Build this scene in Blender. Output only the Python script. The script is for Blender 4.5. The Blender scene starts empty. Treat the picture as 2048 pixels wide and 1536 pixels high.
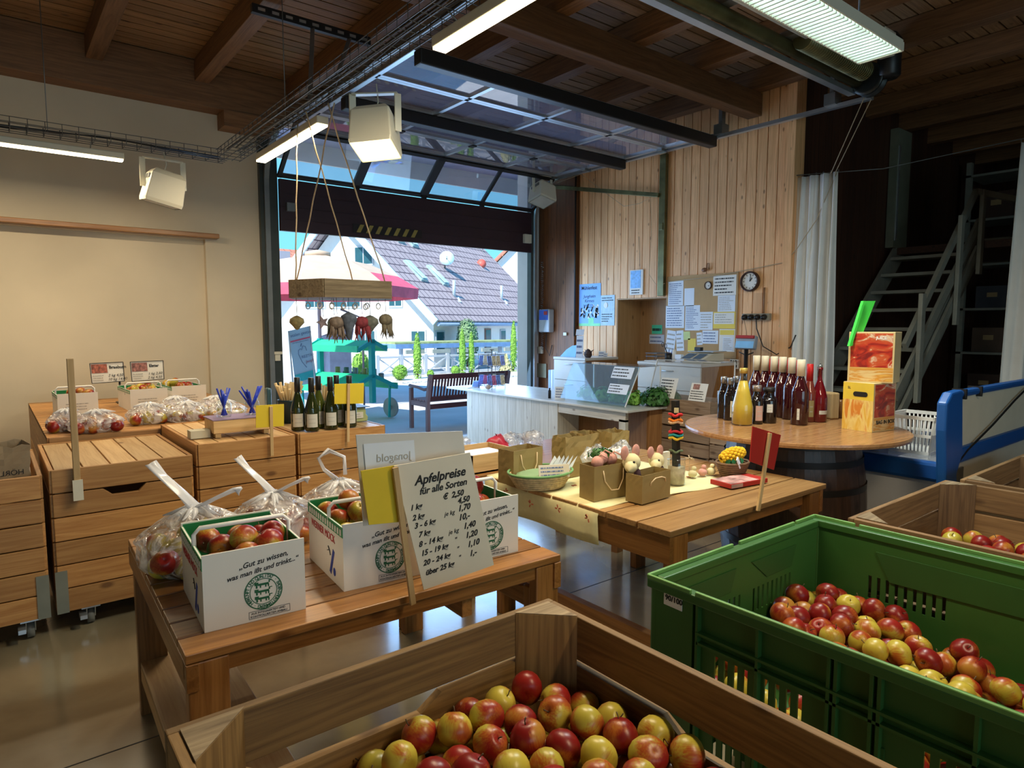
import bpy, math, random
import numpy as np
from mathutils import Vector, Matrix, Euler
random.seed(7)
PI = math.pi
scene = bpy.context.scene
COL = scene.collection

# ------------------------------------------------------------------ camera
FPX = 1317.0
YAW = math.radians(38.46)          # clockwise from +Y
PITCH = math.atan(118.0 / FPX)
CAM = Vector((0, 0, 1.5))
fw = Vector((math.sin(YAW) * math.cos(PITCH), math.cos(YAW) * math.cos(PITCH), -math.sin(PITCH)))
rt = Vector((math.cos(YAW), -math.sin(YAW), 0))
up = rt.cross(fw)
cd = bpy.data.cameras.new('camera')
cd.sensor_width = 36.0
cd.lens = FPX / 2048 * 36
cd.clip_start = 0.05
cd.clip_end = 300
cam = bpy.data.objects.new('camera', cd)
COL.objects.link(cam)
m = Matrix((rt, up, -fw)).transposed().to_4x4()
m.translation = CAM
cam.matrix_world = m
scene.camera = cam

# ------------------------------------------------------------------ view + world + sun
vs = scene.view_settings
vs.view_transform = 'Standard'
vs.look = 'None'
vs.exposure = 0.0
vs.gamma = 1.0
vs.use_curve_mapping = False

w = bpy.data.worlds.new('sky')
scene.world = w
w.use_nodes = True
nt = w.node_tree
nt.nodes.clear()
out = nt.nodes.new('ShaderNodeOutputWorld')
bg = nt.nodes.new('ShaderNodeBackground')
tc = nt.nodes.new('ShaderNodeTexCoord')
sx = nt.nodes.new('ShaderNodeSeparateXYZ')
cr = nt.nodes.new('ShaderNodeValToRGB')
nt.links.new(tc.outputs['Generated'], sx.inputs[0])
nt.links.new(sx.outputs['Z'], cr.inputs[0])
nt.links.new(cr.outputs[0], bg.inputs[0])
nt.links.new(bg.outputs[0], out.inputs[0])
e = cr.color_ramp.elements
e[0].position = 0.0
e[0].color = (0.27, 0.84, 1.0, 1)
e[1].position = 0.45
e[1].color = (0.12, 0.45, 1.0, 1)
bg.inputs[1].default_value = 1.25

def sun_dir():
    d = Vector((-0.62, -0.22, 0.75))
    return d.normalized()
sd = bpy.data.lights.new('sun', 'SUN')
sd.energy = 7.5
sd.angle = 0.01
sd.color = (1.0, 0.95, 0.86)
so = bpy.data.objects.new('sun', sd)
so.rotation_euler = sun_dir().to_track_quat('Z', 'Y').to_euler()
COL.objects.link(so)

def area(name, loc, rot, sx_, sy_, power, col):
    l = bpy.data.lights.new(name, 'AREA')
    l.shape = 'RECTANGLE'
    l.size = sx_
    l.size_y = sy_
    l.energy = power
    l.color = col
    o = bpy.data.objects.new(name, l)
    o.location = loc
    o.rotation_euler = rot
    COL.objects.link(o)
    return o
# big door's daylight in front; added fill light at an invented rear opening
area('door_daylight', (4.3, 7.05, 1.25), (math.radians(-68), 0, 0), 3.4, 2.3, 120, (0.38, 0.62, 1.0))
area('rear_fill', (0.5, -5.8, 1.9), (math.radians(90), 0, 0), 5.0, 2.8, 70, (0.85, 0.92, 1.0))

# ------------------------------------------------------------------ ray helpers (reference pixel -> point on a real plane)
def ray(x, y):
    return fw + rt * ((x - 1024) / FPX) - up * ((y - 768) / FPX)
def onz(x, y, z):
    r = ray(x, y); return CAM + r * ((z - CAM.z) / r.z)
def onx(x, y, X):
    r = ray(x, y); return CAM + r * (X / r.x)
def ony(x, y, Y):
    r = ray(x, y); return CAM + r * (Y / r.y)

# ------------------------------------------------------------------ materials
MATS = {}
def newmat(name):
    mt = bpy.data.materials.new(name)
    mt.use_nodes = True
    n = mt.node_tree.nodes
    b = n['Principled BSDF']
    return mt, n, mt.node_tree.links, b
def plain(name, col, rough=0.6, metal=0.0, noise=0.12, nscale=6.0, bump=0.0, emit=None, estr=0.0, coat=0.0, spec=0.5):
    if name in MATS: return MATS[name]
    mt, n, L, b = newmat(name)
    b.inputs['Roughness'].default_value = rough
    b.inputs['Metallic'].default_value = metal
    b.inputs['Specular IOR Level'].default_value = spec
    if coat: b.inputs['Coat Weight'].default_value = coat
    c = (col[0], col[1], col[2], 1)
    t = n.new('ShaderNodeTexCoord')
    nz = n.new('ShaderNodeTexNoise'); nz.inputs['Scale'].default_value = nscale; nz.inputs['Detail'].default_value = 4
    L.new(t.outputs['Object'], nz.inputs['Vector'])
    mr = n.new('ShaderNodeMapRange')
    mr.inputs['From Min'].default_value = 0.3; mr.inputs['From Max'].default_value = 0.7
    mr.inputs['To Min'].default_value = 1 - noise; mr.inputs['To Max'].default_value = 1 + noise
    L.new(nz.outputs[0], mr.inputs['Value'])
    mx = n.new('ShaderNodeMix'); mx.data_type = 'RGBA'; mx.blend_type = 'MULTIPLY'
    mx.inputs['Factor'].default_value = 1.0
    mx.inputs[6].default_value = c
    L.new(mr.outputs[0], mx.inputs[7])
    L.new(mx.outputs[2], b.inputs['Base Color'])
    if bump:
        bp = n.new('ShaderNodeBump'); bp.inputs['Strength'].default_value = bump; bp.inputs['Distance'].default_value = 0.01
        L.new(nz.outputs[0], bp.inputs['Height']); L.new(bp.outputs[0], b.inputs['Normal'])
    if emit:
        b.inputs['Emission Color'].default_value = (*emit, 1)
        b.inputs['Emission Strength'].default_value = estr
    MATS[name] = mt
    return mt

def wood(name, c1, c2, axis='X', rough=0.5, knots=True, fine=1.0, vary=0.25, kn=1.0):
    """grain stretched along axis; every board shifted by its own 'bid'"""
    key = name + '_' + axis
    if key in MATS: return MATS[key]
    mt, n, L, b = newmat(key)
    b.inputs['Roughness'].default_value = rough
    t = n.new('ShaderNodeTexCoord')
    at = n.new('ShaderNodeAttribute'); at.attribute_name = 'bid'
    sc = n.new('ShaderNodeVectorMath'); sc.operation = 'MULTIPLY'
    s = {'X': (1.2, 26, 26), 'Y': (26, 1.2, 26), 'Z': (26, 26, 1.2)}[axis]
    sc.inputs[1].default_value = [q * fine for q in s]
    L.new(t.outputs['Object'], sc.inputs[0])
    off = n.new('ShaderNodeVectorMath'); off.operation = 'SCALE'
    off.inputs[0].default_value = (37.1, 21.7, 53.3)
    L.new(at.outputs['Fac'], off.inputs['Scale'])
    ad = n.new('ShaderNodeVectorMath'); ad.operation = 'ADD'
    L.new(sc.outputs[0], ad.inputs[0]); L.new(off.outputs[0], ad.inputs[1])
    nz = n.new('ShaderNodeTexNoise'); nz.inputs['Scale'].default_value = 1.3; nz.inputs['Detail'].default_value = 9; nz.inputs['Roughness'].default_value = 0.62; nz.inputs['Distortion'].default_value = 1.6
    L.new(ad.outputs[0], nz.inputs['Vector'])
    rp = n.new('ShaderNodeValToRGB')
    rp.color_ramp.elements[0].position = 0.33; rp.color_ramp.elements[0].color = (*c2, 1)
    rp.color_ramp.elements[1].position = 0.62; rp.color_ramp.elements[1].color = (*c1, 1)
    L.new(nz.outputs[0], rp.inputs[0])
    # board to board variation
    wn = n.new('ShaderNodeTexWhiteNoise'); wn.noise_dimensions = '1D'
    L.new(at.outputs['Fac'], wn.inputs['W'])
    mr = n.new('ShaderNodeMapRange'); mr.inputs['To Min'].default_value = 1 - vary; mr.inputs['To Max'].default_value = 1 + vary
    L.new(wn.outputs[0], mr.inputs['Value'])
    mx = n.new('ShaderNodeMix'); mx.data_type = 'RGBA'; mx.blend_type = 'MULTIPLY'; mx.inputs['Factor'].default_value = 1
    L.new(rp.outputs[0], mx.inputs[6]); L.new(mr.outputs[0], mx.inputs[7])
    last = mx.outputs[2]
    if knots:
        ks = n.new('ShaderNodeVectorMath'); ks.operation = 'MULTIPLY'
        k = {'X': (3.2, 6.5, 6.5), 'Y': (6.5, 3.2, 6.5), 'Z': (6.5, 6.5, 3.2)}[axis]
        ks.inputs[1].default_value = [q * kn for q in k]
        L.new(t.outputs['Object'], ks.inputs[0])
        ka = n.new('ShaderNodeVectorMath'); ka.operation = 'ADD'
        L.new(ks.outputs[0], ka.inputs[0]); L.new(off.outputs[0], ka.inputs[1])
        vo = n.new('ShaderNodeTexVoronoi'); vo.inputs['Scale'].default_value = 1.0
        L.new(ka.outputs[0], vo.inputs['Vector'])
        kr = n.new('ShaderNodeValToRGB')
        kr.color_ramp.elements[0].position = 0.06; kr.color_ramp.elements[0].color = (0.25, 0.17, 0.12, 1)
        kr.color_ramp.elements[1].position = 0.13; kr.color_ramp.elements[1].color = (1, 1, 1, 1)
        L.new(vo.outputs['Distance'], kr.inputs[0])
        m2 = n.new('ShaderNodeMix'); m2.data_type = 'RGBA'; m2.blend_type = 'MULTIPLY'; m2.inputs['Factor'].default_value = 0.75
        L.new(last, m2.inputs[6]); L.new(kr.outputs[0], m2.inputs[7])
        last = m2.outputs[2]
    L.new(last, b.inputs['Base Color'])
    bp = n.new('ShaderNodeBump'); bp.inputs['Strength'].default_value = 0.15; bp.inputs['Distance'].default_value = 0.004
    L.new(nz.outputs[0], bp.inputs['Height']); L.new(bp.outputs[0], b.inputs['Normal'])
    MATS[key] = mt
    return mt

def W3(name, c1, c2, **k):
    return [wood(name, c1, c2, a, **k) for a in 'XYZ']
W_TABLE = W3('table_wood', (0.36, 0.165, 0.048), (0.20, 0.08, 0.020), rough=0.33)
W_CRATE = W3('display_wood', (0.50, 0.26, 0.085), (0.34, 0.145, 0.038), rough=0.5)
W_TOP = W3('display_top_wood', (0.60, 0.40, 0.19), (0.46, 0.27, 0.11), rough=0.45)
W_BIN = W3('bin_wood', (0.27, 0.155, 0.050), (0.13, 0.068, 0.021), rough=0.65)
W_BIN2 = W3('bin_wood_greyer', (0.24, 0.14, 0.060), (0.125, 0.066, 0.026), rough=0.7)
W_GREY = W3('weathered_wood', (0.33, 0.25, 0.15), (0.15, 0.105, 0.06), rough=0.85)
W_BOX = W3('fruit_crate_wood', (0.42, 0.29, 0.19), (0.25, 0.15, 0.09), rough=0.75)
W_WALL = W3('spruce_cladding', (0.88, 0.50, 0.24), (0.64, 0.32, 0.13), rough=0.5, vary=0.12, kn=1.5)
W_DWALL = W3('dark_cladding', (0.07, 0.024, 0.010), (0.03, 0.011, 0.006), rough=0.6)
W_CEIL = W3('ceiling_boards', (0.32, 0.175, 0.075), (0.17, 0.085, 0.032), rough=0.6, vary=0.18)
W_BEAM = W3('beam_wood', (0.24, 0.115, 0.045), (0.13, 0.058, 0.022), rough=0.6, knots=False)
W_WHITE = W3('whitewashed_wood', (0.68, 0.64, 0.55), (0.50, 0.45, 0.36), rough=0.5, vary=0.06, kn=1.4)
W_BARREL = W3('barrel_wood', (0.065, 0.034, 0.022), (0.028, 0.016, 0.012), rough=0.42)
W_RED = W3('bench_wood', (0.10, 0.018, 0.02), (0.05, 0.008, 0.012), rough=0.5)
W_PALE = W3('pale_wood', (0.62, 0.42, 0.20), (0.48, 0.30, 0.12), rough=0.6)
W_BTOP = W3('round_top_wood', (0.33, 0.17, 0.07), (0.22, 0.10, 0.038), rough=0.22, knots=False)

M_PLASTER = plain('plaster', (0.62, 0.54, 0.41), 0.95, noise=0.07, nscale=1.3, bump=0.25)
M_WHITE = plain('white_paint', (0.80, 0.78, 0.74), 0.5, noise=0.03)
M_CARTON = plain('white_cardboard', (0.78, 0.75, 0.69), 0.75, noise=0.03)
M_CARDIN = plain('brown_cardboard', (0.42, 0.28, 0.15), 0.85, noise=0.08)
M_GREENP = plain('printed_green', (0.008, 0.22, 0.06), 0.6, noise=0.05)
M_KRAFT = plain('kraft_paper', (0.36, 0.24, 0.11), 0.7, noise=0.06, nscale=30)
M_INK = plain('black_ink', (0.012, 0.012, 0.014), 0.7, noise=0.0)
M_REDINK = plain('red_ink', (0.50, 0.03, 0.03), 0.7, noise=0.0)
M_BLUEINK = plain('blue_ink', (0.02, 0.05, 0.32), 0.7, noise=0.0)
M_GREYINK = plain('grey_ink', (0.42, 0.40, 0.36), 0.7, noise=0.0)
M_PAPER = plain('paper', (0.80, 0.78, 0.74), 0.8, noise=0.03)
M_PAPERB = plain('cool_paper', (0.74, 0.80, 0.90), 0.7, noise=0.03)
M_OLDPAPER = plain('handwritten_paper', (0.72, 0.66, 0.54), 0.6, noise=0.05)
M_YELLOW = plain('yellow_card', (0.72, 0.52, 0.02), 0.6, noise=0.05)
M_YELPAPER = plain('yellow_paper', (0.82, 0.62, 0.10), 0.7, noise=0.03)
M_GREEN = plain('green_plastic', (0.036, 0.125, 0.026), 0.42, noise=0.08, nscale=3)
M_GREENRIM = plain('green_plastic_worn', (0.13, 0.30, 0.075), 0.5, noise=0.15, nscale=9)
M_GALV = plain('galvanised_steel', (0.55, 0.60, 0.64), 0.35, 0.85, noise=0.08)
M_STEEL = plain('grey_steel', (0.22, 0.23, 0.23), 0.45, 0.7, noise=0.1)
M_DARKM = plain('dark_metal', (0.018, 0.017, 0.018), 0.45, 0.2, noise=0.1)
M_WIRE = plain('mesh_tray_wire', (0.12, 0.12, 0.12), 0.5, 0.6, noise=0.0)
M_DOORP = plain('dark_brown_panel', (0.030, 0.012, 0.020), 0.5, noise=0.1)
M_BLACK = plain('black_plastic', (0.012, 0.012, 0.013), 0.4, noise=0.0)
M_CREAMP = plain('cream_plastic', (0.66, 0.62, 0.50), 0.45, noise=0.02)
M_BLUEP = plain('blue_plastic', (0.010, 0.085, 0.32), 0.35, noise=0.05)
M_FREEZ = plain('freezer_white', (0.80, 0.83, 0.90), 0.4, noise=0.02)
M_BEIGE = plain('beige_panel', (0.60, 0.55, 0.43), 0.6, noise=0.05)
M_CLOTH = plain('tablecloth_cream', (0.72, 0.66, 0.36), 0.9, noise=0.04, nscale=40)
M_CURT = plain('curtain_white', (0.82, 0.80, 0.76), 0.9, noise=0.04)
M_FLOOR = None
M_PAVE = plain('pale_pavement', (0.56, 0.58, 0.60), 0.85, noise=0.10, nscale=1.2)
M_ROPE = plain('jute_rope', (0.50, 0.38, 0.24), 0.9, noise=0.1, nscale=60)
M_OLIVE = plain('olive_steel', (0.14, 0.13, 0.055), 0.4, 0.6, noise=0.35, nscale=7)
M_REDC = plain('red_card', (0.42, 0.018, 0.012), 0.55, noise=0.04)
M_LIME = plain('lime_plastic', (0.06, 0.66, 0.06), 0.5, noise=0.05)
M_TEAL = plain('teal_paint', (0.0, 0.36, 0.38), 0.5, noise=0.05)
M_MINT = plain('mint_paint', (0.02, 0.50, 0.26), 0.6, noise=0.08)
M_RED = plain('red_fabric', (0.70, 0.05, 0.10), 0.8, noise=0.08)
M_ORANGE = plain('cream_fabric', (0.60, 0.46, 0.34), 0.85, noise=0.06)
M_CONTR = plain('grey_cover', (0.28, 0.30, 0.45), 0.8, noise=0.06)
M_HOUSE = plain('house_render', (0.82, 0.82, 0.80), 0.9, noise=0.03)
M_TILES = None
M_WFRAME = plain('window_frame_white', (0.48, 0.52, 0.58), 0.5, noise=0.02)
M_DGLASS = plain('dark_window_glass', (0.03, 0.10, 0.13), 0.08, noise=0.1)
M_LEAF = plain('bright_leaf', (0.20, 0.42, 0.05), 0.6, noise=0.4, nscale=12)
M_LEAFD = plain('dark_leaf', (0.035, 0.13, 0.02), 0.55, noise=0.45, nscale=14)
M_LEAFG = plain('grey_leaf', (0.16, 0.28, 0.14), 0.7, noise=0.35, nscale=10)
M_BARK = plain('bark', (0.10, 0.07, 0.045), 0.9, noise=0.2)
M_STRIPE = plain('hazard_yellow', (0.30, 0.24, 0.06), 0.6, noise=0.1)
M_WARM = plain('lit_tube_warm', (1, 1, 1), 0.5, noise=0, emit=(1.0, 0.86, 0.55), estr=7.0)
M_COOL = plain('lit_louvre', (0.9, 0.95, 0.9), 0.4, noise=0, emit=(0.78, 1.0, 0.88), estr=2.2)
M_LAMPW = plain('lamp_housing', (0.70, 0.67, 0.55), 0.4, noise=0.02)
M_JARSAND = plain('sand', (0.42, 0.33, 0.20), 0.95, noise=0.15, nscale=60)

def floor_mat():
    mt, n, L, b = newmat('polished_concrete')
    t = n.new('ShaderNodeTexCoord')
    nz = n.new('ShaderNodeTexNoise'); nz.inputs['Scale'].default_value = 1.3; nz.inputs['Detail'].default_value = 7; nz.inputs['Distortion'].default_value = 0.6
    L.new(t.outputs['Object'], nz.inputs['Vector'])
    r = n.new('ShaderNodeValToRGB')
    r.color_ramp.elements[0].position = 0.3; r.color_ramp.elements[0].color = (0.13, 0.105, 0.065, 1)
    r.color_ramp.elements[1].position = 0.72; r.color_ramp.elements[1].color = (0.36, 0.31, 0.20, 1)
    L.new(nz.outputs[0], r.inputs[0]); L.new(r.outputs[0], b.inputs['Base Color'])
    n2 = n.new('ShaderNodeTexNoise'); n2.inputs['Scale'].default_value = 5; n2.inputs['Detail'].default_value = 5
    L.new(t.outputs['Object'], n2.inputs['Vector'])
    mr = n.new('ShaderNodeMapRange'); mr.inputs['To Min'].default_value = 0.10; mr.inputs['To Max'].default_value = 0.32
    L.new(n2.outputs[0], mr.inputs['Value']); L.new(mr.outputs[0], b.inputs['Roughness'])
    b.inputs['Specular IOR Level'].default_value = 0.8
    b.inputs['Coat Weight'].default_value = 1.0
    b.inputs['Coat Roughness'].default_value = 0.12
    return mt
M_FLOOR = floor_mat()

def tile_mat(name, c1, c2, rows, axis):
    """roof tiles in rows; pattern in object space"""
    mt, n, L, b = newmat(name)
    t = n.new('ShaderNodeTexCoord')
    br = n.new('ShaderNodeTexBrick')
    br.inputs['Color1'].default_value = (*c1, 1); br.inputs['Color2'].default_value = (*[q * 0.85 for q in c1], 1); br.inputs['Mortar'].default_value = (*c2, 1)
    br.inputs['Scale'].default_value = rows
    br.inputs['Mortar Size'].default_value = 0.06
    br.inputs['Brick Width'].default_value = 1.0
    br.inputs['Row Height'].default_value = 1.0
    L.new(t.outputs['Object'], br.inputs['Vector'])
    L.new(br.outputs[0], b.inputs['Base Color'])
    b.inputs['Roughness'].default_value = 0.8
    return mt

def glass_mat(name, tint=(0.9, 0.95, 1.0), refl=0.12, rough=0.02, milk=0.0, milkcol=(1, 1, 1)):
    """thin sheet: transparent + mirror reflection (+ a little milky scatter)"""
    if name in MATS: return MATS[name]
    mt = bpy.data.materials.new(name); mt.use_nodes = True
    n = mt.node_tree.nodes; L = mt.node_tree.links
    n.clear()
    o = n.new('ShaderNodeOutputMaterial')
    tr = n.new('ShaderNodeBsdfTransparent'); tr.inputs[0].default_value = (*tint, 1)
    gl = n.new('ShaderNodeBsdfGlossy'); gl.inputs['Roughness'].default_value = rough
    lw = n.new('ShaderNodeLayerWeight'); lw.inputs['Blend'].default_value = 0.5
    pw = n.new('ShaderNodeMath'); pw.operation = 'POWER'; pw.inputs[1].default_value = 3.5; L.new(lw.outputs['Facing'], pw.inputs[0])
    mr = n.new('ShaderNodeMapRange'); mr.inputs['To Min'].default_value = refl; mr.inputs['To Max'].default_value = 0.85
    L.new(pw.outputs[0], mr.inputs['Value'])
    mx = n.new('ShaderNodeMixShader')
    L.new(mr.outputs[0], mx.inputs[0]); L.new(tr.outputs[0], mx.inputs[1]); L.new(gl.outputs[0], mx.inputs[2])
    last = mx.outputs[0]
    if milk:
        df = n.new('ShaderNodeBsdfDiffuse'); df.inputs[0].default_value = (*milkcol, 1)
        m2 = n.new('ShaderNodeMixShader'); m2.inputs[0].default_value = milk
        L.new(last, m2.inputs[1]); L.new(df.outputs[0], m2.inputs[2])
        last = m2.outputs[0]
    L.new(last, o.inputs[0])
    MATS[name] = mt
    return mt
G_DOOR = glass_mat('door_glazing', (0.80, 0.84, 0.95), 0.32, 0.01, 0.17, (0.55, 0.58, 0.85))
G_JAR = glass_mat('clear_glass', (0.93, 0.97, 0.97), 0.06, 0.02)
G_SNEEZE = glass_mat('acrylic_shield', (0.80, 0.92, 1.0), 0.05, 0.03, 0.12, (0.50, 0.74, 0.95))
G_CLEAR = glass_mat('acrylic_clear', (0.97, 0.97, 0.97), 0.05, 0.03, 0.04)
def bag_mat():
    mt = bpy.data.materials.new('thin_carrier_film'); mt.use_nodes = True
    n = mt.node_tree.nodes; L = mt.node_tree.links; n.clear()
    o = n.new('ShaderNodeOutputMaterial')
    tr = n.new('ShaderNodeBsdfTransparent'); tr.inputs[0].default_value = (0.97, 0.97, 0.97, 1)
    gl = n.new('ShaderNodeBsdfGlossy'); gl.inputs['Roughness'].default_value = 0.12
    df = n.new('ShaderNodeBsdfDiffuse'); df.inputs[0].default_value = (0.9, 0.9, 0.92, 1)
    tl = n.new('ShaderNodeBsdfTranslucent'); tl.inputs[0].default_value = (0.9, 0.9, 0.92, 1)
    t = n.new('ShaderNodeTexCoord')
    wv = n.new('ShaderNodeTexNoise'); wv.inputs['Scale'].default_value = 9; wv.inputs['Detail'].default_value = 3; wv.inputs['Distortion'].default_value = 2.5
    L.new(t.outputs['Object'], wv.inputs['Vector'])
    bp = n.new('ShaderNodeBump'); bp.inputs['Strength'].default_value = 1.0; bp.inputs['Distance'].default_value = 0.03
    L.new(wv.outputs[0], bp.inputs['Height'])
    for s_ in (gl, df): L.new(bp.outputs[0], s_.inputs['Normal'])
    a = n.new('ShaderNodeMixShader'); a.inputs[0].default_value = 0.5
    L.new(df.outputs[0], a.inputs[1]); L.new(tl.outputs[0], a.inputs[2])
    r = n.new('ShaderNodeValToRGB')
    r.color_ramp.elements[0].position = 0.40; r.color_ramp.elements[0].color = (0.06, 0.06, 0.06, 1)
    r.color_ramp.elements[1].position = 0.60; r.color_ramp.elements[1].color = (0.80, 0.80, 0.80, 1)
    L.new(wv.outputs[0], r.inputs[0])
    bmix = n.new('ShaderNodeMixShader')
    L.new(r.outputs[0], bmix.inputs[0]); L.new(tr.outputs[0], bmix.inputs[1]); L.new(a.outputs[0], bmix.inputs[2])
    c = n.new('ShaderNodeMixShader'); c.inputs[0].default_value = 0.16
    L.new(bmix.outputs[0], c.inputs[1]); L.new(gl.outputs[0], c.inputs[2])
    L.new(c.outputs[0], o.inputs[0])
    return mt
M_BAG = bag_mat()
M_BAGW = glass_mat('gathered_film', (0.9, 0.9, 0.92), 0.12, 0.15, 0.62, (0.88, 0.88, 0.9))

def apple_mat(name, base, blush, lo, hi):
    mt, n, L, b = newmat(name)
    t = n.new('ShaderNodeTexCoord'); oi = n.new('ShaderNodeObjectInfo')
    sc = n.new('ShaderNodeVectorMath'); sc.operation = 'SCALE'; sc.inputs[0].default_value = (91, 47, 63)
    L.new(oi.outputs['Random'], sc.inputs['Scale'])
    ad = n.new('ShaderNodeVectorMath'); ad.operation = 'ADD'
    L.new(t.outputs['Object'], ad.inputs[0]); L.new(sc.outputs[0], ad.inputs[1])
    n1 = n.new('ShaderNodeTexNoise'); n1.inputs['Scale'].default_value = 11; n1.inputs['Detail'].default_value = 1.5
    L.new(ad.outputs[0], n1.inputs['Vector'])
    st = n.new('ShaderNodeVectorMath'); st.operation = 'MULTIPLY'; st.inputs[1].default_value = (260, 260, 26)
    L.new(ad.outputs[0], st.inputs[0])
    n2 = n.new('ShaderNodeTexNoise'); n2.inputs['Scale'].default_value = 1; n2.inputs['Detail'].default_value = 2
    L.new(st.outputs[0], n2.inputs['Vector'])
    ma = n.new('ShaderNodeMath'); ma.operation = 'MULTIPLY_ADD'; ma.inputs[1].default_value = 0.16
    L.new(n2.outputs[0], ma.inputs[0]); L.new(n1.outputs[0], ma.inputs[2])
    r = n.new('ShaderNodeValToRGB')
    r.color_ramp.elements[0].position = lo; r.color_ramp.elements[0].color = (*base, 1)
    r.color_ramp.elements[1].position = hi; r.color_ramp.elements[1].color = (*blush, 1)
    mid = r.color_ramp.elements.new((lo + hi) / 2); mid.color = (0.38, 0.10, 0.015, 1)
    L.new(ma.outputs[0], r.inputs[0]); L.new(r.outputs[0], b.inputs['Base Color'])
    b.inputs['Roughness'].default_value = 0.33
    b.inputs['Specular IOR Level'].default_value = 0.45
    return mt
A_RED = apple_mat('apple_skin_red', (0.42, 0.20, 0.03), (0.20, 0.009, 0.008), 0.42, 0.58)
A_MIX = apple_mat('apple_skin_blushed', (0.44, 0.36, 0.045), (0.27, 0.014, 0.010), 0.50, 0.66)
A_YEL = apple_mat('apple_skin_yellow', (0.50, 0.40, 0.05), (0.30, 0.05, 0.015), 0.60, 0.78)
M_STEM = plain('apple_stem', (0.08, 0.05, 0.02), 0.8, noise=0)

# ------------------------------------------------------------------ mesh builder
ORG = {}
class MB:
    def __init__(s):
        s.v = []; s.f = []; s.m = []; s.b = []; s.sm = []
    def add(s, vs_, fs, m=0, smooth=False, bid=None):
        o = len(s.v); s.v += [tuple(v) for v in vs_]
        bid = random.random() * 10 if bid is None else bid
        for f in fs:
            s.f.append([o + i for i in f]); s.m.append(m); s.b.append(bid); s.sm.append(smooth)
        return s
    def box(s, x0, x1, y0, y1, z0, z1, m=0):
        v = [(x0, y0, z0), (x1, y0, z0), (x1, y1, z0), (x0, y1, z0), (x0, y0, z1), (x1, y0, z1), (x1, y1, z1), (x0, y1, z1)]
        return s.add(v, [(0, 3, 2, 1), (4, 5, 6, 7), (0, 1, 5, 4), (1, 2, 6, 5), (2, 3, 7, 6), (3, 0, 4, 7)], m)
    def obox(s, c, h, ux, uy, uz, m=0):
        """oriented box, centre c, half sizes h, axes ux uy uz"""
        c = Vector(c); ux = Vector(ux).normalized() * h[0]; uy = Vector(uy).normalized() * h[1]; uz = Vector(uz).normalized() * h[2]
        v = [c + ux * a + uy * b_ + uz * d for d in (-1, 1) for a, b_ in ((-1, -1), (1, -1), (1, 1), (-1, 1))]
        return s.add(v, [(0, 3, 2, 1), (4, 5, 6, 7), (0, 1, 5, 4), (1, 2, 6, 5), (2, 3, 7, 6), (3, 0, 4, 7)], m)
    def beam(s, p0, p1, w, h, m=0, upv=(0, 0, 1)):
        p0 = Vector(p0); p1 = Vector(p1); d = (p1 - p0); l = d.length; d.normalize()
        u = Vector(upv); side = d.cross(u)
        if side.length < 1e-4: side = d.cross(Vector((1, 0, 0)))
        side.normalize(); u = side.cross(d)
        return s.obox((p0 + p1) / 2, (l / 2, w / 2, h / 2), d, side, u, m)
    def tube(s, pts, r, n=8, m=0, caps=True, smooth=True, closed=False):
        pts = [Vector(p) for p in pts]; N = len(pts)
        rs = r if isinstance(r, (list, tuple)) else [r] * N
        rings = []; prev = None
        for i, p in enumerate(pts):
            a = pts[(i - 1) % N] if (closed or i > 0) else p
            b_ = pts[(i + 1) % N] if (closed or i < N - 1) else p
            d = (b_ - a)
            if d.length < 1e-9: d = Vector((0, 0, 1))
            d.normalize()
            if prev is None:
                u = d.orthogonal().normalized()
            else:
                u = prev - d * prev.dot(d)
                u = u.normalized() if u.length > 1e-6 else d.orthogonal().normalized()
            prev = u; w_ = d.cross(u)
            rings.append([p + (u * math.cos(2 * PI * k / n) + w_ * math.sin(2 * PI * k / n)) * rs[i] for k in range(n)])
        v = [q for rg in rings for q in rg]; fs = []
        for i in range(N if closed else N - 1):
            j = (i + 1) % N
            for k in range(n):
                fs.append((i * n + k, i * n + (k + 1) % n, j * n + (k + 1) % n, j * n + k))
        s.add(v, fs, m, smooth)
        if caps and not closed:
            o = len(s.v) - len(v)
            s.f.append([o + k for k in reversed(range(n))]); s.m.append(m); s.b.append(0); s.sm.append(False)
            s.f.append([o + (N - 1) * n + k for k in range(n)]); s.m.append(m); s.b.append(0); s.sm.append(False)
        return s
    def lathe(s, prof, c=(0, 0, 0), n=24, m=0, smooth=True, axis=None, caps=True):
        c = Vector(c)
        if axis is None: U, V_, A = Vector((1, 0, 0)), Vector((0, 1, 0)), Vector((0, 0, 1))
        else:
            A = Vector(axis).normalized(); U = A.orthogonal().normalized(); V_ = A.cross(U)
        v = []
        for r, z in prof:
            for k in range(n):
                a = 2 * PI * k / n
                v.append(c + U * (r * math.cos(a)) + V_ * (r * math.sin(a)) + A * z)
        fs = []
        for i in range(len(prof) - 1):
            for k in range(n):
                fs.append((i * n + k, i * n + (k + 1) % n, (i + 1) * n + (k + 1) % n, (i + 1) * n + k))
        disc = len(prof) == 2 and prof[0][0] < 1e-3
        if caps and prof[0][0] > 1e-3: fs.append(tuple(reversed(range(n))))
        if caps and not disc and prof[-1][0] > 1e-3: fs.append(tuple((len(prof) - 1) * n + k for k in range(n)))
        return s.add(v, fs, m, smooth)
    def poly(s, pts, thick, m=0, nrm=None):
        """flat polygon given as 3D points, extruded by thick along its normal"""
        P = [Vector(p) for p in pts]
        if nrm is None: nrm = (P[1] - P[0]).cross(P[2] - P[0]).normalized()
        nrm = Vector(nrm); n = len(P)
        v = P + [p + nrm * thick for p in P]
        fs = [tuple(reversed(range(n))), tuple(range(n, 2 * n))] + [(i, (i + 1) % n, n + (i + 1) % n, n + i) for i in range(n)]
        return s.add(v, fs, m)
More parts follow.
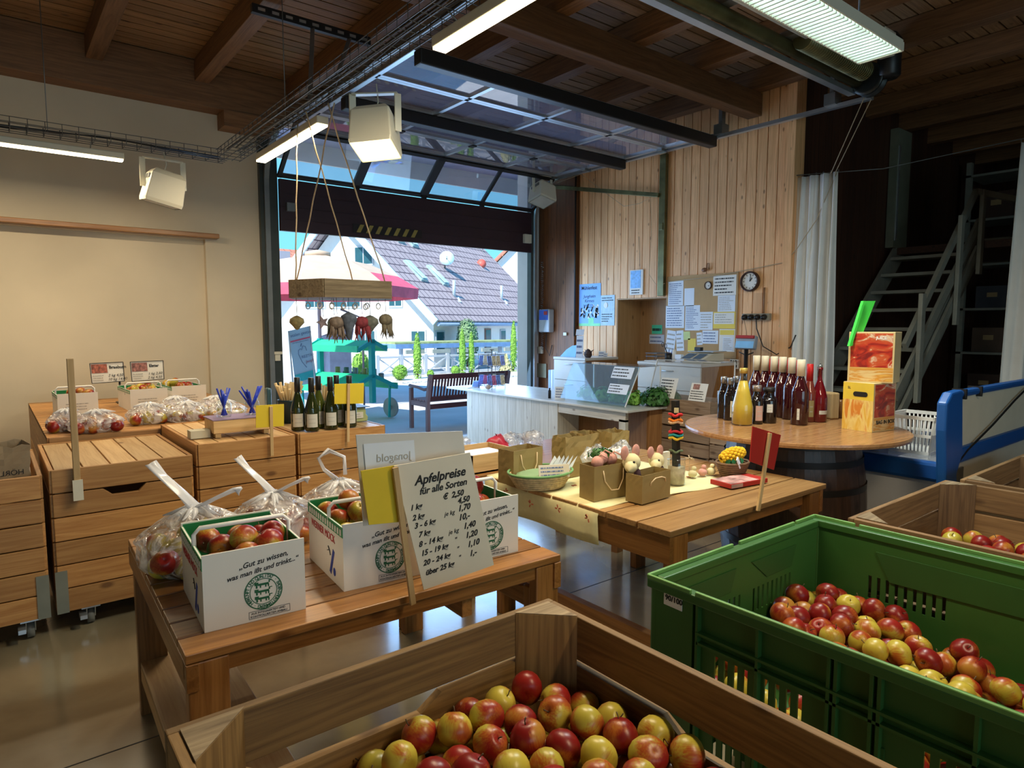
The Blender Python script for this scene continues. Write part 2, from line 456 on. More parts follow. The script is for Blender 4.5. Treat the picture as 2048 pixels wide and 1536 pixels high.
    def quad(s, a, b_, c, d, m=0): return s.add([a, b_, c, d], [(0, 1, 2, 3)], m)
    def sphere(s, c, r, m=0, n=12, sq=(1, 1, 1)):
        c = Vector(c); v = []; fs = []; k = n // 2
        for i in range(k + 1):
            t = PI * i / k
            for j in range(n):
                a = 2 * PI * j / n
                v.append(c + Vector((math.sin(t) * math.cos(a) * sq[0], math.sin(t) * math.sin(a) * sq[1], math.cos(t) * sq[2])) * r)
        for i in range(k):
            for j in range(n):
                fs.append((i * n + j, (i + 1) * n + j, (i + 1) * n + (j + 1) % n, i * n + (j + 1) % n))
        return s.add(v, fs, m, True)
    def mesh(s, name, mats, sub=(0, 0, 0)):
        me = bpy.data.meshes.new(name)
        sv = Vector(sub)
        me.from_pydata([tuple(Vector(v) - sv) for v in s.v], [], s.f)
        for mt in mats: me.materials.append(mt)
        me.polygons.foreach_set('material_index', s.m)
        me.polygons.foreach_set('use_smooth', s.sm)
        a = me.attributes.new('bid', 'FLOAT', 'FACE')
        a.data.foreach_set('value', s.b)
        me.update()
        return me

def tag(o, label=None, cat=None, group=None, kind=None):
    if label: o['label'] = label
    if cat: o['category'] = cat
    if group: o['group'] = group
    if kind: o['kind'] = kind
    return o
def L_(mt): return mt if isinstance(mt, (list, tuple)) else [mt]
def bevel(o, wd):
    b = o.modifiers.new('edge_rounding', 'BEVEL'); b.width = wd; b.segments = 2; b.limit_method = 'ANGLE'; b.angle_limit = math.radians(50)
def thing(name, label, cat, loc=(0, 0, 0), rz=0.0, group=None, local=False, kind=None):
    o = bpy.data.objects.new(name, None); o.empty_display_size = 0.1
    COL.objects.link(o); o.location = loc; o.rotation_euler = (0, 0, rz)
    ORG[o.name] = Vector((0, 0, 0)) if local else Vector(loc)
    return tag(o, label, cat, group, kind)
def solo(name, mb, mats, label, cat, loc=None, group=None, kind=None, bev=0.0, rz=0.0):
    """single mesh thing; loc given -> world verts are made local to it"""
    if loc is None:
        a = np.array(mb.v); loc = (float(a[:, 0].mean()), float(a[:, 1].mean()), float(a[:, 2].min()))
    me = mb.mesh(name, L_(mats), loc)
    o = bpy.data.objects.new(name, me); COL.objects.link(o); o.location = loc
    ORG[o.name] = Vector(loc)
    if bev: bevel(o, bev)
    return tag(o, label, cat, group, kind)
def part(name, mb, mats, parent, label=None, bev=0.0, kind=None):
    org = ORG[parent.name]
    me = mb.mesh(name, L_(mats), org)
    o = bpy.data.objects.new(name, me); COL.objects.link(o); o.parent = parent
    ORG[o.name] = org
    if bev: bevel(o, bev)
    if label: o['label'] = label
    if kind: o['kind'] = kind
    return o
def boxes(name, lst, mats, parent, bev=0.0, label=None):
    for q in lst:
        m_ = MB(); m_.box(*q); part(name, m_, mats, parent, label, bev)
def struct(name, mb, mats, bev=0.0):
    o = solo(name, mb, mats, None, None, loc=(0, 0, 0), bev=bev); o['kind'] = 'structure'; return o
def kids(o): return [c for c in bpy.data.objects if c.parent == o]
KID = {}
def copy_tree(o, parent=None):
    if o.name not in KID: KID[o.name] = list(o.children)
    c = o.copy(); COL.objects.link(c)
    if parent is not None: c.parent = parent
    ORG[c.name] = ORG.get(o.name, Vector((0, 0, 0)))
    for ch in KID[o.name]: copy_tree(ch, c)
    return c

def text(body, parent, o, xd, yd, size, mt, name='lettering', align='LEFT', shear=0.0, bold=0.0, space=1.0, line=1.0, label=None, sx=1.0):
    cu = bpy.data.curves.new(name, 'FONT')
    cu.body = body; cu.size = size; cu.align_x = align; cu.shear = shear; cu.offset = bold; cu.space_character = space; cu.space_line = line
    cu.resolution_u = 3; cu.extrude = 0.0004 if size < 0.2 else 0.002
    tmp = bpy.data.objects.new('tmp_text', cu)
    me = bpy.data.meshes.new_from_object(tmp)
    bpy.data.objects.remove(tmp); bpy.data.curves.remove(cu)
    xd = Vector(xd).normalized(); yd = Vector(yd).normalized(); zd = xd.cross(yd)
    M = Matrix((xd * sx, yd, zd)).transposed().to_4x4(); M.translation = Vector(o) - ORG[parent.name]
    me.transform(M); me.name = name
    me.materials.clear(); me.materials.append(mt)
    ob = bpy.data.objects.new(name, me); COL.objects.link(ob); ob.parent = parent
    ORG[ob.name] = ORG[parent.name]
    if label: ob['label'] = label
    return ob

def scribble(mb, o, xd, yd, w_, h_, rows, m=0, seed=1, fill=0.85, lw=None):
    """printed lines of small print: broken dashes"""
    rnd = random.Random(seed); o = Vector(o); xd = Vector(xd).normalized(); yd = Vector(yd).normalized(); nz = xd.cross(yd) * 0.0006
    lh = h_ / rows; lw = lw or lh * 0.35
    for r in range(rows):
        x = 0.0; y = h_ - (r + 0.7) * lh; end = w_ * (rnd.uniform(0.55, 1) if rnd.random() < 0.5 else fill)
        while x < end:
            l = rnd.uniform(0.02, 0.12) * w_ * 1.2
            l = min(l, end - x)
            a = o + xd * x + yd * y + nz
            mb.quad(a, a + xd * l, a + xd * l + yd * lw, a + yd * lw, m)
            x += l + 0.02 * w_
    return mb

# ================================================================== SETTING
YW = 7.2      # wall with the sectional door
XW = 6.26     # spruce-clad wall
DX0, DX1 = 2.46, 6.02   # door opening
mb = MB(); mb.box(-4.2, 12.5, -7, 7.32, -0.12, 0.0)
fl = struct('floor', mb, M_FLOOR)
mb = MB()
for y in (2.6, -1.6): mb.box(-4, 12, y - 0.003, y + 0.003, 0.0, 0.0008)
for x in (-0.9, 5.05): mb.box(x - 0.003, x + 0.003, -6, 7.2, 0.0, 0.0008)
part('expansion_joint', mb, M_INK, fl)
mb = MB(); mb.box(-60, 90, 7.32, 120, -0.14, -0.02)
struct('trim_16', mb, M_PAVE).name = 'pavement_outside'

# plaster wall with the door opening; shallow recess under the wooden ledge
mb = MB()
mb.box(-4.2, DX0 - 0.12, YW, YW + 0.3, 2.36, 4.2)
mb.box(1.77, DX0 - 0.12, YW, YW + 0.3, 0, 2.36)
mb.box(-4.2, 1.77, YW + 0.07, YW + 0.3, 0, 2.36)
mb.box(DX0 - 0.12, 6.4, YW, YW + 0.3, 3.72, 4.2)
struct('wall_back', mb, M_PLASTER)
mb = MB(); mb.box(6.1, 6.55, YW + 0.02, YW + 0.35, 0, 4.2)
struct('trim_15', mb, M_WHITE)
mb = MB(); mb.box(-4.3, -4.1, -7, 7.4, 0, 4.2)
struct('wall_left', mb, M_PLASTER)
# rear wall of the hall, behind the camera, its opening invented to let in fill light
mb = MB()
mb.box(-4.2, -2.2, -6.3, -6.1, 0, 4.2); mb.box(3.2, 12.5, -6.3, -6.1, 0, 4.2); mb.box(-2.2, 3.2, -6.3, -6.1, 3.3, 4.2)
struct('wall_front', mb, M_PLASTER)

# spruce cladding, one board at a time, with niche opening
NY0, NY1, NZ = 4.96, 5.75, 1.83
mb = MB()
y = 3.51
while y < 6.43:
    w_ = 0.115; y1 = min(y + w_, 6.43); a, b_ = y + 0.003, y1 - 0.006
    jx = random.uniform(0, 0.003)
    mb.box(XW + jx, XW + 0.03, a, b_, NZ, 4.1)
    for q0, q1 in ((a, min(b_, NY0)), (max(a, NY1), b_)):
        if q1 - q0 > 0.004: mb.box(XW + jx, XW + 0.03, q0, q1, 0, NZ)
    y = y1
mb.box(XW + 0.03, XW + 0.12, 3.51, NY0, 0, 4.1); mb.box(XW + 0.03, XW + 0.12, NY1, 7.25, 0, 4.1); mb.box(XW + 0.03, XW + 0.12, NY0, NY1, NZ, 4.1)
wr = struct('wall_right', mb, W_WALL[2])
mb = MB()
yy = 6.47
while yy < 7.2:
    mb.box(XW - 0.05, XW + 0.03, yy, min(yy + 0.18, 7.2) - 0.003, 0, 4.1); yy += 0.18
part('corner_boarding', mb, wood('corner_board', (0.24, 0.09, 0.03), (0.12, 0.045, 0.016), 'Z', vary=0.15), wr, 'darker brown boards in the corner beside the door')
mb = MB()
mb.box(XW + 0.45, XW + 0.48, NY0 - 0.02, NY1 + 0.02, 0, NZ + 0.02); mb.box(XW + 0.006, XW + 0.449, NY1 - 0.014, NY1 - 0.002, 0, NZ - 0.002); mb.box(XW + 0.006, XW + 0.449, NY0 + 0.002, NY0 + 0.014, 0, NZ - 0.002); mb.box(XW + 0.006, XW + 0.449, NY0 + 0.014, NY1 - 0.014, NZ - 0.014, NZ - 0.002)
part('niche_lining', mb, wood('niche_board', (0.50, 0.30, 0.14), (0.40, 0.22, 0.09), 'Z', vary=0.05), wr)
mb = MB(); mb.box(XW - 0.05, XW + 0.13, 3.42, 3.51, 0, 4.1)
struct('trim_1', mb, W_WALL[2])

# dark side store: boarding behind the stairs and end wall
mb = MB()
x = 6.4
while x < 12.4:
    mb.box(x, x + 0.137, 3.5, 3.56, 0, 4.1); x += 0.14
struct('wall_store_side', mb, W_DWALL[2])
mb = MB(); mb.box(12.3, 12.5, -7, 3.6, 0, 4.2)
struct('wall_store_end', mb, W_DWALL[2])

# ceiling boards, rafters, purlins
mb = MB()
y = -6.2
while y < 7.4:
    mb.box(-4.2, 12.5, y + 0.004, y + 0.113, 4.02 + random.uniform(0, 0.003), 4.06); y += 0.122
mb.box(-4.2, 12.5, -6.3, 7.5, 4.06, 4.1)
struct('ceiling', mb, W_CEIL[0])
ti = 2
for i in range(-5, 14):
    xr = 0.93 + 0.88 * i
    if xr > 12: break
    mb = MB(); mb.box(xr - 0.13, xr, -6.1, 7.2, 3.82, 4.015)
    o = struct('trim_%d' % (ti + 20), mb, W_BEAM[1], bev=0.004); ti += 1
for nm, y0, y1, z0, z1 in (('trim_10', 6.98, 7.2, 3.60, 4.015), ('trim_11', 3.80, 3.96, 3.60, 3.82), ('trim_12', 0.3, 0.5, 3.62, 3.82), ('trim_13', -3.2, -3.0, 3.6, 3.82)):
    mb = MB(); mb.box(-4.1, XW - 0.02 if y0 > 3.6 else 12.3, y0, y1, z0, z1)
    struct(nm, mb, W_BEAM[0], bev=0.006)
mb = MB(); mb.box(0.5, 9.0, 7.5, 8.9, 3.95, 4.1)
struct('trim_17', mb, plain('soffit_lilac', (0.30, 0.32, 0.50), 0.8))
mb = MB(); mb.box(0.5, 9.0, 8.9, 8.94, 3.70, 4.15)
struct('trim_18', mb, M_WHITE)
# masonry shoulder in the corner over the door
mb = MB(); mb.box(1.93, 2.42, 6.96, 7.2, 3.45, 3.6)
struct('trim_14', mb, W_BEAM[0])
# ledge over the recess
mb = MB(); mb.box(-4.1, 1.88, 7.09, 7.21, 2.365, 2.41)
tag(solo('wall_ledge', mb, W_TABLE[0], 'long narrow brown wooden ledge on the plaster wall', 'shelf', bev=0.006))

# ------------------------------------------------------------------ sectional door
dr = thing('door_1', None, None, (DX0, 7.12, 2.49)); dr['kind'] = 'structure'
XB = [2.50, 3.37, 4.25, 5.12, 5.98]
ZT = 3.46
mb = MB(); mb.box(XB[0], XB[4], 7.09, 7.14, 2.50, 3.04)
for z in (2.62, 2.75, 2.89): mb.box(XB[0], XB[4], 7.085, 7.09, z, z + 0.004)
bp_ = part('bottom_panel', mb, M_DOORP, dr, 'solid dark brown bottom panel', bev=0.004)
# hazard tape
mb = MB(); mb.box(3.32, 4.22, 7.083, 7.089, 2.55, 2.65)
hz = part('hazard_tape', mb, M_DARKM, bp_, 'worn black and yellow striped tape')
mb = MB()
for k in range(7):
    x = 3.36 + k * 0.118
    mb.quad((x, 7.0825, 2.555), (x + 0.05, 7.0825, 2.555), (x + 0.10, 7.0825, 2.645), (x + 0.05, 7.0825, 2.645))
# small fittings
for nm, x, z, s_ in (('lock_box', 2.6, 2.75, 0.09), ('lock_box', 5.88, 2.68, 0.12)):
    m2 = MB(); m2.box(x - s_ / 2, x + s_ / 2, 7.04, 7.09, z - s_ / 2, z + s_ / 2)
    part(nm, m2, M_STEEL if x < 3 else M_CREAMP, bp_, bev=0.005)
_hz = mb.mesh('yellow_stripes', [M_STRIPE], ORG[hz.name]); _o = bpy.data.objects.new('yellow_stripes', _hz); COL.objects.link(_o); _o.parent = hz
# guard against a third level: stripes belong to the tape mesh itself
_o.parent = bp_; _o.name = 'tape_stripes'

def glazed(y0, z0, y1, z1, thick=(0, 0, 0, 0)):
    """one glazed section from (y0,z0) to (y1,z1)"""
    p0 = Vector((0, y0, z0)); p1 = Vector((0, y1, z1)); d = (p1 - p0).normalized(); nrm = Vector((1, 0, 0)).cross(d)
    fr = MB()
    for (ya, za) in ((y0, z0), (y1, z1)):
        q = Vector((0, ya, za)) + (d if ya == y0 else -d) * 0.022
        fr.obox((4.24, q.y, q.z), (1.74, 0.02, 0.018), (1, 0, 0), d, nrm)
    for i, x in enumerate(XB):
        wd = 0.05 if thick[min(i, 3)] and i < 4 else 0.02
        mid = (p0 + p1) / 2
        fr.obox((x, mid.y, mid.z), (wd, (p1 - p0).length / 2, 0.018), (1, 0, 0), d, nrm)
    gl = MB()
    for i in range(4):
        a = p0 + d * 0.03; b_ = p1 - d * 0.03
        gl.quad((XB[i] + 0.02, a.y, a.z), (XB[i + 1] - 0.02, a.y, a.z), (XB[i + 1] - 0.02, b_.y, b_.z), (XB[i] + 0.02, b_.y, b_.z))
    return fr, gl
ys = [6.63, 6.04, 5.44, 4.85, 4.24]
fr, gl = glazed(7.10, 3.06, 6.64, ZT - 0.02, (0, 1, 1, 0))
f_ = part('glazed_panel', fr, M_DARKM, dr, 'tilted glazed section with black frame'); part('glass_pane', gl, G_DOOR, f_)
for i in range(4):
    fr, gl = glazed(ys[i], ZT, ys[i + 1], ZT)
    f_ = part('glazed_panel', fr, M_GALV, dr, 'horizontal glazed section with aluminium frame'); part('glass_pane', gl, G_DOOR, f_)
for y in (5.44, 4.20):
    mb = MB(); mb.box(XB[0] - 0.02, XB[4] + 0.02, y - 0.05, y + 0.05, ZT - 0.13, ZT - 0.022)
    part('stiffener_bar', mb, M_DARKM, dr, 'black steel stiffener bar', bev=0.012)
mb = MB()
for x in (XB[1], XB[2], XB[3]):
    mb.box(x - 0.03, x + 0.03, 6.0, 6.08, ZT - 0.03, ZT - 0.01)
    mb.box(x - 0.03, x + 0.03, 7.06, 7.09, 3.03, 3.08)
part('hinge', mb, M_DARKM, dr)
# rollers
for y in ys + [4.2]:
    mb = MB(); mb.tube([(5.98, y, ZT - 0.01), (6.06, y, ZT - 0.01)], 0.01, 8); mb.tube([(6.035, y, ZT - 0.01), (6.06, y, ZT - 0.01)], 0.026, 12)
    mb.box(5.93, 6.0, y - 0.035, y + 0.035, ZT - 0.04, ZT - 0.01)
    part('roller_bracket', mb, M_STEEL, dr)
# tracks
def track(x):
    t_ = MB()
    path = [(x, 7.12, 0.02), (x, 7.12, 2.95)] + [(x, 7.12 - 0.48 * (1 - math.cos(a)), 2.95 + 0.50 * math.sin(a)) for a in np.linspace(0.15, PI / 2, 8)] + [(x, 2.66, 3.45)]
    for i in range(len(path) - 1): t_.beam(path[i], path[i + 1], 0.012 if i < 0 else 0.05, 0.035, upv=(0, 1, 0.01) if i == 0 else (0, 0, 1))
    return t_
for x in (6.07, 2.37):
    o = part('guide_track', track(x), M_GALV if x > 3 else M_STEEL, dr, 'galvanised guide track')
    m2 = MB(); m2.box(x - 0.06, x + (0.05 if x > 3 else 0.125), 7.14, 7.22, 0, 3.75)
    part('jamb_profile', m2, plain('dark_jamb', (0.05, 0.06, 0.055), 0.4, 0.3), dr)
for y in (4.15, 3.0):
    mb = MB(); mb.box(6.04, 6.1, y - 0.02, y + 0.02, 3.47, 3.82); mb.box(6.0, 6.12, y - 0.05, y + 0.05, 3.46, 3.56)
    part('track_hanger', mb, M_STEEL, dr)
mb = MB()
hp = [(6.0, 7.05, 2.0 + 0.0)]
hp = [Vector((6.12 + 0.02 * math.cos(t * 2.2), 7.02 + 0.02 * math.sin(t * 2.2), 2.38 - t * 0.0095)) for t in range(0, 130)]
mb.tube(hp, 0.004, 5)
part('coiled_cable', mb, M_STEEL, dr, 'coiled spiral cable')

# torsion shaft at the end of the tracks
sh = thing('torsion_spring_shaft', 'long olive steel door spring shaft under the ceiling at the track ends', 'door mechanism', (4.2, 2.76, 3.5))
ys_, zs_ = 2.72, 3.56
mb = MB(); mb.tube([(2.3, ys_, zs_), (5.9, ys_, zs_)], 0.05, 14); part('shaft_tube', mb, M_OLIVE, sh)
mb = MB(); mb.box(2.3, 5.95, ys_ + 0.03, ys_ + 0.09, zs_ - 0.09, zs_ - 0.05); part('carrier_rail', mb, M_GALV, sh, 'silver carrier rail')
mb = MB(); mb.tube([(2.8, ys_ - 0.16, zs_ + 0.02), (5.0, ys_ - 0.16, zs_ + 0.02)], 0.022, 10); part('balance_rod', mb, M_CREAMP, sh)
for xa, xb in ((4.75, 5.75), (2.6, 3.35)):
    mb = MB(); pts = []
    mb.tube([(xa, ys_ - 0.13, zs_ + 0.01), (xb, ys_ - 0.13, zs_ + 0.01)], 0.075, 18)
    n_ = int((xb - xa) / 0.03)
    for k in range(n_): mb.lathe([(0.076, -0.006), (0.08, 0), (0.076, 0.006)], (xa + 0.015 + k * 0.03, ys_ - 0.13, zs_ + 0.01), 16, axis=(1, 0, 0))
    part('spring_coil', mb, M_OLIVE, sh, 'dark coiled torsion spring')
for x in (3.9, 4.7):
    mb = MB(); mb.box(x - 0.03, x + 0.03, ys_ - 0.2, ys_ - 0.14, zs_ + 0.05, 3.82); mb.box(x - 0.03, x + 0.06, ys_ - 0.2, ys_ + 0.05, zs_ + 0.03, zs_ + 0.07)
    part('hanger_bracket', mb, M_STEEL, sh)
mb = MB(); mb.lathe([(0.10, -0.05), (0.13, -0.05), (0.13, -0.035), (0.10, -0.03), (0.10, 0.03), (0.13, 0.035), (0.13, 0.05), (0.1, 0.05)], (5.95, ys_ - 0.08, zs_), 24, axis=(1, 0, 0))
part('cable_drum', mb, plain('black_drum', (0.02, 0.022, 0.02), 0.35, 0.4), sh)
mb = MB(); mb.box(5.65, 5.85, ys_ - 0.32, ys_ - 0.2, zs_ + 0.1, zs_ + 0.28); part('junction_box', mb, M_CREAMP, sh, bev=0.01)
mb = MB(); mb.lathe([(0.07, 0), (0.09, 0.02), (0.09, 0.3), (0.05, 0.36)], (5.98, ys_ - 0.22, zs_ - 0.02), 18); part('motor', mb, M_BLACK, sh)
# cords hanging from the drum to the curtain wire
mb = MB(); mb.tube([(5.98, 2.66, 3.5), (6.29, 3.10, 2.92)], 0.004, 5)
solo('pull_cord', mb, M_ROPE, 'left of two thin cords from the spring drum to the curtain wire', 'cord')
mb = MB(); mb.tube([(6.04, 2.62, 3.5), (6.3, 3.06, 2.93)], 0.004, 5)
solo('pull_cord', mb, M_ROPE, 'right of two thin cords from the spring drum to the curtain wire', 'cord')

# pipes on the clad wall
mb = MB(); mb.tube([(6.2, 6.45, 1.35), (6.2, 6.45, 3.5)], 0.012, 8)
solo('wall_pipe', mb, M_BLACK, 'thin black vertical pipe at the corner boarding', 'pipe')
mb = MB(); mb.box(6.2, 6.25, 4.97, 5.06, 1.84, 3.46); mb.box(6.19, 6.255, 4.99, 5.04, 2.6, 2.68)
solo('steel_rail', mb, M_OLIVE, 'olive vertical steel rail on the cladding above the niche', 'rail', bev=0.004)
mb = MB(); mb.beam((6.185, 6.95, 3.40), (6.185, 5.05, 3.0), 0.03, 0.05)
solo('steel_brace', mb, M_OLIVE, 'sloping olive steel brace high on the cladding', 'rail', bev=0.004)
mb = MB(); mb.tube([(6.1, 6.7, 3.4), (6.15, 6.3, 3.45), (6.2, 5.9, 3.15), (6.2, 5.6, 2.95), (6.2, 5.35, 2.95), (6.22, 5.2, 3.0), (6.22, 5.18, 2.6), (6.22, 5.2, 2.1), (6.22, 5.1, 1.98), (6.2, 4.95, 1.98)], 0.003, 5)
solo('thin_cable', mb, M_ROPE, 'thin loose cable looping down from the steel brace to the calendar', 'cable')

# ------------------------------------------------------------------ cable tray and lamps
XT, YT, ZTr = 1.64, 5.90, 2.86
def tray(name, p0, p1, label):
    t_ = MB(); p0 = Vector(p0); p1 = Vector(p1); d = (p1 - p0).normalized(); s_ = Vector((-d.y, d.x, 0)); L0 = (p1 - p0).length
    for sx_ in (-0.09, -0.03, 0.03, 0.09):
        t_.tube([p0 + s_ * sx_, p1 + s_ * sx_], 0.003, 4)
    for sz in (0.035, 0.07):
        for sx_ in (-0.09, 0.09): t_.tube([p0 + s_ * sx_ + Vector((0, 0, sz)), p1 + s_ * sx_ + Vector((0, 0, sz))], 0.003, 4)
    k = 0.0
    while k < L0:
        q = p0 + d * k
        t_.tube([q + s_ * -0.09 + Vector((0, 0, 0.07)), q + s_ * -0.09, q + s_ * 0.09, q + s_ * 0.09 + Vector((0, 0, 0.07))], 0.003, 4); k += 0.1
    return t_, d, s_
r1 = thing('cable_tray', 'long grey wire mesh cable tray running above the strip lamps', 'cable tray', (XT, YT, ZTr))
t_, _, _ = tray('', (XT, -3.5, ZTr), (XT, YT - 0.05, ZTr), ''); part('tray_run', t_, M_WIRE, r1)
t_, _, _ = tray('', (-4.0, YT, ZTr - 0.0), (XT, YT, ZTr), ''); part('tray_run', t_, M_WIRE, r1)
mb = MB()
for k in range(5):
    mb.tube([(XT + random.uniform(-0.025, 0.025) - 0.05 + 0.025 * k, -3.5 + j * 0.7, ZTr + 0.02 + random.uniform(0, 0.03)) for j in range(14)], 0.006, 5)
for k in range(2):
    mb.tube([(-4 + j * 0.8, YT + random.uniform(-0.07, 0.07), ZTr + 0.015 + random.uniform(0, 0.02)) for j in range(8)], 0.006, 5)
part('laid_cables', mb, M_BLACK, r1)
for (x, y) in ((XT, 4.5), (XT, 2.6), (XT, 0.6), (-0.6, YT), (0.42, YT)):
    mb = MB(); mb.tube([(x, y, ZTr + 0.02), (x, y, 3.83)], 0.003, 5)
    part('suspension_wire', mb, M_STEEL, r1)

def striplamp(x0, x1, y0, y1, z, label, power, pc):
    r = thing('strip_lamp', label, 'ceiling lamp', ((x0 + x1) / 2, (y0 + y1) / 2, z))
    mb = MB(); mb.box(x0, x1, y0, y1, z + 0.012, z + 0.06); part('housing', mb, M_LAMPW, r, bev=0.006)
    mb = MB(); mb.box(x0 + 0.006, x1 - 0.006, y0 + 0.006, y1 - 0.006, z, z + 0.012); part('diffuser', mb, M_WARM, r, 'glowing diffuser')
    mb = MB()
    for f in (0.15, 0.85):
        if x1 - x0 > y1 - y0: q = (x0 + (x1 - x0) * f, (y0 + y1) / 2)
        else: q = ((x0 + x1) / 2, y0 + (y1 - y0) * f)
        mb.tube([(q[0], q[1], z + 0.05), (q[0] + (XT - q[0] if y1 - y0 > x1 - x0 else 0), q[1] + (YT - q[1] if x1 - x0 > y1 - y0 else 0), ZTr)], 0.004, 5)
    part('hook', mb, M_STEEL, r)
    area('lamp_light', ((x0 + x1) / 2, (y0 + y1) / 2, z - 0.01), (0, 0, 0), max(x1 - x0, 0.04), max(y1 - y0, 0.04), power, pc)
WARM = (1.0, 0.80, 0.52)
striplamp(-0.55, 0.90, 5.93, 6.01, 2.76, 'warm glowing strip lamp running along the plaster wall at far left', 34, WARM)
striplamp(1.70, 1.78, 4.12, 5.34, 2.76, 'warm glowing strip lamp under the tray nearest the big door', 34, WARM)
striplamp(1.67, 1.75, 1.45, 2.70, 2.76, 'warm glowing strip lamp under the tray at the top middle of the picture', 40, WARM)
striplamp(1.67, 1.75, -1.4, -0.1, 2.76, 'added warm strip lamp for fill, unseen under the tray behind the apple bins', 40, WARM)  # unseen extra fixture, added to fill the hall with light

r = thing('louvre_lamp', 'wide fluorescent lamp with pale louvred grille at top right', 'ceiling lamp', (3.2, 1.71, 3.0))
mb = MB(); mb.box(2.55, 3.99, 1.60, 1.83, 3.015, 3.045); mb.box(2.55, 3.99, 1.595, 1.603, 2.985, 3.03); mb.box(2.55, 3.99, 1.827, 1.835, 2.985, 3.03); mb.box(3.985, 3.995, 1.6, 1.83, 2.985, 3.03)
part('housing', mb, M_LAMPW, r)
mb = MB(); mb.box(2.57, 3.97, 1.61, 1.82, 3.005, 3.012); part('lit_panel', mb, M_COOL, r)
mb = MB()
for k in range(36): mb.box(2.58 + k * 0.039, 2.59 + k * 0.039, 1.607, 1.823, 2.978, 3.0)
part('louvre_grille', mb, plain('louvre_white', (0.85, 0.92, 0.88), 0.4), r)
mb = MB()
for x in (2.8, 3.7): mb.tube([(x, 1.71, 3.08), (x, 1.71, 3.83)], 0.005, 5)
part('suspension_wire', mb, M_STEEL, r)
area('lamp_light', (3.27, 1.71, 2.97), (0, 0, 0), 1.35, 0.2, 60, (0.90, 0.98, 0.92))
mb = MB(); mb.beam((4.0, 1.5, 3.42), (7.0, 0.9, 3.7), 0.025, 0.025)
solo('ceiling_conduit', mb, M_GALV, 'thin grey conduit crossing the rafters at top right', 'pipe')

def floodlight(c, aim, s_, label, lit, yaw=0.0):
    """square floodlight: tapered housing, frame, bracket; aim = direction the window faces"""
    r = thing('floodlight', label, 'spotlight', c)
    A = Vector(aim).normalized(); U = Vector((1, 0, 0)) - A * A.x
    if U.length < 0.2: U = Vector((0, 1, 0)) - A * A.y
    U.normalize(); U = Matrix.Rotation(yaw, 3, A) @ U; W_ = A.cross(U); c = Vector(c); h = s_ / 2
    def ring(d, k): return [c + A * d + U * (a * h * k) + W_ * (b_ * h * k) for a, b_ in ((-1, -1), (1, -1), (1, 1), (-1, 1))]
    rs = [ring(h, 1.0), ring(h * 0.8, 1.04), ring(-h * 0.7, 0.94), ring(-h, 0.72)]
    mb = MB(); vs_ = [p for q in rs for p in q]; fs = [(i * 4 + k, i * 4 + (k + 1) % 4, i * 4 + 4 + (k + 1) % 4, i * 4 + 4 + k) for i in range(3) for k in range(4)] + [(12, 13, 14, 15)]
    mb.add(vs_, fs); part('housing', mb, M_LAMPW, r, bev=0.008)
    mb = MB(); q = ring(h * 0.98, 0.93); mb.quad(*q); part('window', mb, M_WARM if lit else plain('dull_glass', (0.5, 0.48, 0.4), 0.2), r, 'lit window' if lit else None)
    mb = MB(); mb.obox(c + A * (-h * 0.45) - U * (h * 0.98), (0.006, h * 0.6, h * 0.13), U, W_, A); part('vent_grille', mb, M_STEEL, r)
    mb = MB(); t_ = c + Vector((0, 0, h + 0.09))
    side = Vector((U.x, U.y, 0)).normalized()
    mb.beam(c + side * (h * 1.12), t_ + side * (h * 1.12), 0.008, 0.04); mb.beam(c - side * (h * 1.12), t_ - side * (h * 1.12), 0.008, 0.04); mb.beam(t_ - side * (h * 1.12), t_ + side * (h * 1.12), 0.04, 0.008)
    part('bracket', mb, M_LAMPW, r)
    mb = MB(); mb.tube([c + Vector((0, 0, h * 0.8)), c + Vector((0.03, 0.02, h + 0.06)), c + Vector((0.01, 0, h + 0.15))], 0.004, 5); part('supply_cable', mb, M_CREAMP, r)
floodlight((1.16, 5.9, 2.58), (-0.22, 0.12, -1), 0.26, 'square floodlight hanging from the tray in front of the plaster wall', False)
floodlight((1.80, 3.52, 2.60), (-0.10, -0.22, -1), 0.235, 'lit square floodlight hanging under the tray before the raised door', True, 0.75)
floodlight((5.80, 6.66, 3.22), (-0.25, -0.25, -1), 0.26, 'grey floodlight at the right end of the raised door', False)

# slotted steel bracket under the ceiling, upper left
r = thing('slotted_bracket', 'dark slotted steel channel with diagonal struts holding the cable tray', 'bracket', (2.1, 5.0, 3.7))
mb = MB(); mb.box(1.60, 2.52, 4.98, 5.02, 3.72, 3.78)
part('channel', mb, M_DARKM, r)
mb = MB()
for k in range(9): mb.box(1.64 + k * 0.1, 1.69 + k * 0.1, 4.975, 4.98, 3.74, 3.76)
part('slot', mb, M_GALV, r)
mb = MB(); mb.beam((2.05, 5.0, 3.74), (1.75, 4.35, 2.95), 0.03, 0.01); mb.beam((2.35, 5.0, 3.74), (1.85, 4.3, 2.95), 0.03, 0.01)
part('strut', mb, M_STEEL, r)

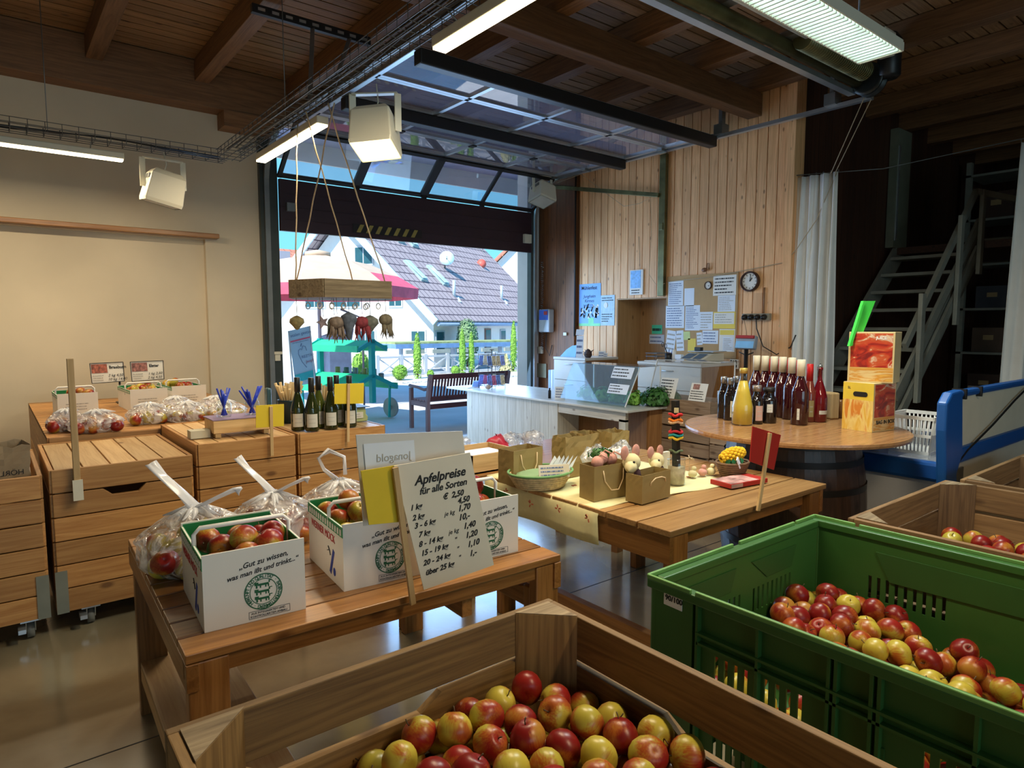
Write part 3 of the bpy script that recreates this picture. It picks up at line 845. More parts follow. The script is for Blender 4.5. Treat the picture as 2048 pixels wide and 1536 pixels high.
# ================================================================== CURTAINS, STAIRS, STORE
def curtain(name, p0, p1, ztop, zbot, label, amp=0.06, folds=4, spread=1.15):
    p0 = Vector(p0); p1 = Vector(p1); d = (p1 - p0); L0 = d.length; d.normalize(); s_ = Vector((-d.y, d.x, 0))
    NU, NV = 90, 14; vs_ = []
    for j in range(NV + 1):
        f = j / NV; z = ztop + (zbot - ztop) * f
        for i in range(NU + 1):
            u = i / NU
            uu = u * L0 * (1 + (spread - 1) * f) - L0 * (spread - 1) * f * 0.5
            a = amp * (0.35 + 0.65 * min(1, f * 2.5)) * (0.25 + 0.75 * min(1, u * 1.6))
            off = a * math.sin(u * folds * 2 * PI + 0.6 * math.sin(f * 3 + u * 5)) + a * 0.4 * math.sin(u * folds * 4.7 * PI + f)
            q = p0 + d * uu + s_ * off
            vs_.append((q.x, q.y, z))
    fs = [(j * (NU + 1) + i, j * (NU + 1) + i + 1, (j + 1) * (NU + 1) + i + 1, (j + 1) * (NU + 1) + i) for j in range(NV) for i in range(NU)]
    mb = MB(); mb.add(vs_, fs, 0, True)
    r = thing('curtain', label, 'curtain', (p0 + p1) / 2 + Vector((0, 0, ztop)))
    o = part('drape', mb, M_CURT, r)
    sl = o.modifiers.new('thickness', 'SOLIDIFY'); sl.thickness = 0.004
    mb = MB(); k = 0
    for i in range(7):
        q = p0 + d * (L0 * i / 6)
        mb.tube([(q.x + 0.012 * math.cos(t), q.y, ztop + 0.012 + 0.012 * math.sin(t)) for t in np.linspace(0, 2 * PI, 9)[:-1]], 0.002, 5, closed=True)
    part('curtain_ring', mb, M_STEEL, r)
    return r
curtain('curtain', (6.27, 3.44, 0), (6.33, 3.05, 0), 2.93, 0.64, 'white curtain hanging beside the end of the wood-clad wall', folds=4, amp=0.075)
curtain('curtain', (7.75, 2.02, 0), (8.35, 1.55, 0), 3.22, 0.05, 'white curtain at the right edge, drawn aside', folds=4, amp=0.095)
mb = MB(); mb.tube([(6.22, 3.46, 2.95), (6.8, 2.85, 2.99), (7.75, 2.05, 3.25), (9.5, 0.6, 3.6)], 0.005, 5)
solo('curtain_wire', mb, M_STEEL, 'thin taut wire carrying both white curtains', 'wire')
mb = MB(); mb.tube([(6.24, 6.3 * 0 + 4.95, 2.0), (6.22, 4.4, 2.02), (6.22, 3.9, 2.07), (6.24, 3.5, 2.12), (6.2, 3.35, 2.25), (6.25, 3.2, 2.5), (6.3, 3.05, 2.92)], 0.004, 5)
solo('bell_cord', mb, M_ROPE, 'cord strung along the cladding above the pin board to the curtain', 'cord')

W_STAIR = plain('stair_paint', (0.24, 0.24, 0.20), 0.55, noise=0.15)
st = thing('staircase', 'grey open staircase with handrails rising in the dark side store', 'staircase', (7.8, 2.95, 0))
S0 = Vector((5.95, 0, 0.0)); S1 = Vector((8.55, 0, 2.35))
for y, nm in ((3.42, 'stringer'), (2.60, 'stringer')):
    mb = MB(); mb.beam((6.05, y, 0.05), (8.75, y, 2.42), 0.035, 0.24); part(nm, mb, W_STAIR, st)
for k in range(11):
    x = 6.2 + k * 0.235; z = 0.22 + k * 0.206
    mb = MB(); mb.box(x - 0.12, x + 0.13, 2.6, 3.42, z - 0.018, z + 0.018); part('tread', mb, W_STAIR, st, bev=0.003)
mb = MB(); mb.beam((6.75, 2.56, 1.30), (8.40, 2.56, 2.93), 0.04, 0.07); part('handrail', mb, W_STAIR, st)
for dz in (0.33, 0.62):
    mb = MB(); mb.beam((6.6, 2.56, 1.30 - dz - 0.14), (8.55, 2.56, 3.05 - dz - 0.1), 0.03, 0.10); part('guard_board', mb, W_STAIR, st)
for x, z0, z1 in ((7.0, 0.75, 1.80), (7.9, 1.5, 2.62), (8.5, 2.05, 2.95)):
    mb = MB(); mb.box(x - 0.045, x + 0.045, 2.50, 2.54, z0, z1); part('newel_post', mb, W_STAIR, st, bev=0.006)
mb = MB(); mb.beam((8.4, 2.56, 2.93), (8.95, 2.3, 2.86), 0.04, 0.06); mb.box(8.9, 8.96, 2.28, 2.34, 1.9, 2.86); part('landing_rail', mb, W_STAIR, st)
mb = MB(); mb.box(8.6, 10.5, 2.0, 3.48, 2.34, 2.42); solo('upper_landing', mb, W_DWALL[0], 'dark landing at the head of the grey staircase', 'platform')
mb = MB(); mb.box(8.48, 8.86, 3.40, 3.49, 2.42, 3.80)
r = solo('store_door_leaf', mb, plain('olive_paint', (0.16, 0.17, 0.12), 0.6), 'tall grey-green door leaf at the head of the staircase', 'door')
mb = MB(); mb.box(8.50, 8.53, 3.385, 3.40, 2.5, 3.6); part('leaf_edge_strip', mb, M_GALV, r)  # thin pale metal strip along the leaf
rack = thing('storage_rack', 'tall dark rack with shelves behind the staircase', 'shelving', (11.5, 2.2, 0))
for x, y in ((10.6, 3.3), (10.6, 1.2), (10.6, 2.3)):
    mb = MB(); mb.box(x, x + 0.08, y, y + 0.06, 0, 3.7); part('upright', mb, W_STAIR, rack)
for k in range(6):
    mb = MB(); mb.box(10.6, 11.3, 1.2, 3.36, 0.5 + k * 0.6, 0.53 + k * 0.6); part('shelf', mb, W_STAIR, rack)
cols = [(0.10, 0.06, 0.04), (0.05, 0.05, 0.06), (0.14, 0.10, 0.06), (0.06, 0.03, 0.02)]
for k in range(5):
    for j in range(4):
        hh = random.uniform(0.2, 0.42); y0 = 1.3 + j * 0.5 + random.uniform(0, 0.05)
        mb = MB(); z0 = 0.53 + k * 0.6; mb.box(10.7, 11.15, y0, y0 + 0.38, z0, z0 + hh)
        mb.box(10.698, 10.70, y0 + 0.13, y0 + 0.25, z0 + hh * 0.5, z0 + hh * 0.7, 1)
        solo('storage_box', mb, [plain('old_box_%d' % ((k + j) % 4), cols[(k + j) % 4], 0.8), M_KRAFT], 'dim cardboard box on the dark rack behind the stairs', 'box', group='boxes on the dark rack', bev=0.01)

# ================================================================== ITEMS ON THE CLAD WALL
XF = XW - 0.001
def wpt(x, y, X=XF): return onx(x, y, X)
YD, ZD = Vector((0, -1, 0)), Vector((0, 0, 1))     # text runs towards -Y on this wall
def wallsheet(name, label, cat, y1, y0, z0, z1, mat, X=XF, group=None, thick=0.003):
    mb = MB(); mb.box(X - thick, X, y0, y1, z0, z1)
    return solo(name, mb, mat, label, cat, loc=(X, (y0 + y1) / 2, z0), group=group)
def pr(parent, X, y1, z0, w_, h_, rows, mat=M_INK, seed=1, name='small_print', lw=None, fill=0.9):
    mb = MB(); scribble(mb, (X, y1, z0), YD, ZD, w_, h_, rows, 0, seed, fill, lw); return part(name, mb, mat, parent)

pb = wallsheet('pin_board', 'light brown pin board covered in papers on the cladding', 'pin board', 4.95, 4.02, 1.14, 2.06, plain('board_fibre', (0.48, 0.31, 0.15), 0.9, noise=0.06), thick=0.012, X=XF)
XP = XF - 0.0135
def sheet(px0, py0, px1, py1, label, mat=M_PAPERB, rows=9, seed=1, ink=M_GREYINK, X=XP, cat='paper', group=None, tilt=0.0, header=True):
    a = wpt(px0, py0, X); b_ = wpt(px1, py1, X)
    y1, y0, z1, z0 = a.y, b_.y, a.z, b_.z
    c = Vector((X, (y0 + y1) / 2, (z0 + z1) / 2)); h = ((y1 - y0) / 2, (z1 - z0) / 2)
    ux = YD * math.cos(tilt) + ZD * math.sin(tilt); uz = ZD * math.cos(tilt) - YD * math.sin(tilt)
    mb = MB(); mb.obox(c, (h[0], 0.0008, h[1]), ux, Vector((1, 0, 0)), uz)
    o = solo('paper_sheet', mb, mat, label, cat, loc=(X, c.y, z0), group=group)
    if rows:
        m2 = MB(); s0 = c - ux * (h[0] * 0.86) - uz * (h[1] * 0.86) - Vector((0.0012, 0, 0))
        scribble(m2, s0, ux, uz, h[0] * 1.72, h[1] * 1.72, rows, 0, seed, 0.95)
        part('small_print', m2, ink, o)
    return o
M_BINK = plain('blueish_print', (0.12, 0.18, 0.35), 0.7, noise=0)
sheet(1337, 563, 1366, 612, 'tall price list at the top left of the pin board', seed=1, ink=M_BINK, rows=11)
sheet(1369, 577, 1388, 612, 'narrow pale slip beside the tall list on the pin board', seed=2, rows=0)
sheet(1332, 612, 1368, 656, 'table of columns on the left edge of the pin board', seed=3, ink=M_BINK, rows=8)
sheet(1371, 611, 1399, 661, 'ruled sheet in the middle of the pin board', seed=4, ink=M_BINK, rows=12)
sheet(1400, 624, 1425, 660, 'pale sheet right of the ruled sheet on the pin board', seed=5, rows=6)
sheet(1427, 624, 1470, 657, 'yellow-edged form on the right of the pin board', mat=M_YELPAPER, seed=6, rows=0)
sheet(1428, 626, 1468, 648, 'white form glued over the yellow-edged form', mat=M_PAPER, seed=7, rows=4, X=XP - 0.002)
sheet(1427, 552, 1472, 590, 'large white notice with photos, top right of the pin board', mat=M_PAPER, seed=8, rows=5, ink=M_INK)
sheet(1436, 591, 1470, 623, 'white letter under the large notice on the pin board', seed=9, rows=8)
sheet(1333, 661, 1350, 705, 'tilted slip low on the left of the pin board', seed=10, rows=4, tilt=-0.12)
sheet(1353, 661, 1367, 702, 'small tilted slip next to the scissors on the pin board', seed=11, rows=4, tilt=0.08)
sheet(1367, 663, 1380, 680, 'small lime sticky note on the pin board', mat=plain('lime_note', (0.62, 0.72, 0.30), 0.7), rows=0, tilt=0.06)
sheet(1376, 677, 1391, 704, 'yellow and white flyer hung low on the pin board', mat=M_YELPAPER, seed=12, rows=0)
sheet(1394, 665, 1404, 690, 'slim slip leaning beside the framed note', seed=13, rows=3, tilt=0.1)
sheet(1405, 661, 1436, 688, 'wide note with handwriting on the lower pin board', seed=14, rows=4, ink=M_BINK)
sheet(1439, 658, 1469, 704, 'calendar sheet with a yellow head at the lower right of the pin board', mat=M_PAPER, seed=15, rows=0)
sheet(1440, 660, 1468, 670, 'yellow head strip of the calendar sheet', mat=M_YELPAPER, rows=0, X=XP - 0.002)
sheet(1446, 674, 1466, 702, 'blue-grey column pasted on the calendar sheet', seed=16, rows=7, X=XP - 0.002)
XN = XW + 0.449
sheet(1304, 650, 1324, 668, 'mint green note in the niche', mat=plain('mint_note', (0.08, 0.70, 0.40), 0.7), rows=1, seed=17, ink=M_INK, X=XN)
sheet(1299, 669, 1328, 688, 'white label under the mint note in the niche', seed=18, rows=2, ink=M_BINK, X=XN)
# posters
def wt(body, parent, px, py, size, mat, X=XF - 0.004, **k): return text(body, parent, wpt(px, py, X), YD, ZD, size, mat, **k)
a, b_ = wpt(1159, 569), wpt(1201, 652)
po = wallsheet('event_poster', 'blue poster with drawn white animals left of the niche', 'poster', a.y, b_.y, b_.z, a.z, plain('poster_blue', (0.22, 0.44, 0.85), 0.6, noise=0.05))
wt('Mühlenfest', po, 1163, 580, 0.065, M_INK, bold=0.001); wt('Jungheim', po, 1167, 596, 0.06, M_INK, shear=0.3); wt('Kirmes', po, 1169, 605, 0.06, M_INK, shear=0.3)
wt('Samstag 14 Uhr', po, 1167, 612, 0.03, M_INK); wt('im ganzen Dorf', po, 1167, 616, 0.03, M_INK)
rnd = random.Random(4); mb = MB(); m2 = MB()
for k in range(34):
    y = a.y - 0.03 - rnd.random() * (a.y - b_.y - 0.07); z = b_.z + 0.12 + rnd.random() * 0.15
    (mb if k % 2 else m2).obox((XF - 0.0045, y, z), (0.0005, rnd.uniform(0.008, 0.02), rnd.uniform(0.015, 0.035)), (1, 0, 0), (0, 1, rnd.uniform(-.6, .6)), (0, rnd.uniform(-.6, .6), 1))
part('animal_drawing', mb, M_PAPER, po); part('animal_outline', m2, M_INK, po)
mb = MB(); mb.box(XF - 0.0045, XF - 0.0035, b_.y, a.y, b_.z, b_.z + 0.035); mb.box(XF - 0.0045, XF - 0.0035, b_.y + 0.12, b_.y + 0.22, b_.z + 0.035, b_.z + 0.11); part('green_strip', mb, plain('poster_green', (0.25, 0.7, 0.35), 0.6), po)
a, b_ = wpt(1202, 591), wpt(1229, 651)
po = wallsheet('club_poster', 'smaller grey-blue poster beside the blue poster', 'poster', a.y, b_.y, b_.z, a.z, plain('poster_grey', (0.45, 0.60, 0.70), 0.6, noise=0.12, nscale=25))
pr(po, XF - 0.0035, a.y - 0.02, b_.z + 0.04, 0.2, 0.12, 4); pr(po, XF - 0.0035, a.y - 0.02, a.z - 0.08, 0.22, 0.06, 2, seed=3); 
mb = MB(); mb.sphere((XF - 0.004, (a.y + b_.y) / 2 + 0.03, b_.z + 0.26), 0.04, 0, 10, (0.05, 1, 1)); part('emblem', mb, M_PAPER, po)
a, b_ = wpt(1262, 541), wpt(1287, 589)
po = wallsheet('wall_calendar', 'blue and white wall calendar high on the cladding above the niche', 'calendar', a.y, b_.y, b_.z, a.z, M_PAPER, thick=0.02)
mb = MB(); mb.box(XF - 0.022, XF - 0.0205, b_.y + 0.03, a.y - 0.015, b_.z + 0.08, a.z - 0.01); part('month_picture', mb, plain('calendar_blue', (0.22, 0.48, 0.85), 0.5, noise=0.25, nscale=30), po)
pr(po, XF - 0.022, a.y - 0.03, b_.z + 0.01, 0.14, 0.06, 2)
mb = MB(); mb.tube([(XF - 0.01, (a.y + b_.y) / 2 - 0.05, a.z), (XF - 0.006, (a.y + b_.y) / 2 - 0.02, a.z + 0.4)], 0.002, 4); part('hanging_string', mb, M_INK, po)

# clocks
def clock(px, py, rad, label, hh, thick=0.05, X=XF):
    c = wpt(px, py, X); r = thing('wall_clock', label, 'clock', c)
    A = (-1, 0, 0)
    mb = MB(); mb.lathe([(rad * 0.84, 0.0), (rad, 0.0), (rad, thick * 0.7), (rad * 0.93, thick), (rad * 0.84, thick * 0.8), (rad * 0.82, thick * 0.45)], c, 36, axis=A, caps=False); part('rim', mb, plain('dark_wood_rim', (0.05, 0.02, 0.015), 0.4), r)
    mb = MB(); mb.lathe([(0.0001, thick * 0.42), (rad * 0.84, thick * 0.42)], c, 36, axis=A); part('dial', mb, M_PAPER, r)
    mb = MB()
    for k in range(12):
        a = k * PI / 6; q = c + Vector((-thick * 0.46, -math.sin(a) * rad * 0.68, math.cos(a) * rad * 0.68))
        mb.obox(q, (0.001, rad * 0.025, rad * 0.08), (1, 0, 0), (0, math.cos(a), math.sin(a)), (0, -math.sin(a), math.cos(a)))
    part('hour_marks', mb, M_INK, r)
    for a, l, w_ in hh:
        mb = MB(); d = Vector((0, -math.sin(a), math.cos(a))); q = c + Vector((-thick * 0.52, 0, 0)); mb.beam(q, q + d * rad * l, 0.004, rad * w_, upv=(1, 0, 0)) if False else mb.obox(q + d * rad * l / 2, (0.001, rad * w_ / 2, rad * l / 2), (1, 0, 0), Vector((1, 0, 0)).cross(d), d)
        part('clock_hand', mb, M_INK, r)
clock(1502, 563, 0.105, 'large round wall clock with a dark rim', [(0.15, 0.7, 0.05), (0.62, 0.42, 0.08)])
clock(1417, 571, 0.045, 'tiny white clock pinned to the board', [(1.5, 0.6, 0.06), (2.2, 0.4, 0.1)], thick=0.02, X=XP)
# bell / brush hung above the board
c = wpt(1412, 540); mb = MB(); mb.sphere(c + Vector((-0.03, 0, 0)), 0.03, 0, 10, (0.7, 1.2, 0.8)); mb.tube([c + Vector((-0.02, -0.02, 0)), c + Vector((-0.02, -0.03, 0.07)), c + Vector((-0.02, -0.05, 0.07)), c + Vector((-0.02, -0.055, 0))], 0.005, 6)
solo('small_bell', mb, plain('brass_dark', (0.22, 0.10, 0.05), 0.5, 0.3), 'small brown bell hanging on the cord above the pin board', 'bell')
# sockets with plugs
c = wpt(1513, 634); r = thing('socket_strip', 'grey surface socket strip with four black plugs below the large clock', 'socket', c)
mb = MB(); mb.box(XF - 0.05, XF, c.y - 0.17, c.y + 0.14, c.z - 0.035, c.z + 0.035); part('strip_body', mb, plain('socket_grey', (0.3, 0.28, 0.22), 0.5), r, bev=0.006)
for k in range(4):
    q = Vector((XF - 0.05, c.y + 0.10 - k * 0.073, c.z)); mb = MB(); mb.lathe([(0.02, 0.0), (0.03, 0.0), (0.03, 0.02), (0.016, 0.05), (0.001, 0.055)], q, 14, axis=(-1, 0, -0.2)); part('plug', mb, M_BLACK, r)
mb = MB(); mb.tube([(XF - 0.09, c.y - 0.05, c.z), (XF - 0.09, c.y - 0.06, c.z - 0.12), (XF - 0.06, c.y - 0.12, c.z - 0.3), (XF - 0.04, c.y - 0.26, c.z - 0.38), (XF - 0.03, c.y - 0.4, c.z - 0.3), (XF - 0.03, c.y - 0.45, c.z - 0.18)], 0.006, 6); part('power_cable', mb, M_BLACK, r)
mb = MB(); q = wpt(1530, 575); mb.tube([(XF - 0.01, q.y, q.z), (XF - 0.01, q.y, c.z + 0.03)], 0.008, 6); mb.tube([(XF - 0.08, c.y + 0.1, c.z), (XF - 0.05, c.y + 0.08, c.z - 0.15), (XF - 0.05, c.y + 0.07, c.z - 0.3)], 0.003, 5); part('feed_conduit', mb, plain('brown_conduit', (0.25, 0.12, 0.05), 0.5), r)
c = wpt(1565, 634); mb = MB(); mb.box(XF - 0.03, XF, c.y - 0.012, c.y + 0.012, c.z - 0.08, c.z + 0.08); mb.box(XF - 0.035, XF, c.y - 0.018, c.y + 0.018, c.z - 0.1, c.z - 0.08); mb.box(XF - 0.035, XF, c.y - 0.018, c.y + 0.018, c.z + 0.08, c.z + 0.1)
solo('door_latch', mb, W_PALE[2], 'small upright wooden latch at the edge of the cladding', 'latch')
# operating unit by the door + small plates
c = wpt(1097, 640, XW - 0.06); r = thing('door_control', 'grey wall control box with blue and red face beside the door', 'control box', c)
mb = MB(); mb.box(XW - 0.16, XW - 0.06, c.y - 0.12, c.y + 0.10, c.z - 0.17, c.z + 0.15); part('casing', mb, plain('grey_casing', (0.42, 0.45, 0.48), 0.5), r, bev=0.015)
mb = MB(); mb.box(XW - 0.165, XW - 0.16, c.y - 0.10, c.y + 0.08, c.z + 0.0, c.z + 0.14); part('front_label', mb, plain('label_blue', (0.02, 0.10, 0.55), 0.5), r)
mb = MB(); mb.box(XW - 0.168, XW - 0.165, c.y - 0.09, c.y - 0.02, c.z + 0.07, c.z + 0.12); part('red_sticker', mb, M_REDC, r)
mb = MB(); mb.tube([(XW - 0.1, c.y, c.z - 0.17), (XW - 0.09, c.y + 0.02, c.z - 0.4), (XW - 0.08, c.y - 0.05, c.z - 0.5), (XW - 0.07, c.y - 0.09, c.z - 0.35)], 0.006, 6); part('hanging_cable', mb, M_BLACK, r)
mb = MB(); q = wpt(1084, 741, XW - 0.06); mb.box(XW - 0.07, XW - 0.06, q.y - 0.1, q.y + 0.1, q.z - 0.1, q.z + 0.1); solo('cover_plate', mb, plain('plate_olive', (0.32, 0.30, 0.2), 0.5), 'pale square cover plate low in the corner beside the door', 'plate')
mb = MB(); q = wpt(1131, 668, XW - 0.06); mb.box(XW - 0.075, XW - 0.06, q.y - 0.03, q.y + 0.03, q.z - 0.02, q.z + 0.02); solo('light_switch', mb, M_CREAMP, 'small cream switch on the dark corner boards', 'switch')
mb = MB(); q = wpt(1083, 700, XW - 0.06); mb.box(XW - 0.1, XW - 0.06, q.y - 0.045, q.y + 0.045, q.z - 0.05, q.z + 0.05); solo('wall_socket', mb, M_CREAMP, 'cream socket on the dark corner boards under the control box', 'socket', bev=0.008)
# switches left of the door on plaster
for px, py, h_, lb in ((547, 665, 0.10, 'upper grey double switch on the plaster left of the door'), (547, 693, 0.06, 'lower grey switch on the plaster left of the door')):
    q = ony(px, py, YW); mb = MB(); mb.box(q.x - 0.045, q.x + 0.045, YW - 0.04, YW, q.z - h_, q.z + h_ * 0.6); solo('surface_switch', mb, plain('switch_grey', (0.34, 0.31, 0.25), 0.5), lb, 'switch', bev=0.006)
q = ony(550, 712, YW); mb = MB(); mb.box(q.x - 0.03, q.x + 0.03, YW - 0.09, YW, q.z - 0.05, q.z + 0.02); mb.box(q.x - 0.04, q.x + 0.05, YW - 0.1, YW, q.z + 0.02, q.z + 0.05)
solo('door_sensor', mb, M_CREAMP, 'cream door sensor on the plaster under the grey switches', 'sensor', bev=0.006)
mb = MB(); mb.tube([(DX0 - 0.13, YW - 0.01, 3.4), (DX0 - 0.13, YW - 0.01, 1.55)], 0.008, 6); solo('wall_conduit', mb, plain('switch_grey', (0.34, 0.31, 0.25), 0.5), 'thin grey conduit on the plaster beside the door', 'pipe')

# ================================================================== CABINETS
def drawer_cabinet(y0, y1, x0, x1, zt, label, nd):
    r = thing('drawer_cabinet', label, 'cabinet', ((x0 + x1) / 2, (y0 + y1) / 2, 0))
    mb = MB(); mb.box(x0 + 0.02, x1, y0, y1, 0.02, zt - 0.03); part('body', mb, wood('cabinet_side', (0.34, 0.16, 0.055), (0.24, 0.10, 0.03), 'Z', knots=False), r, 'brown wooden cabinet body')
    mb = MB(); mb.box(x0 - 0.005, x1, y0 - 0.005, y1 + 0.005, zt - 0.03, zt); part('worktop', mb, plain('cream_laminate', (0.66, 0.64, 0.60), 0.4, noise=0.02), r, bev=0.003)
    h_ = (zt - 0.1) / nd
    for k in range(nd):
        z1 = zt - 0.035 - k * h_
        mb = MB(); mb.box(x0, x0 + 0.02, y0 + 0.003, y1 - 0.003, z1 - h_ + 0.006, z1)
        d_ = part('drawer_front', mb, plain('cream_laminate_front', (0.70, 0.68, 0.63), 0.4, noise=0.02), r, bev=0.002)
        yc = (y0 + y1) / 2; mb = MB(); mb.tube([(x0, yc - 0.07, z1 - 0.05), (x0 - 0.025, yc - 0.06, z1 - 0.05), (x0 - 0.025, yc + 0.06, z1 - 0.05), (x0, yc + 0.07, z1 - 0.05)], 0.005, 6); part('handle', mb, M_GALV, d_)
drawer_cabinet(5.66, 6.22, 5.62, 6.2, 1.10, 'white-fronted drawer cabinet in the corner near the door', 4)
drawer_cabinet(3.98, 4.80, 5.58, 6.2, 1.105, 'white-fronted drawer cabinet under the pin board', 4)

# things on the cabinets
ZC = 1.105
r = thing('shop_scale', 'cream electronic counter scale on the cabinet under the pin board', 'scale', (5.85, 4.18, ZC))
mb = MB(); mb.poly([(5.66, 4.03, ZC + 0.02), (6.05, 4.03, ZC + 0.02), (6.05, 4.03, ZC + 0.10), (5.85, 4.03, ZC + 0.10), (5.66, 4.03, ZC + 0.035)], 0.30, nrm=(0, 1, 0)); mb.box(5.7, 6.0, 4.05, 4.3, ZC, ZC + 0.02); part('scale_body', mb, M_CREAMP, r, bev=0.01)
mb = MB(); n_ = Vector((-0.065, 0, 0.19)).normalized()
for y0, y1 in ((4.20, 4.31), (4.07, 4.17)):
    a = Vector((5.69, y1, ZC + 0.046)); b_ = Vector((5.82, y1, ZC + 0.092)); d = Vector((0, y0 - y1, 0)); o_ = n_ * 0.002 + Vector((0, 0, 0.001)); mb.quad(a + o_, a + d + o_, b_ + d + o_, b_ + o_)
part('keypad', mb, plain('scale_keys', (0.03, 0.06, 0.09), 0.3), r)
mb = MB(); mb.box(5.84, 6.08, 4.02, 4.34, ZC + 0.112, ZC + 0.122); part('weighing_plate', mb, M_GALV, r, bev=0.004)
mb = MB(); mb.box(5.90, 5.95, 4.22, 4.30, ZC + 0.122, ZC + 0.16); solo('dark_weight', mb, M_BLACK, 'small dark block on the scale plate', 'weight', bev=0.005)
r = thing('pen_cup', 'dark cup with scissors and pens on the cabinet under the pin board', 'cup', (5.8, 4.56, ZC))
mb = MB(); mb.lathe([(0.035, 0), (0.04, 0.09), (0.036, 0.09), (0.03, 0.01)], (5.8, 4.56, ZC), 16); part('cup', mb, M_BLACK, r)
mb = MB(); mb.tube([(5.8, 4.56, ZC + 0.05), (5.79, 4.60, ZC + 0.15)], 0.006, 6)
for dy in (-0.018, 0.022): mb.tube([(5.79, 4.61 + dy + 0.014 * math.cos(t), ZC + 0.175 + dy * 0.4 + 0.024 * math.sin(t)) for t in np.linspace(0, 2 * PI, 13)[:-1]], 0.004, 6, closed=True)
part('scissors', mb, M_BLACK, r)
mb = MB(); mb.tube([(5.8, 4.54, ZC + 0.02), (5.81, 4.51, ZC + 0.14)], 0.004, 6); mb.tube([(5.8, 4.57, ZC + 0.02), (5.8, 4.55, ZC + 0.13)], 0.004, 6); part('pen', mb, M_BLUEINK, r)
mb = MB(); mb.lathe([(0.022, 0), (0.022, 0.11), (0.018, 0.13), (0.001, 0.135)], (5.82, 4.50, ZC), 14); solo('glue_bottle', mb, M_PAPER, 'white upright bottle beside the pen cup', 'bottle')
mb = MB(); mb.box(5.78, 5.83, 4.38, 4.46, ZC, ZC + 0.08); solo('note_box', mb, M_PAPERB, 'small white box between the bottle and the scale', 'box', bev=0.003)
mb = MB(); mb.box(5.66, 5.82, 4.58, 4.78, ZC, ZC + 0.008); solo('paper_pile', mb, M_PAPER, 'flat pile of papers left on the cabinet under the pin board', 'papers')
mb = MB(); mb.box(5.68, 5.84, 4.62, 4.78, ZC + 0.05, ZC + 0.055); mb.box(5.68, 5.84, 4.62, 4.78, ZC + 0.085, ZC + 0.09)
for x, y in ((5.69, 4.63), (5.83, 4.63), (5.69, 4.77), (5.83, 4.77)): mb.tube([(x, y, ZC + 0.008), (x, y, ZC + 0.09)], 0.003, 5)
solo('letter_tray', mb, plain('smoke_plastic', (0.08, 0.10, 0.13), 0.3), 'dark wire letter tray left of the pen cup', 'tray')
# corner cabinet top
def card(name, label, cat, c, w_, h_, mat, tilt=0.25, rows=3, seed=1, face=(-1, -0.6, 0)):
    f_ = Vector(face).normalized(); sx_ = Vector((f_.y, -f_.x, 0)) * -1; upv = (Vector((0, 0, 1)) - f_ * tilt).normalized()
    sx_ = upv.cross(f_)
    sx_ = Vector((0, 0, 1)).cross(f_).normalized()
    c = Vector(c); mb = MB(); mb.obox(c + upv * h_ / 2, (w_ / 2, 0.0015, h_ / 2), sx_, f_, upv)
    o = solo(name, mb, mat, label, cat, loc=tuple(c))
    if rows:
        m2 = MB(); scribble(m2, c - sx_ * w_ * 0.44 + upv * h_ * 0.08 + f_ * 0.0025, sx_, upv, w_ * 0.88, h_ * 0.84, rows, 0, seed); part('small_print', m2, M_BINK, o)
    return o
card('picture_card', 'tall white card with a tree drawing on the corner cabinet', 'card', (5.72, 5.86, 1.10), 0.09, 0.27, M_PAPERB, 0.1, 3)
card('picture_card', 'small card standing on top of the tall white card', 'card', (5.73, 5.87, 1.375), 0.10, 0.08, M_PAPERB, 0.5, 0)
mb = MB(); mb.poly([(5.72, 6.2, 1.10), (5.72, 5.92, 1.10), (5.74, 5.92, 1.25), (5.74, 6.0, 1.24), (5.735, 6.1, 1.19)], 0.01)
solo('blue_folder', mb, plain('folder_blue', (0.2, 0.45, 0.75), 0.5), 'curved blue leaflet fan at the left of the corner cabinet', 'leaflet')
mb = MB(); mb.lathe([(0.03, 0), (0.05, 0.03), (0.045, 0.07), (0.02, 0.1), (0.001, 0.11)], (5.75, 5.74, 1.10), 14)
for k in range(9): mb.tube([(5.75, 5.74, 1.15), (5.75 + 0.07 * math.cos(k * 0.7), 5.74 + 0.07 * math.sin(k * 0.7), 1.17 + 0.03 * math.sin(k))], [0.01, 0.003], 5)
solo('dried_ornament', mb, plain('dry_brown', (0.06, 0.03, 0.025), 0.7), 'dark spiky dried ornament on the corner cabinet', 'ornament')
for k, (y, w_, h_) in enumerate(((5.64 + 0.06, 0.09, 0.08), (5.68 - 0.02 + 0.0, 0.05, 0.06))):
    card('table_card', ['small white tag card with two dark marks on the corner cabinet', 'smallest white card at the right of the corner cabinet'][k], 'card', (5.95, y - 0.02 * k, 1.10), w_, h_, M_PAPER, 0.3, 2, 5 + k)
for k in range(3):
    mb = MB(); y0 = 6.24 + k * 0.045; mb.box(5.66, 5.9, y0, y0 + 0.04, 0.0, 0.93 - 0.005 * k)
    solo('ring_binder', mb, plain('binder_%d' % k, [(0.5, 0.62, 0.85), (0.75, 0.78, 0.85), (0.35, 0.5, 0.8)][k], 0.4), ['pale blue binder nearest the corner cabinet', 'white binder, middle of three beside the corner cabinet', 'mid-blue binder farthest left beside the corner cabinet'][k], 'binder', bev=0.004)

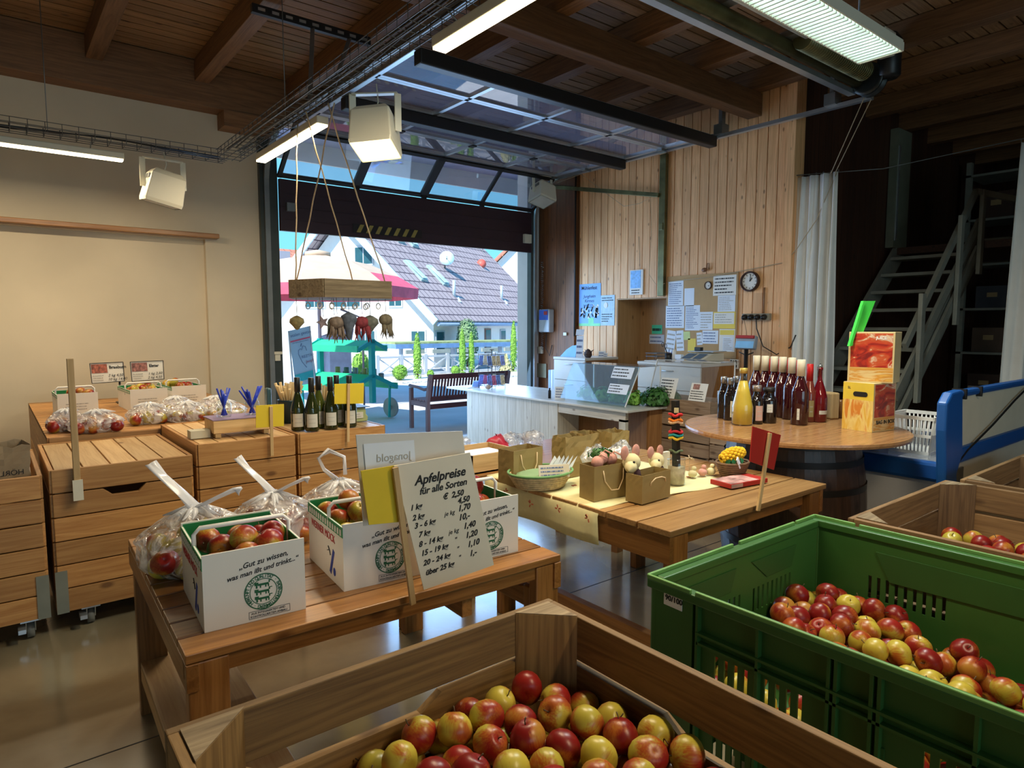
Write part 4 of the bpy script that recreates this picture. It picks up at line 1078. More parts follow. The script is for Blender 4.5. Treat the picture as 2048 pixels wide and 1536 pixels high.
# floor scale display on a stalk
r = thing('scale_display', 'blue and red scale display on a black stalk in front of the cladding', 'scale display', (6.05, 3.78, 0))
c = onx(1493, 685, 6.05)
mb = MB(); mb.obox(c, (0.03, 0.11, 0.07), Vector((-1, 0, 0.25)), (0, 1, 0), Vector((0.25, 0, 1))); part('display_housing', mb, plain('display_grey', (0.30, 0.36, 0.42), 0.4), r, bev=0.012)
mb = MB(); mb.obox(c + Vector((-0.035, 0, -0.02)), (0.003, 0.10, 0.035), Vector((-1, 0, 0.25)), (0, 1, 0), Vector((0.25, 0, 1))); part('keypad', mb, plain('keypad_blue', (0.25, 0.55, 0.85), 0.4), r)
mb = MB(); mb.obox(c + Vector((-0.02, 0, 0.055)), (0.02, 0.10, 0.015), Vector((-1, 0, 0.25)), (0, 1, 0), Vector((0.25, 0, 1))); part('red_strip', mb, M_REDC, r)
mb = MB(); mb.tube([(6.05, c.y, 0.02), (6.05, c.y, c.z - 0.07)], 0.02, 10); mb.tube([(6.05, c.y - 0.08, c.z - 0.1), (6.05, c.y, c.z - 0.13), (6.05, c.y + 0.08, c.z - 0.1)], 0.006, 6); mb.box(5.9, 6.2, c.y - 0.15, c.y + 0.15, 0, 0.03); part('stalk', mb, M_BLACK, r)
mb = MB(); q = onx(1469, 728, 6.2); mb.box(6.19, 6.2, q.y - 0.05, q.y + 0.05, q.z - 0.05, q.z + 0.05); o = solo('payment_notice', mb, M_PAPER, 'small black and white notice at the right foot of the pin board', 'sign')
text('BAR', o, (6.188, q.y + 0.045, q.z + 0.008), YD, ZD, 0.045, M_INK, bold=0.002); mb = MB(); mb.box(6.187, 6.19, q.y - 0.035, q.y + 0.035, q.z - 0.035, q.z - 0.005); part('black_bar', mb, M_INK, o)

# ================================================================== COUNTER
r = thing('sales_counter', 'long whitewashed wooden sales counter on castors in front of the door', 'counter', (4.85, 5.7, 0))
ZK = 0.725
mb = MB(); mb.box(4.50, 5.36, 3.98, 7.0, ZK - 0.022, ZK); part('counter_top', mb, plain('counter_top_pale', (0.62, 0.60, 0.54), 0.25, noise=0.05), r, bev=0.004)
mb = MB(); y = 4.98
while y < 6.62: mb.box(4.555, 4.575, y, min(y + 0.137, 6.62), 0.08, ZK - 0.025); y += 0.14
part('front_cladding', mb, W_WHITE[2], r, 'whitewashed board front')
mb = MB(); mb.box(4.58, 5.30, 6.60, 6.62, 0.08, ZK - 0.025); mb.box(4.58, 5.30, 4.98, 5.0, 0.08, ZK - 0.025); mb.box(4.58, 5.30, 5.0, 6.6, 0.08, 0.1); part('end_panel', mb, W_WHITE[2], r)
mb = MB(); mb.box(4.56, 4.60, 4.06, 4.14, 0.0, ZK - 0.10); mb.box(5.26, 5.30, 4.06, 4.14, 0, ZK - 0.1); part('leg', mb, W_WHITE[2], r)
mb = MB(); mb.box(4.56, 4.60, 4.06, 4.98, ZK - 0.12, ZK - 0.025); part('front_rail', mb, W_WHITE[1], r)
for x, y in ((4.66, 6.5), (4.72, 6.15), (4.66, 5.1), (5.2, 6.5)):
    mb = MB(); mb.tube([(x - 0.014, y, 0.033), (x + 0.014, y, 0.033)], 0.032, 14); mb.box(x - 0.02, x + 0.02, y - 0.01, y + 0.02, 0.05, 0.08); part('castor', mb, M_BLACK, r)

boxes('inner_panel', [(4.86, 4.88, 4.06, 4.98, 0.02, ZK - 0.03), (4.88, 5.26, 4.04, 4.06, 0.02, ZK - 0.03)], wood('cabinet_side', (0.34, 0.16, 0.055), (0.24, 0.10, 0.03), 'Z', knots=False), r)
# sneeze guard with greens
c0, c1 = onz(1152, 797, ZK + 0.005), onz(1240, 812, ZK + 0.005)
g = thing('sneeze_guard', 'slanting clear acrylic shield standing on the counter in front of the leafy greens', 'screen', (4.75, 4.6, ZK))
yA, yB, xB = 5.02, 4.12, 4.62
mb = MB(); mb.obox(((xB + 0.10), (yA + yB) / 2, ZK + 0.20), (0.004, (yA - yB) / 2, 0.20), Vector((1, 0, -0.5)), (0, 1, 0), Vector((0.5, 0, 1))); part('front_shield', mb, G_SNEEZE, g)
mb = MB(); mb.box(xB + 0.20, xB + 0.50, yB, yA, ZK + 0.372, ZK + 0.378); part('top_sheet', mb, G_CLEAR, g)
mb = MB(); mb.beam((xB + 0.2, yB, ZK + 0.375), (xB + 0.0, yB, ZK + 0.01), 0.008, 0.008); mb.beam((xB + 0.5, yB, ZK + 0.375), (xB + 0.5, yB, ZK), 0.012, 0.012); mb.beam((xB + 0.5, yA, ZK + 0.375), (xB + 0.5, yA, ZK), 0.012, 0.012); part('edge_rod', mb, M_PAPER, g)
def greens(name, c, r_, n, label, mat, seed, sq=(1, 1, 0.6), leaf=0.05):
    rnd = random.Random(seed); mb = MB(); c = Vector(c)
    for k in range(n):
        d = Vector((rnd.gauss(0, 1), rnd.gauss(0, 1), abs(rnd.gauss(0, 1)) * 0.9)).normalized(); rr = r_ * rnd.uniform(0.45, 1)
        p = c + Vector((d.x * sq[0], d.y * sq[1], d.z * sq[2])) * rr
        t = d.orthogonal().normalized(); t = (Matrix.Rotation(rnd.uniform(0, 6.3), 3, d) @ t); b_ = d.cross(t); l = leaf * rnd.uniform(0.6, 1.2)
        n2 = (d * 0.5 + t * rnd.uniform(-0.5, 0.5)).normalized()
        mb.add([p - t * l * 0.5, p - b_ * l * 0.35 + n2 * l * 0.25, p + t * l * 0.55 + n2 * l * 0.1, p + b_ * l * 0.35 + n2 * l * 0.25, p + n2 * l * 0.12], [(0, 1, 4), (1, 2, 4), (2, 3, 4), (3, 0, 4)], 0, True)
    mb.sphere(c + Vector((0, 0, r_ * 0.2 * sq[2])), r_ * 0.6, 0, 10, (sq[0], sq[1], sq[2]))
    return mb
for k, (y, cc) in enumerate(((4.88, 'leftmost leafy lettuce head behind the acrylic shield'), (4.66, 'second lettuce head from the left behind the acrylic shield'), (4.45, 'third lettuce head from the left behind the acrylic shield'), (4.25, 'lettuce head behind the acrylic shield nearest its right edge'))):
    solo('lettuce', greens('l', (4.90, y, ZK + 0.03), 0.13, 260, '', M_LEAFD, k, (1, 0.9, 0.9)), M_LEAF, cc, 'lettuce', loc=(4.90, y, ZK))
solo('lettuce', greens('l', (5.0, 4.07, ZK + 0.03), 0.16, 420, '', M_LEAFD, 9, (1.0, 0.95, 1.0), 0.06), M_LEAFD, 'dark green lettuce head showing at the right end of the counter', 'lettuce', loc=(5.0, 4.07, ZK))
solo('lettuce', greens('l', (5.2, 3.93 + 0.15, ZK + 0.03), 0.13, 300, '', M_LEAFD, 19, (1.0, 0.9, 0.9), 0.06), M_LEAFD, 'darkest green lettuce head farthest back at the right end of the counter', 'lettuce', loc=(5.2, 4.08, ZK))
# tag on the shield and little holder
def tilted(x0, y1, y0, s0, s1, mat, label, name, rows, seed):
    ux = Vector((0.5, 0, 1)).normalized(); n_ = Vector((-1, 0, 0.5)).normalized(); base = Vector((xB + 0.0 - 0.002, 0, ZK + 0.0)) + n_ * 0.008
    mb = MB(); a = base + ux * s0 + Vector((0, y1, 0)); mb.obox(a + ux * (s1 - s0) / 2 + Vector((0, (y0 - y1) / 2, 0)), ((y1 - y0) / 2, 0.001, (s1 - s0) / 2), (0, -1, 0), n_, ux)
    o = solo(name, mb, mat, label, 'sign'); m2 = MB(); scribble(m2, a + ux * 0.01 + Vector((0, -0.012, 0)) + n_ * 0.001, (0, -1, 0), ux, (y1 - y0) * 0.85, (s1 - s0) * 0.85, rows, 0, seed); part('small_print', m2, M_INK, o)
tilted(0, 4.42, 4.16, 0.29, 0.41, M_PAPERB, 'upper price tag stuck on the acrylic shield', 'price_tag', 3, 3)
tilted(0, 4.40, 4.15, 0.13, 0.23, M_PAPERB, 'lower price tag stuck on the acrylic shield', 'price_tag', 3, 4)
o = card('menu_stand', 'little clear stand with striped leaflet left of the acrylic shield', 'stand', (4.66, 5.06, ZK), 0.11, 0.13, M_PAPERB, 0.15, 4, 9)
mb = MB(); mb.lathe([(0.016, 0), (0.016, 0.08), (0.008, 0.09), (0.008, 0.11)], (4.64, 5.20, ZK), 12); solo('small_bottle', mb, M_INK, 'tiny black bottle beside the striped leaflet on the counter', 'bottle')

# postcard rack at the far end of the counter
c = onz(975, 768, ZK); r = thing('card_rack', 'wire rack filled with postcards at the door end of the counter', 'card rack', (4.72, 6.35, ZK))
c = Vector((4.86, 6.52, ZK))
mb = MB()
for z in (0.03, 0.17, 0.27, 0.41): 
    mb.tube([(c.x - 0.13, c.y - 0.1, c.z + z), (c.x + 0.13, c.y - 0.1, c.z + z), (c.x + 0.13, c.y + 0.1, c.z + z), (c.x - 0.13, c.y + 0.1, c.z + z)], 0.003, 5, closed=True)
for k in range(9):
    for dy in (-0.1, 0.1): mb.tube([(c.x - 0.13 + k * 0.0325, c.y + dy, c.z + 0.03), (c.x - 0.13 + k * 0.0325, c.y + dy, c.z + 0.1)], 0.002, 4); mb.tube([(c.x - 0.13 + k * 0.0325, c.y + dy, c.z + 0.27), (c.x - 0.13 + k * 0.0325, c.y + dy, c.z + 0.33)], 0.002, 4)
mb.tube([(c.x, c.y, c.z), (c.x, c.y, c.z + 0.47)], 0.006, 6); mb.tube([(c.x - 0.03, c.y, c.z + 0.47), (c.x + 0.03, c.y, c.z + 0.47)], 0.005, 6)
for a in (-0.13, 0.13):
    for b_ in (-0.1, 0.1): mb.tube([(c.x + a, c.y + b_, c.z), (c.x + a, c.y + b_, c.z + 0.43)], 0.003, 5)
part('wire_frame', mb, M_DARKM, r)
pc = [(0.45, 0.05, 0.12), (0.2, 0.3, 0.8), (0.55, 0.15, 0.3), (0.15, 0.25, 0.6), (0.7, 0.6, 0.4), (0.3, 0.4, 0.9)]
for lvl, z in ((0, 0.04), (1, 0.28)):
    for k in range(4):
        for dy, fc in ((-0.09, -1), (0.09, 1)):
            x = c.x - 0.1 + k * 0.066; mb = MB(); mb.obox((x, c.y + dy, c.z + z + 0.06), (0.029, 0.004, 0.06), (1, 0, 0), (0, 1, 0.2), (0, -0.2 * fc, 1))
            solo('postcard', mb, plain('postcard_%d' % ((k + lvl * 2) % 6), pc[(k + (0 if lvl else 1) + lvl * 2) % 6], 0.5, noise=0.3, nscale=40), ('postcard in the upper tier of the wire rack' if lvl else 'postcard in the lower tier of the wire rack'), 'postcard', group='postcards upper tier' if lvl else 'postcards lower tier')
mb = MB(); mb.obox((4.64, 6.78, ZK + 0.004), (0.10, 0.14, 0.004), (1, 0.2, 0), (-0.2, 1, 0), (0, 0, 1)); solo('leaflet_pad', mb, M_PAPERB, 'flat pad of leaflets at the far corner of the counter', 'papers')
mb = MB(); mb.obox((4.74, 6.68, ZK + 0.04), (0.05, 0.01, 0.045), (1, -0.5, 0), (0.5, 1, 0.6), (0, -0.5, 1)); mb.tube([(4.76, 6.62, ZK + 0.02), (4.78, 6.6, ZK + 0.07), (4.80, 6.58, ZK + 0.02)], 0.003, 5); solo('blue_mask', mb, plain('mask_blue', (0.3, 0.5, 0.9), 0.7), 'crumpled light blue cloth beside the leaflets on the counter', 'cloth')
mb = MB(); mb.sphere((4.70, 6.38, ZK + 0.03), 0.035, 0, 12, (1.2, 1, 0.8)); solo('shell', mb, plain('shell_tan', (0.5, 0.38, 0.3), 0.6), 'small tan lump in front of the card rack', 'ornament')

# wooden fruit crates behind the counter
def fruit_crate(x0, x1, y0, y1, z0, h_, label, slats=2, W=W_BOX, mats=None):
    r = thing('fruit_crate', label, 'crate', ((x0 + x1) / 2, (y0 + y1) / 2, z0))
    sh_ = h_ / slats
    for k in range(slats):
        za, zb = z0 + k * sh_ + 0.008, z0 + (k + 1) * sh_ - 0.004
        boxes('long_slat', [(x0, x0 + 0.014, y0, y1, za, zb), (x1 - 0.014, x1, y0, y1, za, zb)], W[1], r, 0.002)
        boxes('end_slat', [(x0 + 0.014, x1 - 0.014, y0, y0 + 0.014, za, zb), (x0 + 0.014, x1 - 0.014, y1 - 0.014, y1, za, zb)], W[0], r, 0.002)
    boxes('corner_post', [(x, x + 0.025, y, y + 0.025, z0, z0 + h_ + 0.004) for x in (x0 + 0.015, x1 - 0.04) for y in (y0 + 0.015, y1 - 0.04)], W[2], r)
    mb = MB()
    for k in range(4): mb.box(x0 + 0.014 + k * (x1 - x0 - 0.028) / 4, x0 + 0.01 + (k + 1) * (x1 - x0 - 0.028) / 4, y0 + 0.014, y1 - 0.014, z0, z0 + 0.01)
    part('base_boards', mb, W[1], r)
fruit_crate(5.06, 5.46, 3.50, 4.24, 0.545, 0.26, 'topmost weathered fruit crate of the stack behind the counter')
fruit_crate(5.06, 5.46, 3.50, 4.24, 0.28, 0.26, 'middle weathered fruit crate of the stack behind the counter')
fruit_crate(5.06, 5.46, 3.50, 4.24, 0.015, 0.26, 'bottom weathered fruit crate of the stack behind the counter')
fruit_crate(4.95, 5.35, 2.88, 3.42, 0.32, 0.26, 'upper weathered fruit crate between the stack and the barrel')
fruit_crate(4.95, 5.35, 2.88, 3.42, 0.05, 0.26, 'lower weathered fruit crate between the stack and the barrel')
# acrylic box with price sheets on the crates
g = thing('acrylic_cover', 'clear acrylic cover with two price sheets on the weathered crates', 'screen', (5.2, 3.85, 0.81))
mb = MB(); mb.obox((5.13, 3.86, 0.98), (0.003, 0.36, 0.19), Vector((1, 0, -0.35)), (0, 1, 0), Vector((0.35, 0, 1))); part('front_pane', mb, G_CLEAR, g)
mb = MB(); mb.box(5.2, 5.5, 3.48, 4.22, 1.155, 1.16); part('top_pane', mb, G_CLEAR, g)
mb = MB(); mb.beam((5.07, 4.22, 0.8), (5.2, 4.22, 1.16), 0.008, 0.012); mb.beam((5.46, 3.52, 0.8), (5.46, 3.52, 1.16), 0.01, 0.01); mb.beam((5.2, 3.5, 1.158), (5.2, 4.22, 1.158), 0.006, 0.006); part('white_edge', mb, M_PAPER, g)
def crsheet(y1, y0, s0, s1, label, seed, rows, photo=False):
    ux = Vector((0.35, 0, 1)).normalized(); n_ = Vector((-1, 0, 0.35)).normalized(); base = Vector((5.068, 0, 0.80)) + n_ * 0.012
    mb = MB(); mb.obox(base + ux * (s0 + s1) / 2 + Vector((0, (y0 + y1) / 2, 0)), ((y1 - y0) / 2, 0.001, (s1 - s0) / 2), (0, -1, 0), n_, ux)
    o = solo('price_sheet', mb, M_PAPER, label, 'sign'); m2 = MB(); scribble(m2, base + ux * (s0 + 0.01) + Vector((0, y1 - 0.012, 0)) + n_ * 0.002, (0, -1, 0), ux, (y1 - y0) * 0.85, (s1 - s0) * (0.55 if photo else 0.9), rows, 0, seed); part('small_print', m2, M_INK, o)
    if photo:
        m2 = MB(); m2.obox(base + ux * (s1 - 0.035) + Vector((0, y1 - 0.06, 0)) + n_ * 0.002, (0.035, 0.0006, 0.025), (0, -1, 0), n_, ux); part('photo', m2, plain('photo_onion', (0.35, 0.16, 0.12), 0.5, noise=0.7, nscale=60), o)
crsheet(4.10, 3.90, 0.0, 0.2, 'handwritten list sheet leaning in the acrylic cover', 5, 6)
crsheet(3.74, 3.56, 0.0, 0.17, 'price sheet with a small dark photo on the weathered crates', 6, 4, True)
mb = MB(); mb.box(5.3, 5.44, 3.5, 3.6, 0.81, 0.89); solo('plastic_tub', mb, M_PAPERB, 'pale plastic tub at the right end on the weathered crates', 'tub', bev=0.01)

# ================================================================== APPLES
def apple_mesh(name, mat, r=0.038, seed=0):
    rnd = random.Random(seed); prof = []
    N = 11
    for i in range(N + 1):
        t = PI * i / N
        rr = math.sin(t) ** 0.9 * (1 + 0.07 * math.cos(t)); z = -math.cos(t) * 0.92
        if i >= N - 1: z -= 0.20 if i == N else 0.02
        if i <= 1: z += 0.12 if i == 0 else 0.0
        prof.append((max(rr * r, 0.0001), z * r))
    mb = MB(); mb.lathe(prof, (0, 0, 0), 16)
    sq = rnd.uniform(0.94, 1.06); sh = rnd.uniform(-0.06, 0.06)
    mb.v = [(x * sq + z * sh, y / sq, z) for x, y, z in mb.v]
    me = mb.mesh(name, [mat])
    return me
AM = {}
for nm, mt in (('red', A_RED), ('mix', A_MIX), ('yel', A_YEL)):
    AM[nm] = [apple_mesh('apple_' + nm, mt, seed=k) for k in range(3)]
_sb = MB(); _sb.tube([(0, 0, 0.024), (0.001, 0, 0.034), (0.005, 0.001, 0.044)], [0.0016, 0.0012, 0.0016], 5)
STEM = _sb.mesh('stem', [M_STEM])
NAP = [0]
FAR = MB()
def far_apple(p, kind, sc, rnd):
    me = rnd.choice(AM[kind]); M_ = Matrix.Translation(Vector(p)) @ Euler((rnd.gauss(0, 0.9), rnd.gauss(0, 0.9), rnd.uniform(0, 6.28))).to_matrix().to_4x4() @ Matrix.Scale(sc, 4)
    FAR.add([M_ @ v.co for v in me.vertices], [tuple(f.vertices) for f in me.polygons], ('red', 'mix', 'yel').index(kind), True)
def apple(p, kind, label, group, scale=1.0, stem=True, rot=None, rnd=random):
    if p[1] > 4.0: return far_apple(p, kind, scale, rnd)
    o = bpy.data.objects.new('apple', rnd.choice(AM[kind])); COL.objects.link(o)
    o.location = p; o.scale = (scale,) * 3
    if rot is None: rot = (rnd.gauss(0, 0.9), rnd.gauss(0, 0.9), rnd.uniform(0, 6.28))
    o.rotation_euler = rot
    tag(o, label, 'apple', group); NAP[0] += 1
    if stem:
        s_ = bpy.data.objects.new('stem', STEM); COL.objects.link(s_); s_.parent = o
    return o
def relax(P, d, lo, hi, surf, iters=90):
    """push spheres apart inside a box, keep them under the heap surface"""
    P = np.array(P); n = len(P)
    for it in range(iters):
        D = P[:, None, :] - P[None, :, :]; R = np.sqrt((D ** 2).sum(-1)) + 1e-9; np.fill_diagonal(R, 9)
        push = np.where(R < d, (d - R) * 0.32, 0)
        P = P + (D / R[..., None] * push[..., None]).sum(1)
        P[:, 0] = np.clip(P[:, 0], lo[0], hi[0]); P[:, 1] = np.clip(P[:, 1], lo[1], hi[1])
        s_ = np.array([surf(x, y) for x, y in P[:, :2]])
        P[:, 2] = np.minimum(P[:, 2], s_); P[:, 2] = np.maximum(P[:, 2], s_ - 0.085)
    return P
def heap(lo, hi, surf, n, d, seed):
    rs = np.random.RandomState(seed); P = []
    for k in range(n):
        x = rs.uniform(lo[0], hi[0]); y = rs.uniform(lo[1], hi[1]); P.append((x, y, surf(x, y) - rs.uniform(0, 0.08)))
    return relax(P, d, lo, hi, surf)

# ================================================================== CARTONS OF APPLES
def carton(name_label, label, c, rz, w_=0.272, d_=0.36, h_=0.212, big=True, seed=1, small=False):
    """white cardboard fruit carton with green inside edge and bail handle. local: front face at y=0, x from 0..w"""
    r = thing('fruit_carton', label, 'carton', c, rz, local=True)
    t = 0.005
    mb = MB(); mb.box(0, w_, 0, t, 0.004, h_); mb.box(0, w_, d_ - t, d_, 0.004, h_); mb.box(0, t, t, d_ - t, 0.004, h_ * 0.95); mb.box(w_ - t, w_, t, d_ - t, 0.004, h_ * 0.95); mb.box(0, w_, 0, d_, 0, 0.004)
    part('walls', mb, M_CARTON, r, 'white cardboard walls')
    mb = MB()
    mb.box(t, t + 0.002, t, d_ - t, 0.02, h_ * 0.95); mb.box(w_ - t - 0.002, w_ - t, t, d_ - t, 0.02, h_ * 0.95); mb.box(t, w_ - t, d_ - t - 0.002, d_ - t, 0.02, h_ * 0.98)
    part('green_lining', mb, M_GREENP, r, 'green printed inner edge')
    mb = MB(); mb.box(-0.0015, 0.0, 0.0, d_, h_ * 0.80, h_ * 0.955); gb = part('green_band', mb, M_GREENP, r, 'green band with white arches')
    mb = MB()
    for k in range(14):
        y = 0.012 + k * (d_ - 0.02) / 14; mb.box(-0.0025, -0.0015, y, y + (d_ / 14) * 0.5, h_ * 0.82, h_ * 0.91)
    part('white_arches', mb, M_CARTON, r)
    mb = MB(); zc = h_ * 0.97; yc = d_ * 0.40
    mb.tube([(0.004, yc, zc - 0.05), (0.004, yc, zc + 0.025), (0.02, yc, zc + 0.042), (w_ - 0.02, yc, zc + 0.042), (w_ - 0.004, yc, zc + 0.025), (w_ - 0.004, yc, zc - 0.05)], 0.0065, 8)
    part('handle', mb, M_PAPER, r, 'white bail handle')
    if not small:
        F = Vector((0, -0.001, 0)); XD = Vector((1, 0, 0)); ZD_ = Vector((0, 0, 1))
        XT_ = Vector((1, 0, 0.13)); ZT_ = Vector((-0.13, 0, 1))
        text('„Gut zu wissen,', r, (w_ * 0.34, -0.001, h_ * 0.73), XT_, ZT_, 0.021, M_INK, shear=0.35, name='slogan', bold=0.0003)
        text('was man ißt und trinkt...“', r, (w_ * 0.22, -0.001, h_ * 0.60), XT_, ZT_, 0.019, M_INK, shear=0.35, name='slogan', bold=0.0003)
        # round seal with ring text and three lions
        cx, cz, R_ = w_ * 0.57, h_ * 0.38, 0.052
        mb = MB(); n = 40
        for a_, b_, mi in ((R_, R_ * 0.94, 0), (R_ * 0.72, R_ * 0.68, 0)):
            for k in range(n):
                t0, t1 = 2 * PI * k / n, 2 * PI * (k + 1) / n
                mb.quad((cx + a_ * math.cos(t0), -0.0012, cz + a_ * math.sin(t0)), (cx + b_ * math.cos(t0), -0.0012, cz + b_ * math.sin(t0)), (cx + b_ * math.cos(t1), -0.0012, cz + b_ * math.sin(t1)), (cx + a_ * math.cos(t1), -0.0012, cz + a_ * math.sin(t1)))
        for k in range(3):   # lions: body, head, legs, tail
            z = cz + 0.019 - k * 0.020
            def bl(x0, z0, x1, z1):
                x0, x1, z0, z1 = x0 * 1.2, x1 * 1.2, z0 * 1.25, z1 * 1.25; mb.quad((cx + x0, -0.0012, z + z0), (cx + x1, -0.0012, z + z0), (cx + x1, -0.0012, z + z1), (cx + x0, -0.0012, z + z1))
            bl(-0.012, -0.001, 0.012, 0.004); bl(-0.020, 0.0005, -0.011, 0.0075); bl(-0.017, -0.006, -0.013, 0.001); bl(-0.008, -0.006, -0.005, 0.0); bl(0.004, -0.006, 0.007, 0.0); bl(0.010, -0.006, 0.013, 0.001); bl(0.012, 0.003, 0.015, 0.009); bl(0.013, 0.007, 0.020, 0.009)
        part('seal', mb, plain('seal_green', (0.01, 0.12, 0.05), 0.6), r, 'round green seal with three lions')
        s_ = 'HERKUNFT UND QUALITÄT · BADEN-WÜRTTEMBERG · '
        for k, ch in enumerate(s_):
            if ch == ' ': continue
            a = math.radians(220 - k * 360 / len(s_)); rr = R_ * 0.76
            text(ch, r, (cx + rr * math.cos(a), -0.0012, cz + rr * math.sin(a)), (math.sin(a), 0, -math.cos(a)), (math.cos(a), 0, math.sin(a)), 0.0125, MATS['seal_green'], name='seal_letter', align='CENTER', bold=0.0002)
        mb = MB(); bx0, bx1, bz0, bz1 = w_ * 0.42, w_ * 0.83, h_ * 0.035, h_ * 0.13
        for q in ((bx0, bx1, bz0, bz0 + 0.0008), (bx0, bx1, bz1, bz1 + 0.0008), (bx0, bx0 + 0.0008, bz0, bz1), (bx1, bx1 + 0.0008, bz0, bz1)): mb.box(q[0], q[1], -0.0014, -0.0006, q[2], q[3])
        part('text_frame', mb, M_INK, r)
        text('AUS INTEGRIERTEM UND', r, (bx0 + 0.006, -0.001, bz0 + 0.012), XD, ZD_, 0.0082, M_INK, name='small_lettering')
        text('KONTROLLIERTEM ANBAU', r, (bx0 + 0.004, -0.001, bz0 + 0.003), XD, ZD_, 0.0082, M_INK, name='small_lettering')
        YN = Vector((0, -1, 0))
        text('WERNER MOCK', r, (-0.0012, d_ * 0.90, h_ * 0.62), YN, ZD_, 0.036, M_REDINK, name='side_name', sx=0.95)
        mb = MB(); mb.obox((-0.001, d_ * 0.30, h_ * 0.30), (0.0006, 0.008, 0.045), (1, 0, 0), (0, 1, 0.5), (0, -0.45, 1)); mb.sphere((-0.001, d_ * 0.24, h_ * 0.17), 0.012, 0, 10, (0.06, 1, 1.2)); part('blue_brush', mb, M_BLUEINK, r, 'blue printed figure')
        mb = MB(); mb.tube([(-0.001, d_ * 0.40, h_ * 0.5), (-0.001, d_ * 0.36, h_ * 0.44), (-0.001, d_ * 0.34, h_ * 0.38)], 0.002, 4); mb.tube([(-0.001, d_ * 0.43, h_ * 0.42), (-0.001, d_ * 0.37, h_ * 0.45)], 0.0015, 4); part('twig_drawing', mb, M_INK, r)
    else:
        mb = MB(); scribble(mb, (w_ * 0.2, -0.001, h_ * 0.25), (1, 0, 0), (0, 0, 1), w_ * 0.6, h_ * 0.35, 3, 0, seed); part('slogan', mb, M_GREYINK, r)
    return r
def world(r, p):
    c, s_ = math.cos(r.rotation_euler.z), math.sin(r.rotation_euler.z); l = r.location
    return Vector((l.x + p[0] * c - p[1] * s_, l.y + p[0] * s_ + p[1] * c, l.z + p[2]))
def fill_carton(r, label, group, kinds, n, w_=0.272, d_=0.36, h_=0.212, sc=1.0, seed=1, top=0.0):
    rnd = random.Random(seed); D = 0.074 * sc
    P = heap((0.048 * sc, 0.045 * sc), (w_ - 0.048 * sc, d_ - 0.045 * sc), lambda x, y: h_ * 0.86 + top + 0.02 * math.sin(x * 31 + y * 17), n, D, seed)
    for p in P:
        apple(world(r, p), rnd.choice(kinds), label, group, sc, True, rnd=rnd)

ZA = 0.675
# ================================================================== TABLE A
ta = thing('display_table', 'brown slatted wooden table carrying the white apple cartons', 'table', (0.96, 2.28, 0))
ANG = math.radians(-2.0)
ta.rotation_euler = (0, 0, ANG); ORG[ta.name] = Vector((0, 0, 0)); ta.location = (0.342, 1.742, 0)
TW, TD = 1.235, 1.13
mb = MB(); n = 10
for k in range(n):
    y0 = 0.0 + k * TD / n; mb.box(0, TW, y0 + 0.003, y0 + TD / n - 0.004, ZA - 0.025, ZA)
part('table_top', mb, W_TABLE[0], ta, bev=0.003)
boxes('long_apron', [(0.0, TW, 0.02, 0.045, ZA - 0.075, ZA - 0.027), (0, TW, TD - 0.045, TD - 0.02, ZA - 0.075, ZA - 0.027)], W_TABLE[0], ta, 0.002)
boxes('end_apron', [(0.0, 0.03, 0.0, TD, ZA - 0.10, ZA - 0.027), (TW - 0.03, TW, 0.0, TD, ZA - 0.12, ZA - 0.027)], W_TABLE[1], ta, 0.002)
for x, y in ((0.005, 0.01), (0.005, TD - 0.10), (TW - 0.105, 0.01), (TW - 0.105, TD - 0.10)):
    mb = MB(); mb.box(x, x + 0.10, y, y + 0.045, 0, ZA - 0.03); mb.box(x + 0.01, x + 0.05, y + 0.045, y + 0.09, 0.0, ZA - 0.12); part('leg', mb, W_TABLE[2], ta, bev=0.004)
mb = MB(); mb.box(0.01, 0.30, 0.06, TD - 0.09, 0.195, 0.215); mb.box(0.01, 0.03, 0.06, TD - 0.1, 0.14, 0.195); part('lower_shelf', mb, W_TOP[1], ta, bev=0.003)
for a, b_ in (((0.30, TD - 0.07, 0.25), (TW - 0.1, TD - 0.07, 0.25)), ((TW - 0.06, 0.08, 0.50), (TW - 0.06, TD - 0.1, 0.50)), ((TW * 0.70, 0.05, 0.56), (TW * 0.70, TD - 0.1, 0.56))): mb = MB(); mb.beam(a, b_, 0.04, 0.07); part('stretcher', mb, W_TABLE[1], ta, bev=0.003)
ZA += 0.0005
c1 = carton('', 'nearest white carton of apples, at the front left corner of the slatted table', (0.412, 1.846, ZA), math.radians(-4), seed=1)
c2 = carton('', 'middle white carton of apples, behind the yellow card on the slatted table', (0.822, 1.872, ZA), math.radians(-5), seed=2)
c3 = carton('', 'rightmost white carton of apples, half hidden by the handwritten price sheet', (1.205, 1.842, ZA), math.radians(-4), seed=3)
fill_carton(c1, 'apple in the nearest white carton', 'apples in the nearest carton', ['red', 'red', 'mix', 'mix', 'yel'], 16, seed=13, sc=1.05, top=0.012)
fill_carton(c2, 'apple in the middle white carton', 'apples in the middle carton', ['red', 'mix', 'yel', 'yel'], 15, seed=4, sc=1.0, top=0.012)
fill_carton(c3, 'apple in the rightmost white carton', 'apples in the rightmost carton', ['red', 'mix'], 10, seed=5, sc=1.05, top=0.025)

